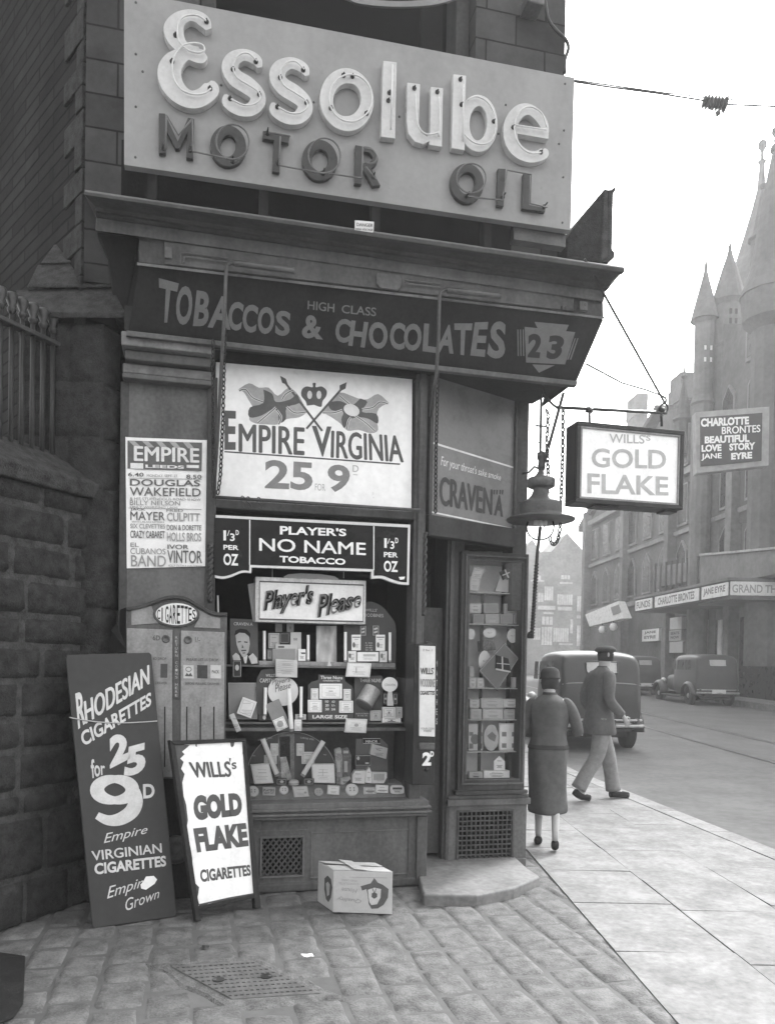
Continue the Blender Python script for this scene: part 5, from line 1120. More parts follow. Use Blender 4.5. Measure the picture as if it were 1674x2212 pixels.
def item(name, lab, cat, px, n, v, d=.03, Fr=F, kind='paper', group=None, deco=None, dv=.1, words=(), wv=.1, bev=.0015):
    """one packet, card or tin: solid with its printed parts"""
    v = min(v*1.22, .86) if v > .3 else v
    if Fr is F and n < -.045: n *= Q
    if name == 'cigarette_packet' and v > .33 and not words:
        xs = [p[0] for p in px]; ys = [p[1] for p in px]; cx_, cy_, wx, wy = sum(xs)/len(xs), sum(ys)/len(ys), max(xs)-min(xs), max(ys)-min(ys)
        if wx > 40 and wy > 30: deco = tuple(deco or ())+tuple(('q', R4(cx_-wx*k_, cy_+wy*dy_-1.3, cx_+wx*k_, cy_+wy*dy_+1.3, .03)) for dy_, k_ in ((-.2, .2), (.12, .26), (.2, .18), (.28, .22)))
    P = [Fr.uz(x, y, n) for x, y in px]; mu_ = sum(p[0] for p in P)/len(P); mz = min(p[1] for p in P)
    o = thing(name, Fr.W(mu_, mz, n-d/2), lab, cat, group)
    MB().prism(Fr, P, n-d, n).build('body', mat(v, kind), o, bev=bev)
    if deco:
        mb = MB()
        for q in deco:
            if q[0] == 'f':      # thin printed frame inset by a fraction
                f = q[1]; cx = sum(p[0] for p in P)/len(P); cz = sum(p[1] for p in P)/len(P)
                ribbon(mb, Fr, [(cx+(p[0]-cx)*f, cz+(p[1]-cz)*f, .0028) for p in P], n+.0005, n+.0012, True)
            elif q[0] == 'e': mb.prism(Fr, [Fr.uz(x, y, n) for x, y in ell(*q[1:5], 16)], n+.0004, n+.0012)
            else: mb.prism(Fr, [Fr.uz(x, y, n) for x, y in q[1]], n+.0004, n+.0012)
        mb.build('print', mat(dv, 'ink'), o)
    if words:
        mb = MB()
        for wd in words: text(mb, wd[0], Fr, n+.0016, wd[1], off=wd[2] if len(wd) > 2 else .02, shear=wd[3] if len(wd) > 3 else 0)
        mb.build('lettering', mat(wv, 'ink'), o)
    return o
R4 = rrect
Lf = 'on the upper shelf of the shop window'
# lightbox
o = item('light_box', 'framed white light box with dark script lettering hung at the top of the shop window', 'sign', ((318, 62), (1131, 92), (1126, 414), (316, 396)), -.03, .42, .12, kind='metal', bev=.004)
q = [F.uz(x, y, -.028) for x, y in ((350, 98), (1112, 126), (1108, 394), (348, 374))]; MB().prism(F, q, -.0299, -.0275).build('face', mat(.7, 'enamel'), o)
mb = MB(); cx = sum(p[0] for p in q)/4; cz = sum(p[1] for p in q)/4; ribbon(mb, F, [(p[0], p[1], .008) for p in q], -.0299, -.024, True); mb.build('bead', mat(.08, 'metal'), o)
mb = MB(); mt_ = MB()
for s_, q_ in (("Player's", ((372, 165), (748, 120), (748, 300), (378, 355))), ('Please', ((765, 195), (1096, 165), (1096, 285), (772, 368)))):
    text(mb, s_, F, -.022, q_, off=.055, shear=.3); text(mt_, s_, F, -.016, q_, off=-.008, shear=.3)
mb.build('lettering', mat(.015, 'ink'), o); mt_.build('neon_tube', mat(.14, 'ink'), o)
for x_ in (443, 966): MB().tube([F.W(*F.uz(x_, 0, -.05), -.05), F.W(*F.uz(x_, 75, -.05), -.05)], .002, 5).build('hanging_wire', mat(.5, 'metal'), o)
item('header_card', 'pale curved header card showing above the framed light box', 'card', ((528, 62), (560, 45), (650, 38), (800, 45), (900, 60), (930, 80), (930, 100), (528, 85)), -.16, .4, .006)
item('side_card', 'pale slanting card edge behind the left side of the light box', 'card', ((262, 120), (318, 108), (318, 395), (300, 395)), -.17, .25, .006)
# upper shelf
o = item('portrait_card', 'dark showcard with a smiling man in a suit, far left on the upper shelf', 'showcard', ((132, 372), (335, 378), (340, 712), (136, 705)), -.28, .1, .006, words=(('CRAVEN A', (160, 398, 298, 424), .02),), wv=.5)
for nm, v_, pts in (('suit', .03, ((165, 700), (180, 640), (215, 620), (262, 625), (300, 640), (330, 710))), ('shirt', .6, ((225, 640), (262, 640), (252, 700), (240, 700))), ('face', .42, ((172, 480), (200, 462), (245, 468), (272, 500), (278, 560), (268, 615), (245, 655), (222, 652), (198, 610), (180, 560))),
                    ('hair', .03, ((165, 495), (172, 460), (205, 445), (255, 452), (282, 482), (280, 520), (268, 500), (240, 478), (200, 475), (178, 490))), ('glove', .5, ((150, 645), (175, 622), (200, 640), (215, 690), (160, 690))), ('glove', .5, ((268, 650), (300, 625), (330, 660), (335, 700), (290, 705)))):
    mb = MB(); k_ = dict(suit=0, shirt=1, face=1, hair=2, glove=2)[nm]; poly(mb, F, -.278*Q+.0008*k_, pts); mb.build(nm, mat(v_, 'ink'), o)
mb = MB()
for pts in (((188, 540), (212, 536), (212, 545), (190, 548)), ((236, 538), (262, 542), (260, 551), (236, 547)), ((215, 603), (250, 600), (252, 609), (216, 612)), ((222, 622), (246, 620), (240, 628), (226, 628)), ((222, 560), (232, 585), (218, 590))): poly(mb, F, -.278*Q+.003, pts)
mb.build('features', mat(.08, 'ink'), o)
def tube_item(lab, x0, y0, x1, y1, r_, n, v=.8):
    n *= Q
    a = F.W(*F.uz(x0, y0, n), n); b = F.W(*F.uz(x1, y1, n), n); o = thing('paper_tube', b, lab, 'tube')
    MB().tube([b, a], r_, 14).build('tube', mat(v, 'paper'), o); MB().tube([b-(a-b)*.0, b+(a-b)*.06], r_*1.08, 14).build('end_band', mat(.25, 'paper'), o)
cg = lambda lab, q, n, v, d=.025, **k: item('cigarette_packet', lab, 'packet', R4(*q) if len(q) in (4, 5) and not isinstance(q[0], tuple) else q, n, v, d, **k)
tube_item('thin white upright tube right of the portrait card', 384, 462, 384, 684, .009, -.27)
tube_item('thin white upright tube left of the draped centre of the upper shelf', 706, 492, 706, 684, .009, -.27)
tube_item('thin white upright tube at the left edge of the arched showcard', 979, 470, 979, 690, .0095, -.2)
tube_item('thin white upright tube at the right edge of the arched showcard', 1306, 473, 1306, 692, .0095, -.2)
cg('dark pack hanging over the shelf edge below the portrait card', (152, 678, 215, 805), -.17, .05, deco=(('f', .85), ('e', 184, 732, 14, 22)), dv=.5)
cg('grey printed pack high on the left of the upper shelf stack', (466, 400, 515, 470), -.4, .22)
cg('pale narrow pack high behind the light box foot', (550, 400, 600, 470), -.4, .3, deco=(('e', 575, 440, 4, 14),))
cg('pale printed pack, left of the upper shelf stack', (415, 478, 497, 590), -.34, .36, deco=(('f', .8),))
cg('dark narrow pack with a pale frame in the middle of the upper shelf stack', (498, 475, 570, 555), -.33, .06, deco=(('f', .8),), dv=.3)
cg('pale tall pack, right of the upper shelf stack', (576, 472, 655, 600), -.34, .42, words=(('555', (598, 515, 626, 532)),))
cg('wide pale carton behind the grey one on the upper shelf', (466, 562, 626, 684), -.29, .42, deco=(('q', R4(485, 573, 530, 586)),))
cg('grey wrapped carton standing in the middle of the upper shelf stack', (444, 592, 612, 700), -.22, .26, deco=(('f', .93),), dv=.4)
cg('grey small pack at the lower left of the upper shelf stack', (406, 598, 441, 672), -.25, .18, deco=(('f', .6),), dv=.4)
cg('white pack at the lower right of the upper shelf stack', (632, 596, 688, 682), -.27, .6, deco=(('q', R4(655, 620, 685, 632)),))
cg('wrapped carton hanging below the upper shelf, crinkled paper', ((468, 668), (628, 678), (626, 805), (468, 800)), -.14, .4, .05, deco=tuple(('q', ((480, 690+i*15), (600, 682+i*15), (600, 684+i*15), (480, 693+i*15))) for i in range(6)), dv=.25)
# draped paper centre
mb = MB(); G_ = 12; vs = []
for j in range(G_+1):
    for i in range(G_+1):
        a, b = i/G_, j/G_; x_ = 765+150*a; y_ = 425+295*b; n_ = -.12+.02*sin(a*9+b*2)+.012*sin(b*11-a*5)-.03*(1-b); u_, z_ = F.uz(x_, y_, n_); vs.append(F.W(u_, z_, n_))
mb.add(vs, [((j+1)*(G_+1)+i, (j+1)*(G_+1)+i+1, j*(G_+1)+i+1, j*(G_+1)+i) for j in range(G_) for i in range(G_)]); tag(mb.build('crepe_paper', mat(.45, 'paper'), smooth=True), 'pale draped crepe paper in the centre of the upper shelf', 'drape')
item('arched_showcard', 'dark arched showcard holding packets, right on the upper shelf', 'showcard', [(965, 700), (965, 330), (1060, 270), (1170, 245)]+smoothpath([(1170, 245), (1240, 275), (1300, 340), (1345, 410), (1352, 520), (1345, 700)], 4), -.26, .075, .006,
     words=(("WILLS'", ((1125, 297), (1212, 300), (1212, 322), (1125, 318)), .0), ('WOODBINES', ((1080, 332), (1258, 338), (1258, 362), (1080, 356)), .0), ('6 2D', (1125, 545, 1178, 556)), ('10 4D', (1125, 563, 1178, 574)), ('20 8D', (1125, 580, 1178, 591)), ('50 1/8', (1125, 597, 1178, 608))), wv=.4)
for q_, lab in (((1088, 422, 1130, 500), 'small pack fixed high on the arched showcard, left one'), ((1178, 420, 1225, 500), 'small pack fixed high on the arched showcard, right one')): cg(lab, q_, -.245, .12, .012, deco=(('f', .85), ('q', R4(q_[0]+10, 440, q_[2]-10, 452, -.3)), ('q', R4(q_[0]+10, 465, q_[2]-10, 476, -.3))), dv=.5)
for q_, lab in (((1025, 490, 1092, 605), 'white upright pack left of the price list on the arched showcard'), ((1203, 490, 1270, 608), 'white upright pack right of the price list on the arched showcard')): cg(lab, q_, -.235, .6, .02, deco=(('q', R4(q_[0]+5, 505, q_[2]-5, 512)), ('e', q_[0]+16, 565, 10, 20)), dv=.15)
cg('wide white carton low on the arched showcard', (1067, 618, 1222, 686), -.2, .65, .05, deco=(('q', R4(1110, 633, 1200, 650)),), dv=.5)
cg('small white pack at the lower left of the arched showcard', (1000, 610, 1058, 690), -.21, .55, deco=(('e', 1012, 645, 9, 18),), dv=.15)
cg('small white pack at the lower right of the arched showcard', (1232, 612, 1285, 692), -.21, .5, deco=(('e', 1246, 645, 9, 18),), dv=.15)
cg('flat white carton hanging over the upper shelf edge at the right', ((998, 694), (1170, 700), (1158, 804), (984, 798)), -.15, .62, .03, deco=(('f', .9), ('q', R4(1055, 730, 1062, 770))), dv=.4)
# middle shelf
item('backing_card', 'plain grey square card at the left end of the middle shelf', 'showcard', ((118, 842), (326, 842), (332, 1112), (124, 1112)), -.3, .26, .006, deco=(('f', .97),), dv=.5)
cg('white square pack tilted against the plain grey card', R4(200, 962, 312, 1090, .35), -.2, .6, .02, deco=(('f', .75),), dv=.35)
cg('narrow pale pack tilted over the left end of the middle shelf', R4(152, 1068, 190, 1206, -.4), -.12, .5, .02)
item('arched_showcard', 'dark rounded showcard behind the script disc on the middle shelf', 'showcard', [(335, 1120), (322, 900), (330, 810), (360, 750), (420, 735), (500, 735), (520, 1120)], -.27, .09, .006, words=(("WILLS'S", (395, 778, 470, 800)), ('CAPSTAN', (352, 812, 470, 842))), wv=.6)
o = item('round_showcard', 'round pale showcard with dark script on the middle shelf', 'showcard', ell(522, 905, 112, 108, 28), -.22, .5, .006, words=(("Player's", ((440, 820), (575, 800), (575, 845), (440, 870)), .0, .3), ('Please', ((455, 858), (578, 838), (578, 880), (465, 915)), .0, .3)), wv=.08)
tube_item('white upright tube at the left of the script disc', 392, 878, 389, 1085, .0105, -.2)
tube_item('thick long white tube leaning in front of the script disc', 562, 888, 585, 1200, .0145, -.12, .75)
tube_item('white upright tube at the right of the script disc', 655, 872, 653, 1112, .0095, -.2)
cg('grey pack tilted below the script disc', R4(428, 975, 540, 1190, -.42), -.18, .25, .02)
cg('white square pack with a ring mark tilted over the middle shelf edge', R4(458, 1102, 545, 1190, -.42), -.12, .65, .02, deco=(('f', .85), ('e', 500, 1146, 24, 24)), dv=.35)
cg('small white pack beside the foot of the thick tube', (606, 1116, 658, 1198), -.13, .6, .02, deco=(('f', .75),), dv=.4)
cg('small dark label pack at the foot of the dark rounded showcard', (345, 1075, 400, 1122), -.2, .06, .02, deco=(('e', 384, 1098, 12, 16),), dv=.5)
cg('mottled pack right of the tubes on the middle shelf', (612, 1075, 690, 1115), -.23, .4, .02, deco=(('f', .6),))
o = item('stepped_showcard', 'stepped dark showcard for large size cigarettes in the centre of the middle shelf', 'showcard', ((702, 1122), (706, 860), (728, 838), (780, 822), (784, 783), (972, 790), (976, 832), (1030, 868), (1040, 900), (1038, 1122)), -.25, .085, .008,
         words=(('Three Nuns', (797, 792, 957, 818), .03), ('CIGARETTES', (815, 824, 940, 834)), ('10', (832, 972, 855, 990)), ('6D', (880, 974, 903, 990)), ('20', (832, 1000, 857, 1018)), ('1/-', (880, 1001, 903, 1018)), ('50', (832, 1028, 858, 1046)), ('2/6', (876, 1030, 905, 1046))), wv=.7)
mb = MB(); mb.pprism(F, ((702, 1062), (1038, 1072), (1038, 1122), (702, 1118)), -.25*Q+.0005, -.235*Q); f_ = mb.build('base_strip', mat(.085, 'paper'), o, bev=.002)
mb = MB(); text(mb, 'LARGE SIZE', F, -.235*Q+.001, (738, 1080, 992, 1106), off=.03); mb.build('lettering', mat(.7, 'ink'), o)
for q_, lab, v_ in (((790, 850, 955, 960), 'wide white carton at the top of the large size showcard', .68), ((727, 885, 782, 967), 'small white pack, upper left on the large size showcard', .6), ((965, 890, 1020, 972), 'small white pack, upper right on the large size showcard', .6), ((705, 970, 806, 1060), 'larger white pack, lower left on the large size showcard', .65), ((935, 976, 1037, 1064), 'larger white pack, lower right on the large size showcard', .65)):
    cg(lab, q_, -.215, v_, .03, deco=(('f', .8), ('q', R4((q_[0]+q_[2])/2-15, (q_[1]+q_[3])/2-3, (q_[0]+q_[2])/2+15, (q_[1]+q_[3])/2+3))), dv=.35)
item('showcard', 'dark showcard behind the tilted tobacco tin on the middle shelf', 'showcard', ((1042, 1125), (1046, 795), (1240, 790), (1260, 820), (1248, 1128)), -.28, .1, .006, words=(('THREE NUNS', (1085, 812, 1240, 840)), ('ALWAYS FRESH', (1055, 1065, 1150, 1075), .0), ('IN THE TIN', (1070, 1080, 1140, 1090), .0)), wv=.55)
c1, c2 = F.W(*F.uz(1115, 1000, -.06), -.06), F.W(*F.uz(1180, 890, -.1), -.1)
o = thing('tobacco_tin', c1, 'round tobacco tin lying tilted with its lid to the front on the middle shelf', 'tin')
MB().tube([c2, c1], F.uz(1178, 1000, -.16)[0]-F.uz(1115, 1000, -.16)[0], 28).build('body', mat(.36, 'metal'), o, bev=.003); ax_ = (c1-c2).normalized()
MB().lathe(c1, [(.057, 0), (.0615, .002), (.0615, .008), (.056, .012), (.002, .012)], 28, ax_).build('lid', mat(.14, 'metal'), o)
o2 = item('round_showcard', 'small white round card on a stem at the right end of the middle shelf', 'showcard', ell(1305, 856, 58, 54, 24)+[], -.2, .7, .006, words=(('CRAVEN', (1268, 850, 1345, 868), .0),), wv=.3)
MB().pprism(F, ((1292, 905), (1322, 905), (1332, 1012), (1285, 1012)), -.207*Q, -.203*Q).build('stem', mat(.6, 'paper'), o2)
for q_, lab, v_ in (((1258, 918, 1290, 1002), 'dark narrow pack left of the white card stem', .08), ((1328, 918, 1362, 1006), 'dark narrow pack right of the white card stem', .08), ((1252, 1022, 1346, 1102), 'white pack below the round white card stem', .58), ((1350, 1022, 1398, 1102), 'half hidden pale pack at the far right of the middle shelf', .4), ((1250, 1104, 1386, 1136), 'long white base carton at the far right of the middle shelf', .7), ((1163, 1047, 1242, 1122), 'mottled grey carton right of the tilted tin', .38)):
    cg(lab, q_, -.2 if v_ > .5 else -.21, v_, .03, deco=(('f', .75), ('e', (q_[0]+q_[2])/2, (q_[1]+q_[3])/2, 8, 8)), dv=.4 if v_ < .2 else .25)
cg('white carton hanging below the middle shelf', ((988, 1108), (1140, 1112), (1130, 1214), (973, 1208)), -.14, .6, .03, deco=(('f', .9), ('e', 1060, 1155, 16, 12)), dv=.4)
# floor of the window
zfl = lambda n: zf+(zb-zf)*min(1, (-.01-n)/.13)
o = item('half_round_showcard', 'large dark half round showcard standing on the window bed', 'showcard', [(256, 1590)]+ell(585, 1530, 330, 325, 28, pi, 2*pi)+[(915, 1530), (915, 1590)], -.3, .075, .008,
         words=(('LARGE SIZE', ((340, 1255), (440, 1240), (440, 1252), (340, 1268)), .0), ('LARGE SIZE', ((650, 1240), (750, 1255), (748, 1266), (650, 1252)), .0), ('MILD', (298, 1375, 318, 1384), .0), ('MILD', (818, 1368, 840, 1376), .0)), wv=.5)
for s_ in (.97,): 
    mb = MB(); ribbon(mb, F, [(*F.uz(x, y, -.12), .004) for x, y in ell(585, 1530, 330, 325, 36, pi, 2*pi)], -.1205, -.117); mb.build('rim', mat(.3, 'ink'), o)
mb = MB(); poly(mb, F, -.116, ((485, 1215), (605, 1215), (605, 1560), (485, 1560))); mb.build('leafy_strip', mat(.2, 'stone'), o); mb = MB(); poly(mb, F, -.1148, ((495, 1240), (572, 1235), (575, 1490), (500, 1500))); mb.build('dark_strip', mat(.02, 'stone'), o)
mb = MB(); poly(mb, F, -.1136, ((500, 1390), (545, 1385), (590, 1560), (510, 1560))); mb.build('pale_patch', mat(.4, 'stone'), o)
tube_item('long white tube leaning left on the half round showcard', 372, 1258, 482, 1528, .0165, -.2, .75)
tube_item('long white tube leaning right on the half round showcard', 818, 1272, 662, 1530, .0165, -.2, .75)
for q_, lab, v_ in (((430, 1290, 486, 1378), 'small pale pack, upper left on the half round card', .5), ((383, 1376, 476, 1442), 'wide pale pack, lower left on the half round card', .5), ((620, 1290, 676, 1380), 'small pale pack, upper right on the half round card', .52), ((658, 1352, 752, 1440), 'wide pale pack, lower right on the half round card', .52)): cg(lab, q_, -.27, v_, .02, deco=(('f', .75),), dv=.3)
cg('large white box with fine print at the left of the half round card', ((283, 1447), (418, 1436), (452, 1580), (312, 1588)), -.16, .68, .04, deco=(('f', .93), ('q', R4(340, 1502, 400, 1507))), dv=.5)
cg('large white box with fine print at the right of the half round card', ((732, 1442), (898, 1440), (903, 1582), (740, 1578)), -.16, .68, .04, deco=(('f', .95), ('q', R4(780, 1500, 850, 1504)), ('q', R4(812, 1480, 816, 1530))), dv=.5)
cg('small dark framed pack in front of the half round card, left', (470, 1548, 550, 1592), -.15, .07, .02, deco=(('f', .8), ('e', 512, 1570, 14, 10)), dv=.45)
cg('small dark framed pack in front of the half round card, right', (672, 1546, 750, 1592), -.15, .07, .02, deco=(('f', .8), ('e', 712, 1570, 14, 10)), dv=.45)
c_ = F.W(*F.uz(600, 1592, -.06), -.06); o = thing('domed_tin', c_, 'small pale domed tin at the foot of the half round card', 'tin'); MB().lathe(c_, [(.032, 0), (.034, .012), (.03, .024), (.018, .033), (.002, .036)], 20).build('body', mat(.55, 'paper'), o, smooth=True); MB().lathe(c_, [(.0345, .008), (.0345, .012)], 20).build('rim', mat(.2, 'metal'), o)
for q_, lab, v_ in ((((898, 1330), (945, 1318), (962, 1400), (955, 1590), (915, 1585)), 'pale crinkled tobacco bag right of the half round card', .3), (((950, 1330), (1000, 1318), (1025, 1380), (1020, 1560), (960, 1560)), 'darker crinkled tobacco bag beside the pale one', .15)):
    item('tobacco_bag', lab, 'bag', q_, -.24, v_, .03, kind='stone', deco=(('q', R4(q_[0][0]+14, 1342, q_[0][0]+50, 1362)), ('q', R4(q_[0][0]+20, 1420, q_[0][0]+45, 1500))), dv=.45, bev=.006)
item('cutout_showcard', 'grey cut corner showcard with a small dark name plate on the window bed', 'showcard', ((1052, 1585), (1055, 1255), (1245, 1258), (1290, 1300), (1290, 1585)), -.26, .12, .008)
item('name_label', 'small black label with white letters on top of the cut corner showcard', 'label', R4(1103, 1252, 1240, 1290), -.25, .03, .004, words=(('MINOR', (1128, 1266, 1215, 1284), .03),), wv=.7, deco=(('f', .93),), dv=.6)
cg('pale flat carton tilted on the cut corner showcard', ((1172, 1292), (1290, 1325), (1278, 1405), (1158, 1368)), -.19, .42, .03, deco=(('q', R4(1205, 1335, 1240, 1339, .2)),))
cg('black pack with a pale line frame on the cut corner showcard', (1050, 1376, 1168, 1452), -.2, .05, .03, deco=(('f', .92), ('e', 1073, 1398, 10, 14), ('q', R4(1125, 1428, 1150, 1440))), dv=.5)
cg('white open carton at the lower left of the cut corner showcard', ((1050, 1490), (1128, 1488), (1122, 1585), (1030, 1580), (1032, 1520)), -.15, .62, .05)
cg('tall white pointed carton beside the open one', ((1128, 1500), (1155, 1462), (1170, 1500), (1172, 1582), (1128, 1578)), -.14, .68, .04)
cg('white carton with grey top at the lower right of the cut corner showcard', ((1174, 1502), (1284, 1502), (1284, 1540), (1262, 1582), (1174, 1582)), -.17, .6, .05, deco=(('q', R4(1185, 1512, 1265, 1560)),), dv=.45)
cg('mottled pack lying tilted before the crinkled bags', ((945, 1545), (1015, 1532), (1020, 1550), (965, 1592), (945, 1590)), -.18, .35, .03)
GR = 'row of tins and flat boxes on the window bed'
def tin(lab, cx, cy, rx, ry, v, i):
    n = -.045; P = [F.uz(x, y, n) for x, y in ell(cx, cy, rx, ry, 24)]; c = F.W(*F.uz(cx, cy, n), n); o = thing('round_tin', c-Z*.03, lab, 'tin', GR)
    r_ = P[0][0]-F.uz(cx, cy, n)[0]; ax2 = (F.n*.85+Z*.5).normalized()
    MB().lathe(c-ax2*.02, [(r_*.97, 0), (r_, .004), (r_, .018), (r_*.93, .022), (.001, .022)], 28, ax2).build('body', mat(v, 'paper'), o)
    mb = MB(); e_ = F.t; g_ = ax2.cross(e_)
    for dx, dy in ((-.3, -.15), (.3, -.15), (-.3, .25), (.3, .25)): mb.lathe(c+ax2*.0025+e_*dx*r_+g_*dy*r_, [(r_*.14, -.0005), (r_*.14, .0005)], 8, ax2)
    mb.build('print', mat(.3, 'ink'), o)
tin('round white tin at the left end of the front row, half behind the pavement board', 302, 1640, 42, 44, .7, 0)
cg('flat box with dark lettering, second in the front row', R4(372, 1612, 465, 1672, .03), -.05, .42, .02, group=GR, words=(('PLAYERS', (380, 1625, 458, 1640)), ('NAVY CUT', (384, 1645, 455, 1660))), wv=.08)
tin('small round white tin, third in the front row', 528, 1630, 34, 36, .66, 2)
cg('larger square cream box, fourth in the front row', ((590, 1606), (700, 1602), (714, 1680), (604, 1688)), -.05, .5, .02, group=GR, deco=(('f', .94), ('e', 685, 1650, 10, 8)), dv=.35)
tin('small round grey tin, fifth in the front row', 782, 1645, 33, 33, .42, 4)
cg('small white square box, sixth in the front row', R4(848, 1600, 935, 1666, .06), -.05, .68, .02, group=GR, deco=(('f', .9),), dv=.5)
tin('largest round white tin, seventh in the front row', 1028, 1628, 47, 44, .72, 6)
cg('printed flat box, eighth in the front row', R4(1114, 1612, 1208, 1666, .03), -.045, .55, .02, group=GR, deco=(('f', .85), ('q', R4(1130, 1634, 1190, 1646))), dv=.3)
cg('white flat box leaning on its printed neighbour, ninth in the front row', R4(1203, 1596, 1293, 1652, .04), -.06, .7, .02, group=GR, deco=(('q', R4(1215, 1632, 1285, 1638)),), dv=.4)
cg('rounded white tin with a dark band at the right end of the front row', smoothpath([(1325, 1598), (1390, 1598), (1408, 1612), (1410, 1645), (1395, 1660), (1325, 1660), (1310, 1645), (1310, 1612), (1325, 1598)], 2)[:-1], -.05, .6, .02, group=GR, deco=(('q', R4(1325, 1612, 1395, 1628)),), dv=.12)
# ------------------------------------------------------------------ narrow show case at the corner
use('w3')
sk0, sk1, sz0, sz1 = K.rect(360, 62, 722, 1452, .06); gk0, gk1, g0_, g1_ = K.rect(404, 110, 700, 1396, .06)
t = thing('show_case', K.W((sk0+sk1)/2, sz0, 0), 'narrow glazed show case of cigarette packets in a dark frame at the shop corner', 'show case')
mb = MB(); mb.box(K, sk0, gk0, sz0, sz1, -.28, .06).box(K, gk1, sk1, sz0, sz1, -.28, .06).box(K, gk0, gk1, sz0, g0_, -.28, .06).box(K, gk0, gk1, g1_, sz1, -.28, .06); mb.build('frame', mat(.055, 'wood'), t, bev=.003)
mb = MB(); frame_bars(mb, K, (gk0-.03, gk1+.02, g0_-.03, g1_+.03), .012, .055, .075); frame_bars(mb, K, (gk0, gk1, g0_, g1_), .008, .04, .056); mb.build('moulding', mat(.09, 'wood'), t, bev=.002)
MB().box(K, sk0-.02, sk1+.02, sz0-.03, sz0-.001, -.2, .08).build('foot_moulding', mat(.05, 'wood'), t, bev=.006)
MB().box(K, gk0-.01, gk1+.01, g0_, g1_, -.27, -.25).build('back_panel', mat(.72, 'paper'), t)
MB().box(K, gk0-.003, gk0-.001, g0_, g1_, -.25, .02).box(K, gk1+.001, gk1+.003, g0_, g1_, -.25, .02).build('lining', mat(.6, 'paper'), t)
mb = MB()
for x_ in (440, 615): a = K.uz(x_, 305, -.24)[0]; mb.box(K, a-.012, a+.012, g0_, g1_-.22, -.25*Q+.0005, -.235*Q)
mb.build('shelf_strip', mat(.06, 'wood'), t)
mb = MB()
for y_ in (306, 490, 862, 1046, 1232): z_ = K.uz(550, y_, -.03)[1]; mb.box(K, gk0, gk1, z_-.006, z_, -.24, -.03)
mb.build('glass_shelf', mat(.5, 'enamel'), t)
MB().box(K, sk1-.004, sk1+.012, sz0+.3, sz0+.36, -.02, .03).box(K, sk1-.004, sk1+.012, sz1-.4, sz1-.34, -.02, .03).build('hinge', mat(.05, 'metal'), t, bev=.002)
MB().quad(*[K.W(u, z, .045) for u, z in ((gk0, g0_), (gk1, g0_), (gk1, g1_), (gk0, g1_))]).build('glass', mat_glass('shop_glass'), t)
def ck(lab, q, v, n=-.06, d=.03, **k): 
    px = R4(*q) if not isinstance(q[0], tuple) else q; return item('cigarette_packet', lab+' in the narrow show case', 'packet', px, n, v, d, Fr=K, **k)
L1 = (('f', .85),)
ck('white pack tilted at the top left', R4(420, 160, 480, 222, .3), .55, deco=L1, dv=.4); ck('pale pack below the tilted white one', R4(405, 215, 462, 296, .1), .5, deco=L1, dv=.4)
item('round_showcard', 'small pale disc behind the top left pack in the narrow show case', 'showcard', ell(478, 172, 20, 22, 16), -.09, .45, .006, Fr=K)
ck('dark pack with white cross band at top right', R4(590, 170, 650, 222, -.4), .07, deco=(('q', R4(616, 170, 624, 222, -.4)), ('q', R4(592, 192, 650, 198, -.4))), dv=.7, n=-.04)
ck('pale fan shaped pack, left one of the top pair', ((585, 205), (618, 225), (635, 304), (553, 300)), .42, deco=L1, dv=.5); ck('pale fan shaped pack, right one of the top pair', ((618, 235), (655, 215), (692, 262), (635, 304)), .45, deco=L1, dv=.5)
for i, (q_, v_, lab) in enumerate((((405, 370, 472, 426), .5, 'left pale pack of the second row'), ((486, 368, 574, 426), .3, 'middle grey pack of the second row'), ((604, 370, 692, 430), .32, 'right grey pack of the second row'),
    ((424, 431, 490, 488), .28, 'leftmost lying pack of the third row'), ((496, 431, 578, 488), .34, 'second lying pack of the third row'), ((582, 431, 658, 488), .3, 'third lying pack of the third row'), ((662, 431, 694, 488), .22, 'rightmost lying pack of the third row'),
    ((402, 800, 444, 860), .5, 'leftmost small pack beside the diamond card'), ((447, 802, 490, 860), .5, 'second small pack beside the diamond card'), ((652, 800, 690, 860), .45, 'small pack right of the diamond card'), ((402, 738, 430, 796), .42, 'small upright pack left of the diamond card'),
    ((404, 926, 462, 976), .42, 'left pack of the row under the diamond card'), ((472, 922, 598, 980), .42, 'wide middle pack of the row under the diamond card'), ((600, 925, 690, 976), .5, 'right pack of the row under the diamond card'),
    ((408, 982, 475, 1043), .36, 'left lower pack of the fifth row'), ((482, 983, 598, 1044), .44, 'wide middle pack of the fifth row'), ((602, 986, 682, 1044), .38, 'right lower pack of the fifth row'))):
    ck(lab, q_, v_, -.06 if i % 2 else -.07, deco=L1, dv=.55 if v_ < .35 else .3)
for c_, lab in (((413, 548, 22, 34), 'left white disc'), ((521, 540, 38, 30), 'middle white disc'), ((655, 557, 32, 42), 'right white disc'), ((492, 705, 36, 62), 'tall white oval')):
    item('round_showcard', lab+' of the fourth row in the narrow show case', 'showcard', ell(*c_, 22), -.09, .66, .006, Fr=K, words=((('No 7', (c_[0]-12, c_[1]-5, c_[0]+12, c_[1]+5), .0),) if c_[0] > 450 else ()), wv=.3)
item('ribbon_card', 'grey mottled card between the discs in the narrow show case', 'showcard', ((450, 590), (540, 575), (560, 640), (455, 650)), -.12, .25, .006, Fr=K, kind='stone')
item('diamond_showcard', 'large diamond shaped showcard with a dark packet in the narrow show case', 'showcard', ((606, 598), (692, 688), (565, 878), (458, 762)), -.03, .22, .008, Fr=K, deco=(('f', .94),), dv=.6)
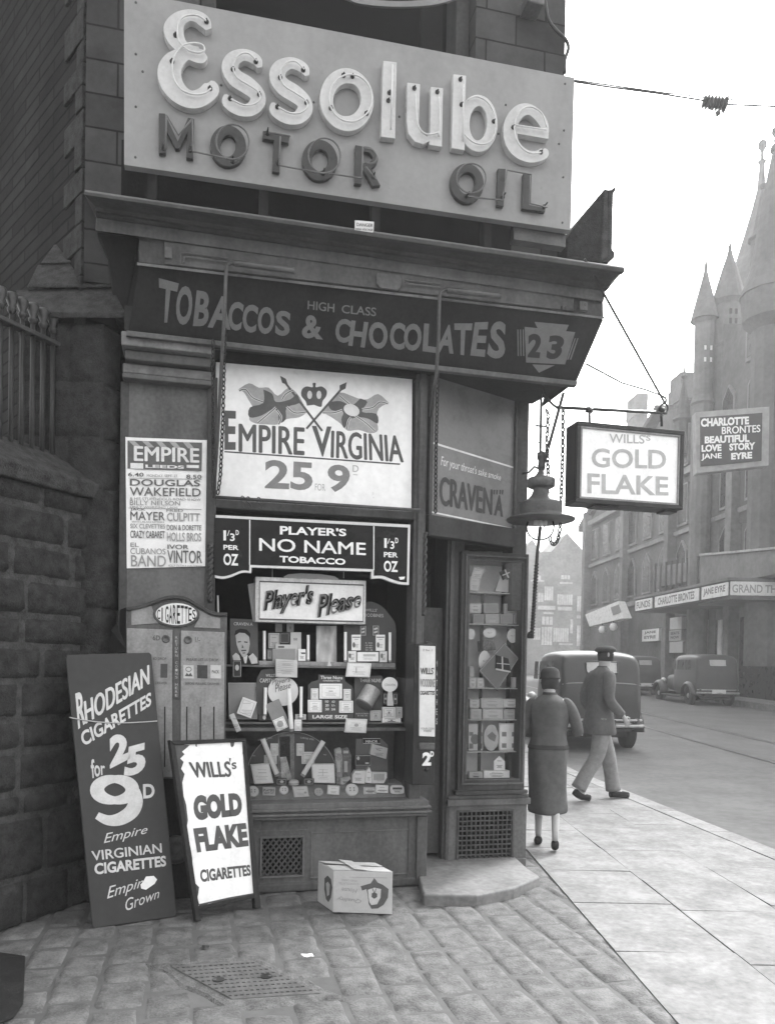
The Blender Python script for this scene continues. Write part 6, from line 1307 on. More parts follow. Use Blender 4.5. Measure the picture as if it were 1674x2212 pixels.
ck('dark pack with white bands on the diamond card', ((560, 670), (630, 690), (645, 765), (558, 748)), .04, -.012, .015, deco=(('q', ((590, 678), (598, 680), (600, 756), (592, 754))), ('q', ((562, 716), (636, 722), (636, 726), (562, 720))), ('q', ((556, 746), (644, 763), (640, 772), (556, 756)))), dv=.7)
item('showcard', 'pale card with a dark star mark in the narrow show case', 'showcard', R4(398, 1070, 482, 1226), -.1, .45, .006, Fr=K, deco=(('e', 436, 1160, 26, 30), ('q', R4(402, 1118, 425, 1140)), ('q', R4(452, 1120, 478, 1142)), ('q', R4(402, 1185, 425, 1215)), ('q', R4(452, 1185, 478, 1215))), dv=.18)
item('oval_showcard', 'oval pale card with a bird like smudge in the narrow show case', 'showcard', ell(530, 1152, 44, 76, 24), -.07, .4, .006, Fr=K, deco=(('q', ((505, 1140), (535, 1115), (560, 1140), (550, 1175), (520, 1160))),), dv=.2)
item('showcard', 'white card with a dark cross cornered mark in the narrow show case', 'showcard', R4(576, 1068, 688, 1226), -.08, .72, .006, Fr=K, deco=tuple(('q', R4(a, b, a+26, b+26)) for a in (592, 650) for b in (1118, 1184))+(('f', .95),), dv=.25)
ck('white house shaped pack on the bottom shelf', ((545, 1340), (545, 1288), (577, 1258), (610, 1288), (610, 1340)), .7, deco=()); ck('long white carton under the house shaped pack', R4(487, 1343, 637, 1388), .7, -.05, .06, deco=(('q', R4(520, 1360, 600, 1364)),), dv=.4)
ck('pale low pack at the bottom left', R4(402, 1350, 480, 1390), .4, deco=())
use('D')
# ------------------------------------------------------------------ motor cars
def car(name, label, x, y, yaw, v, z0, S=1.0, group=None, plate_txt=None, wv=.5, det=True, vw=.4):
    ca, sa = cos(yaw), sin(yaw)
    def T(p): X, Y_, Z_ = p[0]*S, p[1]*S, p[2]*S; return V((x+X*ca-Y_*sa, y+X*sa+Y_*ca, z0+Z_))
    o = thing(name, T((0, 1.9, 0)), label, 'car', group)
    st = [(0.0, .42, .80, 1.0, .56, .5), (.02, .38, .86, 1.14, .68, .6), (.05, .36, .95, 1.40, .71, .64), (.09, .35, 1.05, 1.60, .72, .66), (.16, .34, 1.1, 1.71, .725, .66), (.4, .34, 1.12, 1.76, .73, .66), (1.1, .34, 1.13, 1.78, .73, .66),
          (1.8, .34, 1.12, 1.76, .71, .63), (2.05, .34, 1.11, 1.70, .67, .6), (2.2, .36, 1.08, 1.42, .6, .5), (2.35, .4, 1.02, 1.14, .54, .4), (2.5, .42, .95, 1.08, .48, .34), (3.2, .45, .9, 1.03, .36, .26), (3.75, .48, .86, 1.0, .28, .2), (3.8, .55, .8, .92, .24, .16)]
    vs, fs = [], []; K_ = 15
    for (yy, zb, zm_, zt, wb, wr) in st:
        h = [(0, zb), (wb*.7, zb), (wb*.96, zb+.06), (wb, (zb+zm_)/2), (wb*.985, zm_), (wr+(wb-wr)*.45, zm_+(zt-zm_)*.4), (wr*1.04, zt-(zt-zm_)*.14), (wr*.88, zt-.015*(zt-zm_)/.6), ]
        ring = h+[(0, zt)]+[(-a, b) for a, b in h[::-1][:-1]]; K_ = len(ring)
        vs += [T((a, yy, b)) for a, b in ring]
    for i in range(len(st)-1):
        for j in range(K_): fs.append((i*K_+j, i*K_+(j+1) % K_, (i+1)*K_+(j+1) % K_, (i+1)*K_+j))
    fs += [tuple(range(K_-1, -1, -1)), tuple(range((len(st)-1)*K_, len(st)*K_))]
    b = MB().add(vs, fs).build('body', mat(v, 'carpaint'), o, smooth=True); s_ = b.modifiers.new('sub', 'SUBSURF'); s_.levels = 1; s_.render_levels = 2
    g_ = MB()      # rear window, opaque; pale colour stands for light showing through
    zq = lambda z_: .255-.0+.10*(z_-1.5)*-1
    P = [(a*.25+sx_, .135+(z_-1.30)*.42, z_) for a, z_, sx_ in ()]
    rw = smoothpath([(-.24, 1.36), (.24, 1.36), (.27, 1.40), (.27, 1.52), (.24, 1.56), (-.24, 1.56), (-.27, 1.52), (-.27, 1.40), (-.24, 1.36)], 3)[:-1]
    yb_ = lambda z_: .036+(z_-1.36)*.2
    g_.add([T((a, yb_(z_)-.012, z_)) for a, z_ in rw], [tuple(range(len(rw)))]); g_.build('rear_window', mat(vw, 'enamel'), o)
    if det: MB().tube([T((a, yb_(z_)-.014, z_)) for a, z_ in rw], .012*S, 6, True).build('window_trim', mat(.03, 'carpaint'), o, smooth=True)
    for sg in (-1, 1):
        for (y0, y1) in ((.42, .95), (1.02, 1.62), (1.68, 2.05)):
            q = [(sg*.738, y0, 1.22), (sg*.738, y1, 1.22), (sg*.722, y1-.02, 1.56), (sg*.722, y0+.04, 1.56)]
            q = q if sg > 0 else q[::-1]
            MB().add([T(p) for p in q], [(0, 1, 2, 3)]).build('side_window', mat(.03, 'enamel'), o)
        for wy in (.62, 3.25):
            c = T((sg*.66, wy, .34)); axx = (T((1, 0, 0))-T((0, 0, 0))).normalized()
            w_ = MB().lathe(c, [(.2*S, -.07*S), (.31*S, -.08*S), (.345*S, -.04*S), (.345*S, .04*S), (.31*S, .08*S), (.2*S, .07*S)], 28, axx).build('tyre', mat(.025, 'tyre'), o, smooth=True)
            MB().lathe(c, [(.21*S, -.06*S), (.215*S, .055*S), (.1*S, .06*S), (.07*S, .09*S), (.001, .1*S)] if sg > 0 else [(.001, -.1*S), (.07*S, -.09*S), (.1*S, -.06*S), (.215*S, -.055*S), (.21*S, .06*S)], 24, axx).build('rim', mat(.25 if wv < .6 else .6, 'metal'), o, smooth=True)
            # mudguard
            arc = [(wy+cos(a)*.47-(.05 if wy > 2 else 0), .36+sin(a)*.43) for a in [pi*1.05*k_/12-.12 for k_ in range(13)]] if wy < 2 else [(wy+cos(a)*.47, .36+sin(a)*.43) for a in [pi*.98*k_/12 for k_ in range(13)]]
            mb = MB(); cs_ = [(-.15, -.05), (-.12, .02), (0, .045), (.1, .03), (.15, -.04), (.15, -.07), (.1, .01), (0, .022), (-.11, 0), (-.14, -.06)]
            vv = []
            for k_, (ay, az) in enumerate(arc):
                dy, dz = ay-wy, az-.36; l = math.hypot(dy, dz); dy, dz = dy/l, dz/l
                vv += [T((sg*(.68+a), ay+dy*b_, az+dz*b_)) for a, b_ in cs_]
            n_ = len(cs_); mb.add(vv, [(i*n_+j, i*n_+(j+1) % n_, (i+1)*n_+(j+1) % n_, (i+1)*n_+j) for i in range(12) for j in range(n_)]+[tuple(range(n_)), tuple(range(12*n_, 13*n_))])
            mb.build('mudguard', mat(v*1.1, 'carpaint'), o, smooth=True)
        MB().add([T((sg*a, b_, c_)) for a in (.6, .84) for b_ in (1.05, 2.75) for c_ in (.3, .34)], [(0, 1, 3, 2), (4, 6, 7, 5), (0, 4, 5, 1), (2, 3, 7, 6), (0, 2, 6, 4), (1, 5, 7, 3)]).build('running_board', mat(.03, 'metal'), o, bev=.01)
        MB().lathe(T((sg*.42, 3.6, .8)), [(.03, -.14*S), (.09*S, -.08*S), (.11*S, .02*S), (.1*S, .05*S), (.001, .06*S)], 18, (T((0, 1, 0))-T((0, 0, 0)))).build('headlamp', mat(.4, 'metal'), o, smooth=True)
        MB().lathe(T((sg*.6, -.02, .55)), [(.02, 0), (.05*S, -.03*S), (.05*S, -.06*S), (.001, -.075*S)][::-1] if False else [(.001, -.075*S), (.045*S, -.06*S), (.05*S, -.02*S), (.03*S, .02*S)], 14, (T((0, 1, 0))-T((0, 0, 0)))).build('tail_lamp', mat(.08, 'enamel'), o, smooth=True)
    MB().tube([T((a, b_, c_)) for a, b_, c_ in ((-.72, -.02, .46), (-.6, -.12, .46), (0, -.15, .46), (.6, -.12, .46), (.72, -.02, .46))], .03*S, 8).tube([T((a, b_, c_)) for a, b_, c_ in ((-.7, -.0, .56), (-.55, -.1, .56), (0, -.12, .56), (.55, -.1, .56), (.7, 0, .56))], .02*S, 8).build('bumper', mat(.3, 'metal'), o, smooth=True)
    MB().add([T((a, b_, c_)) for a in (-.5, .5) for b_ in (-.08, .3) for c_ in (.36, .42)], [(0, 1, 3, 2), (4, 6, 7, 5), (0, 4, 5, 1), (2, 3, 7, 6), (0, 2, 6, 4), (1, 5, 7, 3)]).build('rear_apron', mat(v*.6, 'carpaint'), o, bev=.01)
    MB().add([T((a, b_, c_)) for a in (-.52, .52) for b_ in (.2, 3.6) for c_ in (.24, .42)], [(0, 1, 3, 2), (4, 6, 7, 5), (0, 4, 5, 1), (2, 3, 7, 6), (0, 2, 6, 4), (1, 5, 7, 3)]).build('chassis', mat(.02, 'metal'), o)
    PF = Frame(T((-.26, -.16, .44)), T((1, 0, 0))-T((0, 0, 0)))
    pl_o = MB().box(PF, 0, .46*S, 0, .13*S, 0, .012).build('number_plate', mat(.02 if det else .6, 'enamel'), o)
    if plate_txt:
        mb = MB(); vs_, f_ = glyphs(plate_txt, .02); mb.add([PF.W((.03+.4*a)*S, (.025+.08*b_)*S, .0135) for a, b_ in vs_], f_); mb.build('lettering', mat(.6, 'ink'), pl_o)
    if det:
        MB().tube([T(p) for p in smoothpath([(-.68, .06, 1.16), (-.5, .02, 1.185), (0, .0, 1.2), (.5, .02, 1.185), (.68, .06, 1.16)], 4)], .011, 6).build('belt_moulding', mat(.2, 'carpaint'), o, smooth=True)
        MB().tube([T((.2, -.012, .5)), T((.2, -.012, .8)), T((.2, .0, 1.0)), T((.2, .018, 1.16))], .006, 5).build('panel_seam', mat(.2, 'carpaint'), o, smooth=True)
        MB().tube([T((-.62, -.03, .49)), T((.62, -.03, .49))], .02, 6).build('lower_moulding', mat(.16, 'metal'), o, smooth=True)
    return o
use('v1')
c1 = ground(740, 757, -.08)
car('saloon_car', 'dark upright saloon car with pale rear window driving away beside the kerb', c1.x-.62, c1.y-.4, R(2), .032, -.07, 1.04, plate_txt='KW 8', vw=.45)
car('saloon_car', 'dark saloon car parked nose away before the canopy, nearer of the dark pair', 11.42, 27.2, R(2), .05, .16, 1.04, 'cars parked along the far kerb', det=False)
car('saloon_car', 'dark saloon car parked ahead of the nearer dark one by the canopy', 10.95, 33.4, R(3), .07, .26, .98, 'cars parked along the far kerb', det=False)
car('saloon_car', 'pale saloon car with light wheels parked farthest up the street', 10.1, 36.6, R(3), .4, .34, 1.0, 'cars parked along the far kerb', det=False, wv=.7)
use('D')
# ------------------------------------------------------------------ people
def person(label, base, yaw, H, joints, rad, coat, v_body, v_coat, hat=None, v_skin=.4, legs=None, v_leg=.3, extra=None):
    ca, sa = cos(yaw), sin(yaw); S = H/1.75
    def T(p): return V((base[0]+(p[0]*ca-p[1]*sa)*S, base[1]+(p[0]*sa+p[1]*ca)*S, base[2]+p[2]*S))
    o = thing('person', V(base), label, 'person')
    names = list(joints); idx = {n: i for i, n in enumerate(names)}; org = V(base)
    edges = [(idx[a], idx[b]) for a, b in extra]
    me = bpy.data.meshes.new('body'); me.from_pydata([T(joints[n])-org for n in names], edges, [])
    b = bpy.data.objects.new('body', me); col.objects.link(b); b.parent = o; _org[b] = org
    b.modifiers.new('skin', 'SKIN'); b.modifiers['skin'].use_smooth_shade = True
    for i, n in enumerate(names):
        sv = me.skin_vertices[0].data[i]; r_ = rad[n]; sv.radius = (r_[0]*S, r_[1]*S) if isinstance(r_, tuple) else (r_*S, r_*S); sv.use_root = (i == 0)
    s_ = b.modifiers.new('sub', 'SUBSURF'); s_.levels = 1; s_.render_levels = 2; me.materials.append(mat(v_skin, 'skin'))
    def cloth(nm, rings, v, seg=40):
        rings = smoothpath(rings, 3)
        mb = MB(); vs = []
        for (cx, cy, cz, rx, ry) in rings: vs += [T((cx+rx*cos(2*pi*k/seg)*(1+.035*sin(5*2*pi*k/seg+cz*6)+.02*sin(9*2*pi*k/seg-cz*11)), cy+ry*sin(2*pi*k/seg)*(1+.04*sin(4*2*pi*k/seg+cz*5)), cz)) for k in range(seg)]
        mb.add(vs, [(i*seg+j, i*seg+(j+1) % seg, (i+1)*seg+(j+1) % seg, (i+1)*seg+j) for i in range(len(rings)-1) for j in range(seg)]); q = mb.build(nm, mat(v, 'cloth'), o, smooth=True); return q
    for nm, rings, v in coat: cloth(nm, rings, v)
    cloth('collar', [(hat_x, hat_y, hat_z, r1, r1) for hat_x, hat_y, hat_z, r1 in ((joints['neck'][0], joints['neck'][1]-.01, joints['neck'][2]-.035, .085), (joints['neck'][0], joints['neck'][1], joints['neck'][2]+.0, .072), (joints['neck'][0], joints['neck'][1]+.005, joints['neck'][2]+.03, .062))], v_coat*.6)
    if legs[-1][0] == 'shoe' and H < 1.6: cloth('belt', [(0, .015, .99, .181, .142), (0, .015, .985, .187, .147), (0, .01, .955, .198, .158), (0, .01, .95, .193, .153)], v_coat*.5)
    for nm, pts, rr, v in (legs or ()):
        MB().tube([T(p) for p in smoothpath(pts, 4)], [a*S for a in [t[0] for t in smoothpath([(r_,) for r_ in rr], 4)]], 14).build(nm, mat(v, 'cloth'), o, smooth=True)
    hd = joints['head']
    for nm, prof, v, dz in (hat or ()): MB().lathe(T((hd[0], hd[1], hd[2]+dz)), [(a*S, b_*S) for a, b_ in prof], 24, (0, .08, 1)).build(nm, mat(v, 'cloth'), o, smooth=True)
    fc = MB()
    fy = hd[1]+.088; 
    for sg in (-1, 1): fc.lathe(T((hd[0]+sg*.03, fy-.006, hd[2]-.0)), [(.001, -.006), (.008, -.003), (.008, .003), (.001, .006)], 10)
    fc.tube([T((hd[0]-.022, fy-.004, hd[2]-.065)), T((hd[0], fy+.002, hd[2]-.067)), T((hd[0]+.022, fy-.004, hd[2]-.065))], .003, 5)
    fc.build('eyes_and_mouth', mat(.06, 'skin'), o, smooth=True)
    MB().lathe(T((hd[0], fy-.01, hd[2]-.04)), [(.012, 0), (.01, .02), (.004, .045)], 8).build('nose', mat(v_skin, 'skin'), o, smooth=True)
    for sg in (-1, 1): MB().lathe(T((hd[0]+sg*.082, hd[1]-.005, hd[2]-.03)), [(.003, 0), (.012, .012), (.014, .03), (.008, .05)], 8).build('ear', mat(v_skin, 'skin'), o, smooth=True)
    return o, T
def hand(J, Rr, E, side, wr, d, up):
    """palm, four fingers and a thumb from wrist along d"""
    d = V(d).normalized(); up = V(up).normalized(); lat = d.cross(up).normalized()*side; w_ = V(wr)
    J[side_n(side)+'palm'] = tuple(w_+d*.05); Rr[side_n(side)+'palm'] = (.032, .018); E.append((side_n(side)+'wrist', side_n(side)+'palm'))
    for i, (off, ln) in enumerate(((-.027, .07), (-.009, .08), (.009, .075), (.026, .058))):
        a = w_+d*.085+lat*off; b_ = a+d*ln*.5-up*.008; c = b_+d*ln*.35-up*.03
        for k, p in enumerate((a, b_, c)): J['%sf%d%d' % (side_n(side), i, k)] = tuple(p); Rr['%sf%d%d' % (side_n(side), i, k)] = .009-.001*k
        E.append((side_n(side)+'palm', '%sf%d0' % (side_n(side), i))); E.append(('%sf%d0' % (side_n(side), i), '%sf%d1' % (side_n(side), i))); E.append(('%sf%d1' % (side_n(side), i), '%sf%d2' % (side_n(side), i)))
    a = w_+d*.03-lat*.035; b_ = a+d*.035-lat*.02
    J[side_n(side)+'t0'] = tuple(a); J[side_n(side)+'t1'] = tuple(b_); Rr[side_n(side)+'t0'] = .011; Rr[side_n(side)+'t1'] = .009
    E += [(side_n(side)+'palm', side_n(side)+'t0'), (side_n(side)+'t0', side_n(side)+'t1')]
def side_n(s_): return 'r_' if s_ > 0 else 'l_'
# woman walking away close to the shop wall, bent slightly forward, forearms in front
J = dict(pelvis=(0, 0, .93), spine=(0, .03, 1.13), chest=(0, .07, 1.32), neck=(0, .1, 1.46), jaw=(0, .135, 1.53), head=(0, .14, 1.61), crown=(0, .13, 1.68),
         l_sh=(-.16, .07, 1.40), l_el=(-.22, .08, 1.12), l_wrist=(-.12, .3, 1.06), r_sh=(.16, .07, 1.40), r_el=(.27, .06, 1.13), r_wrist=(.26, .31, 1.10),
         l_hip=(-.08, 0, .88), l_knee=(-.08, .12, .5), l_ank=(-.08, .05, .12), l_toe=(-.08, .2, .03), r_hip=(.08, 0, .88), r_knee=(.08, -.02, .48), r_ank=(.08, -.26, .16), r_toe=(.08, -.15, .03))
Rr = dict(pelvis=(.1, .08), spine=(.11, .09), chest=(.13, .09), neck=.05, jaw=(.06, .07), head=(.078, .09), crown=(.06, .07), l_sh=.05, r_sh=.05, l_el=.038, r_el=.038, l_wrist=.024, r_wrist=.024,
          l_hip=.085, r_hip=.085, l_knee=.052, r_knee=.052, l_ank=.033, r_ank=.033, l_toe=.028, r_toe=.028)
E = [('pelvis', 'spine'), ('spine', 'chest'), ('chest', 'neck'), ('neck', 'jaw'), ('jaw', 'head'), ('head', 'crown'), ('chest', 'l_sh'), ('l_sh', 'l_el'), ('l_el', 'l_wrist'), ('chest', 'r_sh'), ('r_sh', 'r_el'), ('r_el', 'r_wrist'),
     ('pelvis', 'l_hip'), ('l_hip', 'l_knee'), ('l_knee', 'l_ank'), ('l_ank', 'l_toe'), ('pelvis', 'r_hip'), ('r_hip', 'r_knee'), ('r_knee', 'r_ank'), ('r_ank', 'r_toe')]
J2, R2, E2 = dict(J), dict(Rr), list(E); hand(J2, R2, E2, -1, J['l_wrist'], (.5, .8, -.1), (0, 0, 1)); hand(J2, R2, E2, 1, J['r_wrist'], (.3, .9, -.1), (0, 0, 1))
person('person in a long dark coat and close hat walking away beside the shop corner', (1.30, 6.3, 0), R(-12), 1.46, J2, R2,
       [('coat', [(0, .1, 1.47, .06, .06), (0, .08, 1.43, .13, .09), (0, .07, 1.38, .19, .12), (0, .06, 1.25, .19, .13), (0, .03, 1.08, .16, .12), (0, .01, .95, .19, .15), (0, 0, .75, .18, .17), (0, .01, .5, .18, .2), (0, .02, .36, .185, .22), (0, .02, .36, .15, .19), (0, 0, .6, .14, .15)], .09)], .3, .09,
       hat=[('hair', [(.03, -.1), (.075, -.08), (.088, -.02), (.085, .03)], .04, -.01), ('hat', [(.1, -.005), (.102, .005), (.094, .02), (.092, .06), (.075, .095), (.04, .112), (.001, .115)], .05, .01)], v_skin=.35,
       legs=[('sleeve', [(-.125, .07, 1.395), (-.165, .07, 1.37), (-.21, .07, 1.26), (-.22, .08, 1.12), (-.17, .2, 1.08), (-.13, .27, 1.06)], [.05, .06, .058, .055, .048, .042], .09), ('sleeve', [(.125, .07, 1.395), (.17, .07, 1.37), (.23, .06, 1.27), (.27, .06, 1.13), (.265, .18, 1.11), (.26, .28, 1.10)], [.05, .06, .058, .055, .048, .042], .09),
             ('shoe', [(-.08, .03, .05), (-.08, .12, .045), (-.08, .23, .025)], [.04, .038, .03], .03), ('shoe', [(.08, -.27, .1), (.08, -.22, .06), (.08, -.13, .03)], [.036, .036, .03], .03)], extra=E2)
# man crossing behind in mid stride
J = dict(J); J.update(spine=(0, .0, 1.14), chest=(0, .02, 1.34), neck=(0, .03, 1.48), jaw=(0, .06, 1.56), head=(0, .06, 1.64), crown=(0, .05, 1.71), l_sh=(-.19, .02, 1.42), r_sh=(.19, .02, 1.42), l_el=(-.25, -.06, 1.14), l_wrist=(-.24, .06, .9), r_el=(.25, .0, 1.14), r_wrist=(.23, .18, .96),
         l_hip=(-.09, 0, .9), l_knee=(-.09, .16, .5), l_ank=(-.09, .24, .1), l_toe=(-.09, .38, .03), r_hip=(.09, 0, .9), r_knee=(.09, -.06, .5), r_ank=(.09, -.28, .14), r_toe=(.09, -.16, .03))
J2, R2, E2 = dict(J), dict(Rr), list(E); hand(J2, R2, E2, -1, J['l_wrist'], (0, .25, -1), (-1, 0, 0)); hand(J2, R2, E2, 1, J['r_wrist'], (-.1, .5, -.8), (1, 0, 0))
pm = ground(1290, 1728)
person('person in dark jacket and grey trousers striding across the pavement behind the car', (pm.x, pm.y, 0), R(-80), 1.7, J2, R2,
       [('jacket', [(0, .03, 1.5, .06, .06), (0, .02, 1.46, .14, .09), (0, .02, 1.4, .22, .12), (0, .01, 1.25, .21, .13), (0, 0, 1.05, .18, .13), (0, 0, .9, .2, .16), (0, 0, .76, .21, .18), (0, 0, .76, .18, .15), (0, 0, .9, .17, .12)], .1)], .3, .1,
       hat=[('hair', [(.03, -.08), (.078, -.06), (.09, 0), (.088, .04)], .03, -.01), ('flat_cap', [(.1, .03), (.115, .04), (.118, .055), (.1, .08), (.05, .095), (.001, .098)], .07, .0)], v_skin=.35,
       legs=[('sleeve', [(-.14, .02, 1.41), (-.19, .01, 1.39), (-.24, -.03, 1.28), (-.25, -.06, 1.14), (-.245, 0, 1.0), (-.24, .05, .93)], [.055, .07, .066, .06, .052, .046], .1), ('sleeve', [(.14, .02, 1.41), (.19, .02, 1.39), (.24, .0, 1.28), (.25, 0, 1.14), (.24, .1, 1.03), (.23, .16, .98)], [.055, .07, .066, .06, .052, .046], .1),
             ('trouser_leg', [(-.09, 0, .93), (-.09, .09, .7), (-.09, .16, .5), (-.09, .2, .3), (-.09, .235, .09)], [.105, .095, .085, .08, .085], .2), ('trouser_leg', [(.09, 0, .93), (.09, -.02, .7), (.09, -.06, .5), (.09, -.17, .32), (.09, -.27, .14)], [.105, .095, .085, .08, .085], .2),
             ('shoe', [(-.09, .2, .05), (-.09, .3, .045), (-.09, .42, .03)], [.045, .042, .034], .03), ('shoe', [(.09, -.31, .11), (.09, -.24, .06), (.09, -.13, .035)], [.042, .042, .034], .03)], extra=E2)
# ------------------------------------------------------------------ theatre opposite
D0 = V((13.1, 51, 0)); TT = Frame(D0, (.07, -1, 0))     # n towards the street
t = thing('theatre_building', TT.W(14, 0, -2) + Z*.4, 'long gothic stone theatre with conical turrets across the street', 'building')
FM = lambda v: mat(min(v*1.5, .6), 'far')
def tp(x, y, n=0): return TT.uz(x, y, n)
mb = MB(); ul0 = tp(1268, 1300)[0]
sil = [(ul0, -.5), (32, -.5)]+[(32, tp(1674, 700)[1])]+[tp(*p) for p in ((1674, 640), (1600, 700), (1560, 700), (1497, 872), (1470, 880), (1440, 886), (1380, 985), (1330, 1035), (1268, 1137))]
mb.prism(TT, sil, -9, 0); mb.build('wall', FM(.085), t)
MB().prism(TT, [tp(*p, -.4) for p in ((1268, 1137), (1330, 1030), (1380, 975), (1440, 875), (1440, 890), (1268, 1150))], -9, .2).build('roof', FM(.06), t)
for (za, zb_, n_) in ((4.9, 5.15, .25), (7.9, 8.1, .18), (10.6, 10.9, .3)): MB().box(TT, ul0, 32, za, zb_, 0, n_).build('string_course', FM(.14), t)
for fl, (z0_, z1_, arch) in enumerate(((5.5, 7.5, True), (8.4, 10.2, False), (11.2, 13.4, True))):
    for i in range(14):
        u = ul0+1.6+i*2.1
        if u > 27 or (fl == 2 and u < 13): continue
        pts = [(u-.42, z0_), (u+.42, z0_), (u+.42, z1_-.5), (u, z1_), (u-.42, z1_-.5)] if arch else [(u-.45, z0_), (u+.45, z0_), (u+.45, z1_), (u-.45, z1_)]
        w_ = MB().prism(TT, [(u+(a-u)*1.25, z0_-.1+(b_-z0_)*1.1) for a, b_ in pts], .001, .12).build('window', FM(.15), t)
        MB().prism(TT, pts, .12, .14).build('pane', mat(.02, 'enamel'), w_)
for u in (ul0+.4, 6.3, 12.3, 15.3, 18.4): MB().box(TT, u-.25, u+.25, 0, 11.5, 0, .45).build('pilaster', FM(.12), t)
use('v3')
MB().prism(TT, [tp(*p, .8) for p in ((905, 425), (1195, 385), (1190, 505), (905, 560))], .0, .8).build('balcony', FM(.11), t)
mb = MB()
for i in range(9): a = tp(915+i*34, 470-i*5, .8); mb.box(TT, a[0]-.05, a[0]+.05, a[1]-.9, a[1]+.5, .78, .86)
mb.build('balustrade', FM(.05), t)
use('D')
def turret(cx, n, r_, prof, v, wins=()):
    u0_ = TT.uz(cx, 900, n)[0]; c = TT.W(u0_, 0, n); d_ = c.y
    zz = lambda y: CAMZ+((PY+(-FPX*math.tan(PITCH))+.0175*(cx-837))-y)/FPX*d_
    k_ = d_/FPX
    MB().lathe(c, [(a*k_, zz(y)) for a, y in prof[0]], 12).build('turret', FM(v), t)
    MB().lathe(c, [(a*k_, zz(y)) for a, y in prof[1]], 20).build('spire', FM(v*.85), t)
    if len(prof) > 2: MB().lathe(c, [(a*k_, zz(y)) for a, y in prof[2]], 12).build('finial', FM(v*.7), t, smooth=True)
    return c, k_, zz
c, k_, zz = turret(1517, .6, 24, [[(22, 1440), (22, 880), (26, 876), (20, 860), (20, 705), (26, 697)], [(29, 698), (25, 680), (15, 640), (8, 612), (4, 594), (3, 585)], [(3, 590), (4, 583), (3, 578), (1, 570), (1, 540)]], .1)
mb = MB()
for dx in (-7, 6):
    for y_ in (763, 788): mb.box(Frame(c, (1, .1, 0)), (dx-2)*k_, (dx+2)*k_, zz(y_+5), zz(y_-4), 19.0*k_, 20.6*k_)
mb.build('turret_window', mat(.7, 'enamel'), t)
c, k_, zz = turret(1568, -.4, 30, [[(28, 1440), (28, 760), (31, 755), (28, 750), (28, 668), (34, 660)], [(36, 660), (30, 640), (16, 590), (8, 565), (4, 550), (3, 544)], [(3, 548), (4, 540), (1.5, 535), (1, 500)]], .085)
mb = MB(); 
for dx in (-10, 2): 
    for y_ in (690, 710): mb.box(Frame(c, (1, .1, 0)), (dx-2.5)*k_, (dx+2.5)*k_, zz(y_+6), zz(y_-5), 26*k_, 28.6*k_)
mb.build('turret_window', mat(.02, 'enamel'), t)
turret(1632, -5, 80, [[(60, 1440), (60, 760), (74, 720)], [(84, 715), (60, 610), (34, 520), (18, 460), (9, 420), (6, 380), (6, 365)], [(6, 366), (9, 361), (4, 357), (3, 340), (5, 336), (9, 330), (9, 322), (6, 317), (1, 315)]], .09)
turret(1662, .4, 60, [[(40, 1440), (40, 720), (60, 700), (64, 640)], [(66, 645), (46, 590), (36, 520), (26, 450), (18, 395), (10, 350), (8, 342)], [(6, 345), (13, 338), (11, 328), (5, 322), (6, 314), (3, 310), (10, 300), (10, 292), (4, 286), (6, 275), (5, 268), (1, 266)]], .08)
for (x0, y0, x1, y1, n_) in ((1448, 822, 1469, 900, -2), (1443, 850, 1474, 858, -1.9), (1355, 868, 1372, 1060, -5), (1352, 888, 1375, 894, -4.9)):
    MB().pbox(TT, x0, y0, x1, y1, n_-.8, n_).build('chimney', FM(.1), t)
for u_, zt_, n_ in ((8.6, 12.6, -.3), (11.2, 13.4, -.3), (13.4, 14.6, .2), (20.2, 19.5, .3), (22.8, 20.5, .3), (25, 19.0, .4)):
    MB().lathe(TT.W(u_, zt_-3, n_), [(.42, 0), (.42, 1.6), (.52, 1.7), (.34, 1.9), (.05, 3.6), (.16, 3.75), (.05, 3.9), (.02, 4.4)], 8).build('pinnacle', FM(.08), t)
for u_, z_ in ((19.4, 14.6), (21.6, 14.6), (23.6, 14.6), (25.6, 14.6), (19.4, 16.8), (21.6, 17)):
    w_ = MB().prism(TT, [(u_-.5, z_-.7), (u_+.5, z_-.7), (u_+.5, z_+.5), (u_, z_+1.1), (u_-.5, z_+.5)], .001, .15).build('window', FM(.13), t); MB().prism(TT, [(u_-.34, z_-.55), (u_+.34, z_-.55), (u_+.34, z_+.4), (u_, z_+.85), (u_-.34, z_+.4)], .15, .17).build('pane', mat(.02, 'enamel'), w_)
use('v3')      # gable front above the canopy
zpf = (tp(785, 715, 2.3)[1]+tp(1378, 625, 2.3)[1])/2+.76
MB().prism(TT, [tp(1195, 350, 1.2), tp(1674, 300, 1.2), (tp(1674, 560, 1.2)[0], zpf), (tp(1200, 530, 1.2)[0], zpf)], .0, 1.2).build('porch_front', FM(.11), t)
MB().prism(TT, [tp(*p, 1.3) for p in ((1190, 342), (1680, 298), (1680, 312), (1190, 356))], .0, 1.3).build('porch_coping', FM(.22), t)
use('D')
MB().prism(TT, [tp(*p, .02) for p in ((1590, 1130), (1590, 1010), (1640, 900), (1690, 1010), (1690, 1130))], .0, .1).build('great_arch', FM(.06), t)
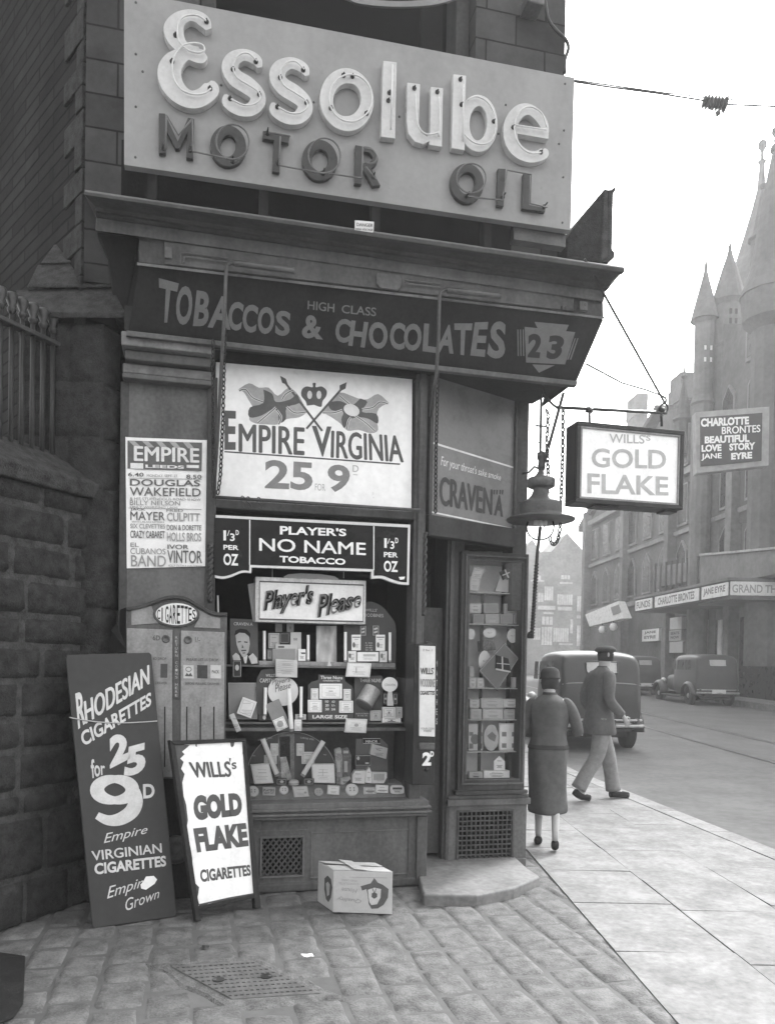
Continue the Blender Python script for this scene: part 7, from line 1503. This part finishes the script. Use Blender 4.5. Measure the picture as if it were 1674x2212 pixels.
# canopy
CN = 2.3; use('v3')
cc0, cc1 = tp(785, 715, CN), tp(1378, 625, CN); zc_b = (cc0[1]+cc1[1])/2; zc_t = zc_b+.62
t = thing('theatre_canopy', TT.W(cc1[0]-4, zc_b, CN/2), 'broad dark theatre canopy edged with white lettered panels', 'canopy')
MB().box(TT, cc0[0], cc1[0], zc_b, zc_t, .01, CN).build('canopy_box', FM(.05), t)
MB().box(TT, cc0[0]-.1, cc1[0]+.05, zc_t, zc_t+.1, .01, CN+.08).build('canopy_edge', FM(.12), t)
for a, b_, wd in (((790, 650), (893, 712), 'FUNDS'), ((915, 600), (1190, 695), 'CHARLOTTE BRONTES'), ((1213, 570), (1376, 645), 'JANE EYRE')):
    ua, ub = tp(a[0], a[1], CN)[0], tp(b_[0], b_[1], CN)[0]
    p_ = MB().box(TT, ua, ub, zc_b+.08, zc_t-.06, CN, CN+.04).build('letter_panel', mat(.7, 'enamel'), t)
    vs_, f_ = glyphs(wd, .03); mb = MB(); mb.add([TT.W(ua+(ub-ua)*(.08+.84*x_), zc_b+.16+(zc_t-zc_b-.3)*y_, CN+.045) for x_, y_ in vs_], f_); mb.build('lettering', mat(.2, 'ink'), p_)
CE = Frame(TT.W(cc1[0], 0, CN), (1, -.02, 0))
ee = MB().box(CE, .05, 4.6, zc_b+.08, zc_t-.04, -.05, .06).build('letter_panel', mat(.75, 'enamel'), t)
MB().box(CE, 0, 6, zc_b-.08, zc_b+.06, -3, .1).build('canopy_soffit', FM(.08), t)
vs_, f_ = glyphs('GRAND THEATRE', .02); mb = MB(); mb.add([CE.W(.1+2.5*x_, zc_b+.17+(zc_t-zc_b-.32)*y_, .065) for x_, y_ in vs_], f_); mb.build('lettering', mat(.35, 'ink'), ee)
# posters and doorways below the canopy
for (q_, v_, nm, lab, wd) in (((828, 828, 932, 895), .75, 'wall_poster', 'white framed bill with dark lines on the wall under the far end of the canopy', ('JANE', 'EYRE')), ((1005, 752, 1078, 820), .6, 'wall_poster', 'pale bill at the top of the panel under the canopy', ()), ((1000, 832, 1076, 895), .45, 'wall_poster', 'grey lettered bill in the middle of the panel under the canopy', ('SEATS', 'NOW')), ((1002, 905, 1084, 972), .5, 'wall_poster', 'pale bill at the foot of the panel under the canopy', ())):
    P = TT.rect(*q_, .3); o = tag(MB().box(TT, P[0], P[1], P[2], P[3], .02, .3).build(nm, mat(v_, 'paper')), lab, 'poster')
    if wd:
        mb = MB()
        for i, w_ in enumerate(wd):
            vs_, f_ = glyphs(w_, .03); hh = (P[3]-P[2])
            mb.add([TT.W(P[0]+(P[1]-P[0])*(.15+.7*x_), P[2]+hh*(.58-.38*i)+hh*.26*y_, .31) for x_, y_ in vs_], f_)
        k2 = mb.build('lettering', mat(.15, 'ink'), None); 
        k2.parent = o; k2.location = k2.location-o.location
for u0_, u1_ in ((15.5, 17.0), (18.8, 21.5)): MB().box(TT, u0_, u1_, .3, 3.6, .005, .03).build('doorway', mat(.015, 'enamel'), t)
for x_ in (1190, 1318): P = TT.rect(x_-8, 765, x_+12, 980, .5); tag(MB().box(TT, P[0], P[1], .2, P[3], .2, .5).build('entrance_column', FM(.4)), 'pale slim column under the canopy, %s one' % ('left' if x_ < 1200 else 'right'), 'column')
# tilted banner box and lamps of the farther shop
P = [TT.uz(x, y, 1.6) for x, y in ((465, 730), (672, 645), (715, 752), (492, 806))]
o = thing('shop_sign', TT.W(P[2][0], min(p[1] for p in P), 1.6), 'tilted pale box sign far up the street above a shop', 'sign'); MB().prism(TT, P, 1.2, 1.6).build('box', mat(.55, 'enamel'), o)
mb = MB(); mb.prism(TT, [TT.uz(x, y, 1.6) for x, y in ((630, 685), (680, 665), (695, 715), (645, 735))], 1.6, 1.63); mb.build('printed_patch', mat(.2, 'ink'), o)
for x_, y_ in ((575, 825), (645, 808)): 
    c = TT.W(*TT.uz(x_, y_, 1.5), 1.5); o = thing('globe_lamp', c, 'small white globe lamp under the tilted sign, %s one' % ('left' if x_ < 600 else 'right'), 'lamp'); MB().lathe(c, [(.001, -.22), (.16, -.16), (.22, 0), (.16, .16), (.001, .22)], 14).build('globe', mat(.75, 'enamel'), o, smooth=True); MB().tube([c, c+Z*.6], .03, 6).build('stem', mat(.1, 'metal'), o)
# lettered reader board
use('D')
RBD = Frame(at(1500, 1000, 26.2), (1, -.08, 0)); o = thing('reader_board', RBD.W(1, RBD.uz(1580, 1015)[1], 0), 'dark board with five lines of white film lettering hanging in front of the theatre', 'sign')
P = [RBD.uz(*p) for p in ((1503, 890), (1662, 878), (1660, 1005), (1505, 1022))]
MB().prism(RBD, P, -.4, 0).build('frame', FM(.2), o)
Q = [RBD.uz(*p) for p in ((1512, 902), (1646, 892), (1644, 995), (1513, 1008))]
bd = MB().prism(RBD, Q, 0.0005, .03).build('face', FM(.03), o)
use('z4'); mb = MB()
for s_, q in (('CHARLOTTE', ((1343, 350), (1558, 340), (1558, 376), (1343, 388))), ('BRONTES', ((1437, 388), (1608, 378), (1608, 410), (1437, 420))), ('BEAUTIFUL', ((1360, 430), (1560, 420), (1560, 455), (1360, 462))), ('LOVE', ((1346, 468), (1435, 464), (1435, 495), (1346, 500))), ('STORY', ((1470, 462), (1586, 455), (1586, 488), (1470, 494))), ('JANE', ((1346, 508), (1435, 504), (1435, 534), (1346, 538))), ('EYRE', ((1478, 504), (1572, 498), (1572, 528), (1478, 534)))):
    text(mb, s_, RBD, .035, q, off=.05)
mb.build('lettering', mat(.8, 'ink'), bd)
use('D')
# ------------------------------------------------------------------ half timbered building closing the street
TB = Frame(V((4, 62, 1)), (1, .05, 0)); use('v3')
t = thing('timbered_building', at(300, 920, 62), 'pale half timbered building closing the far end of the street', 'building')
b0 = TB.uz(-200, 400)[0]; b1 = TB.uz(520, 400)[0]
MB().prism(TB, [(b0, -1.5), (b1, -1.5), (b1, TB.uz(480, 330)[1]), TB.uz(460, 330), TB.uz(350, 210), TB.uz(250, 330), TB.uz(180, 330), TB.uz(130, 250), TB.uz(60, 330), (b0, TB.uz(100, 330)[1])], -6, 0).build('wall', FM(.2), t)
for (x0, y0, x1, y1, nb) in ((205, 550, 262, 640, 4), (288, 600, 385, 668, 7), (415, 612, 443, 710, 2), (165, 590, 200, 650, 2), (190, 742, 260, 795, 3), (188, 808, 255, 925, 4), (262, 815, 360, 905, 7), (412, 800, 443, 930, 2), (370, 760, 388, 850, 1), (455, 865, 495, 930, 3), (135, 815, 180, 890, 3), (312, 478, 370, 505, 3), (150, 480, 185, 510, 2)):
    r_ = TB.rect(x0, y0, x1, y1, .1); w_ = (r_[1]-r_[0])/nb; mb = MB()
    for i in range(nb): mb.box(TB, r_[0]+i*w_+w_*.1, r_[0]+(i+1)*w_-w_*.1, r_[2], r_[3], 0, .08)
    mb.build('plaster_panel', mat(.6, 'far'), t)
for (x0, y0, x1, y1) in ((165, 672, 275, 700), (292, 680, 382, 705), (412, 735, 455, 755), (200, 715, 265, 728), (305, 522, 385, 535), (120, 508, 205, 520), (300, 912, 385, 925)): r_ = TB.rect(x0, y0, x1, y1, .1); MB().box(TB, *r_, 0, .07).build('plaster_band', mat(.55, 'far'), t)
use('D')
# the row of houses continuing on the shop's side far up the street
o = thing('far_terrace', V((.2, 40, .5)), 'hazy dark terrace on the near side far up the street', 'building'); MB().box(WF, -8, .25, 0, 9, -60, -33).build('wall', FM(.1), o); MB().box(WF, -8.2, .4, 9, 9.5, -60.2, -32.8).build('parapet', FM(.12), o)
# ------------------------------------------------------------------ overhead wires
use('v6')
for i, (px, lab, r_) in enumerate((([(150, 268), (500, 318), (870, 370), (1160, 403), (1400, 423), (1674, 441), (2000, 458)], 'upper of the two thin span wires over the street', .009), ([(150, 280), (500, 332), (850, 378), (1150, 425), (1320, 455), (1674, 470), (2000, 482)], 'lower span wire carrying the insulator over the street', .012))):
    MBt = MB().tube([at(x, y, 11+.0*x) for x, y in px], r_, 6); tag(MBt.build('overhead_wire', mat(.03, 'metal'), smooth=True), lab, 'wire')
o = thing('wire_insulator', at(1240, 450, 11), 'ribbed dark insulator on the span wire at the upper right', 'insulator'); a, b_ = at(1162, 435, 11), at(1322, 456, 11); n_ = 41
MB().tube([a+(b_-a)*k/(n_-1) for k in range(n_)], [.075+.02*sin(k*1.05)*(1 if 1 < k < n_-2 else -2) for k in range(n_)], 16).build('ribs', mat(.05, 'enamel'), o, smooth=True)
MB().tube([at(1215, 470, 11), at(1216, 500, 11)], .01, 6).tube([at(1300, 470, 11), at(1270, 520, 11), at(1245, 545, 11)], .008, 6).tube([at(1262, 505, 11), at(1275, 530, 11)], .035, 8).build('clamp', mat(.12, 'metal'), o, smooth=True)
MB().tube([at(835, 368, 11), at(850, 383, 11), at(872, 372, 11)], .012, 6).build('wire_joint', mat(.05, 'metal'), o)
for k, (a, b_) in enumerate((((1240, 545), (640, 1141)), ((1090, 640), (560, 1141)))): tag(MB().tube([at(a[0], a[1], 14), at(b_[0]-400, b_[1]+450, 60)], .0025, 5).build('overhead_wire', mat(.2, 'metal')), 'very faint %s trolley wire running up the street' % ('right' if k == 0 else 'left'), 'wire')
use('D')
# ------------------------------------------------------------------ the smoky air of the street
me = MB().box(WF, -62, 62, -1.4, 40, -119, 23); hz_ = me.build('haze', bpy.data.materials.new('haze'), kind='stuff')
hm = hz_.data.materials[0]; hm.use_nodes = True; N = hm.node_tree.nodes; N.remove(N['Principled BSDF']); vp = N.new('ShaderNodeVolumePrincipled')
vp.inputs['Color'].default_value = (.95, .95, .95, 1); vp.inputs['Density'].default_value = .003; vp.inputs['Anisotropy'].default_value = .3
hm.node_tree.links.new(vp.outputs[0], N['Material Output'].inputs['Volume'])
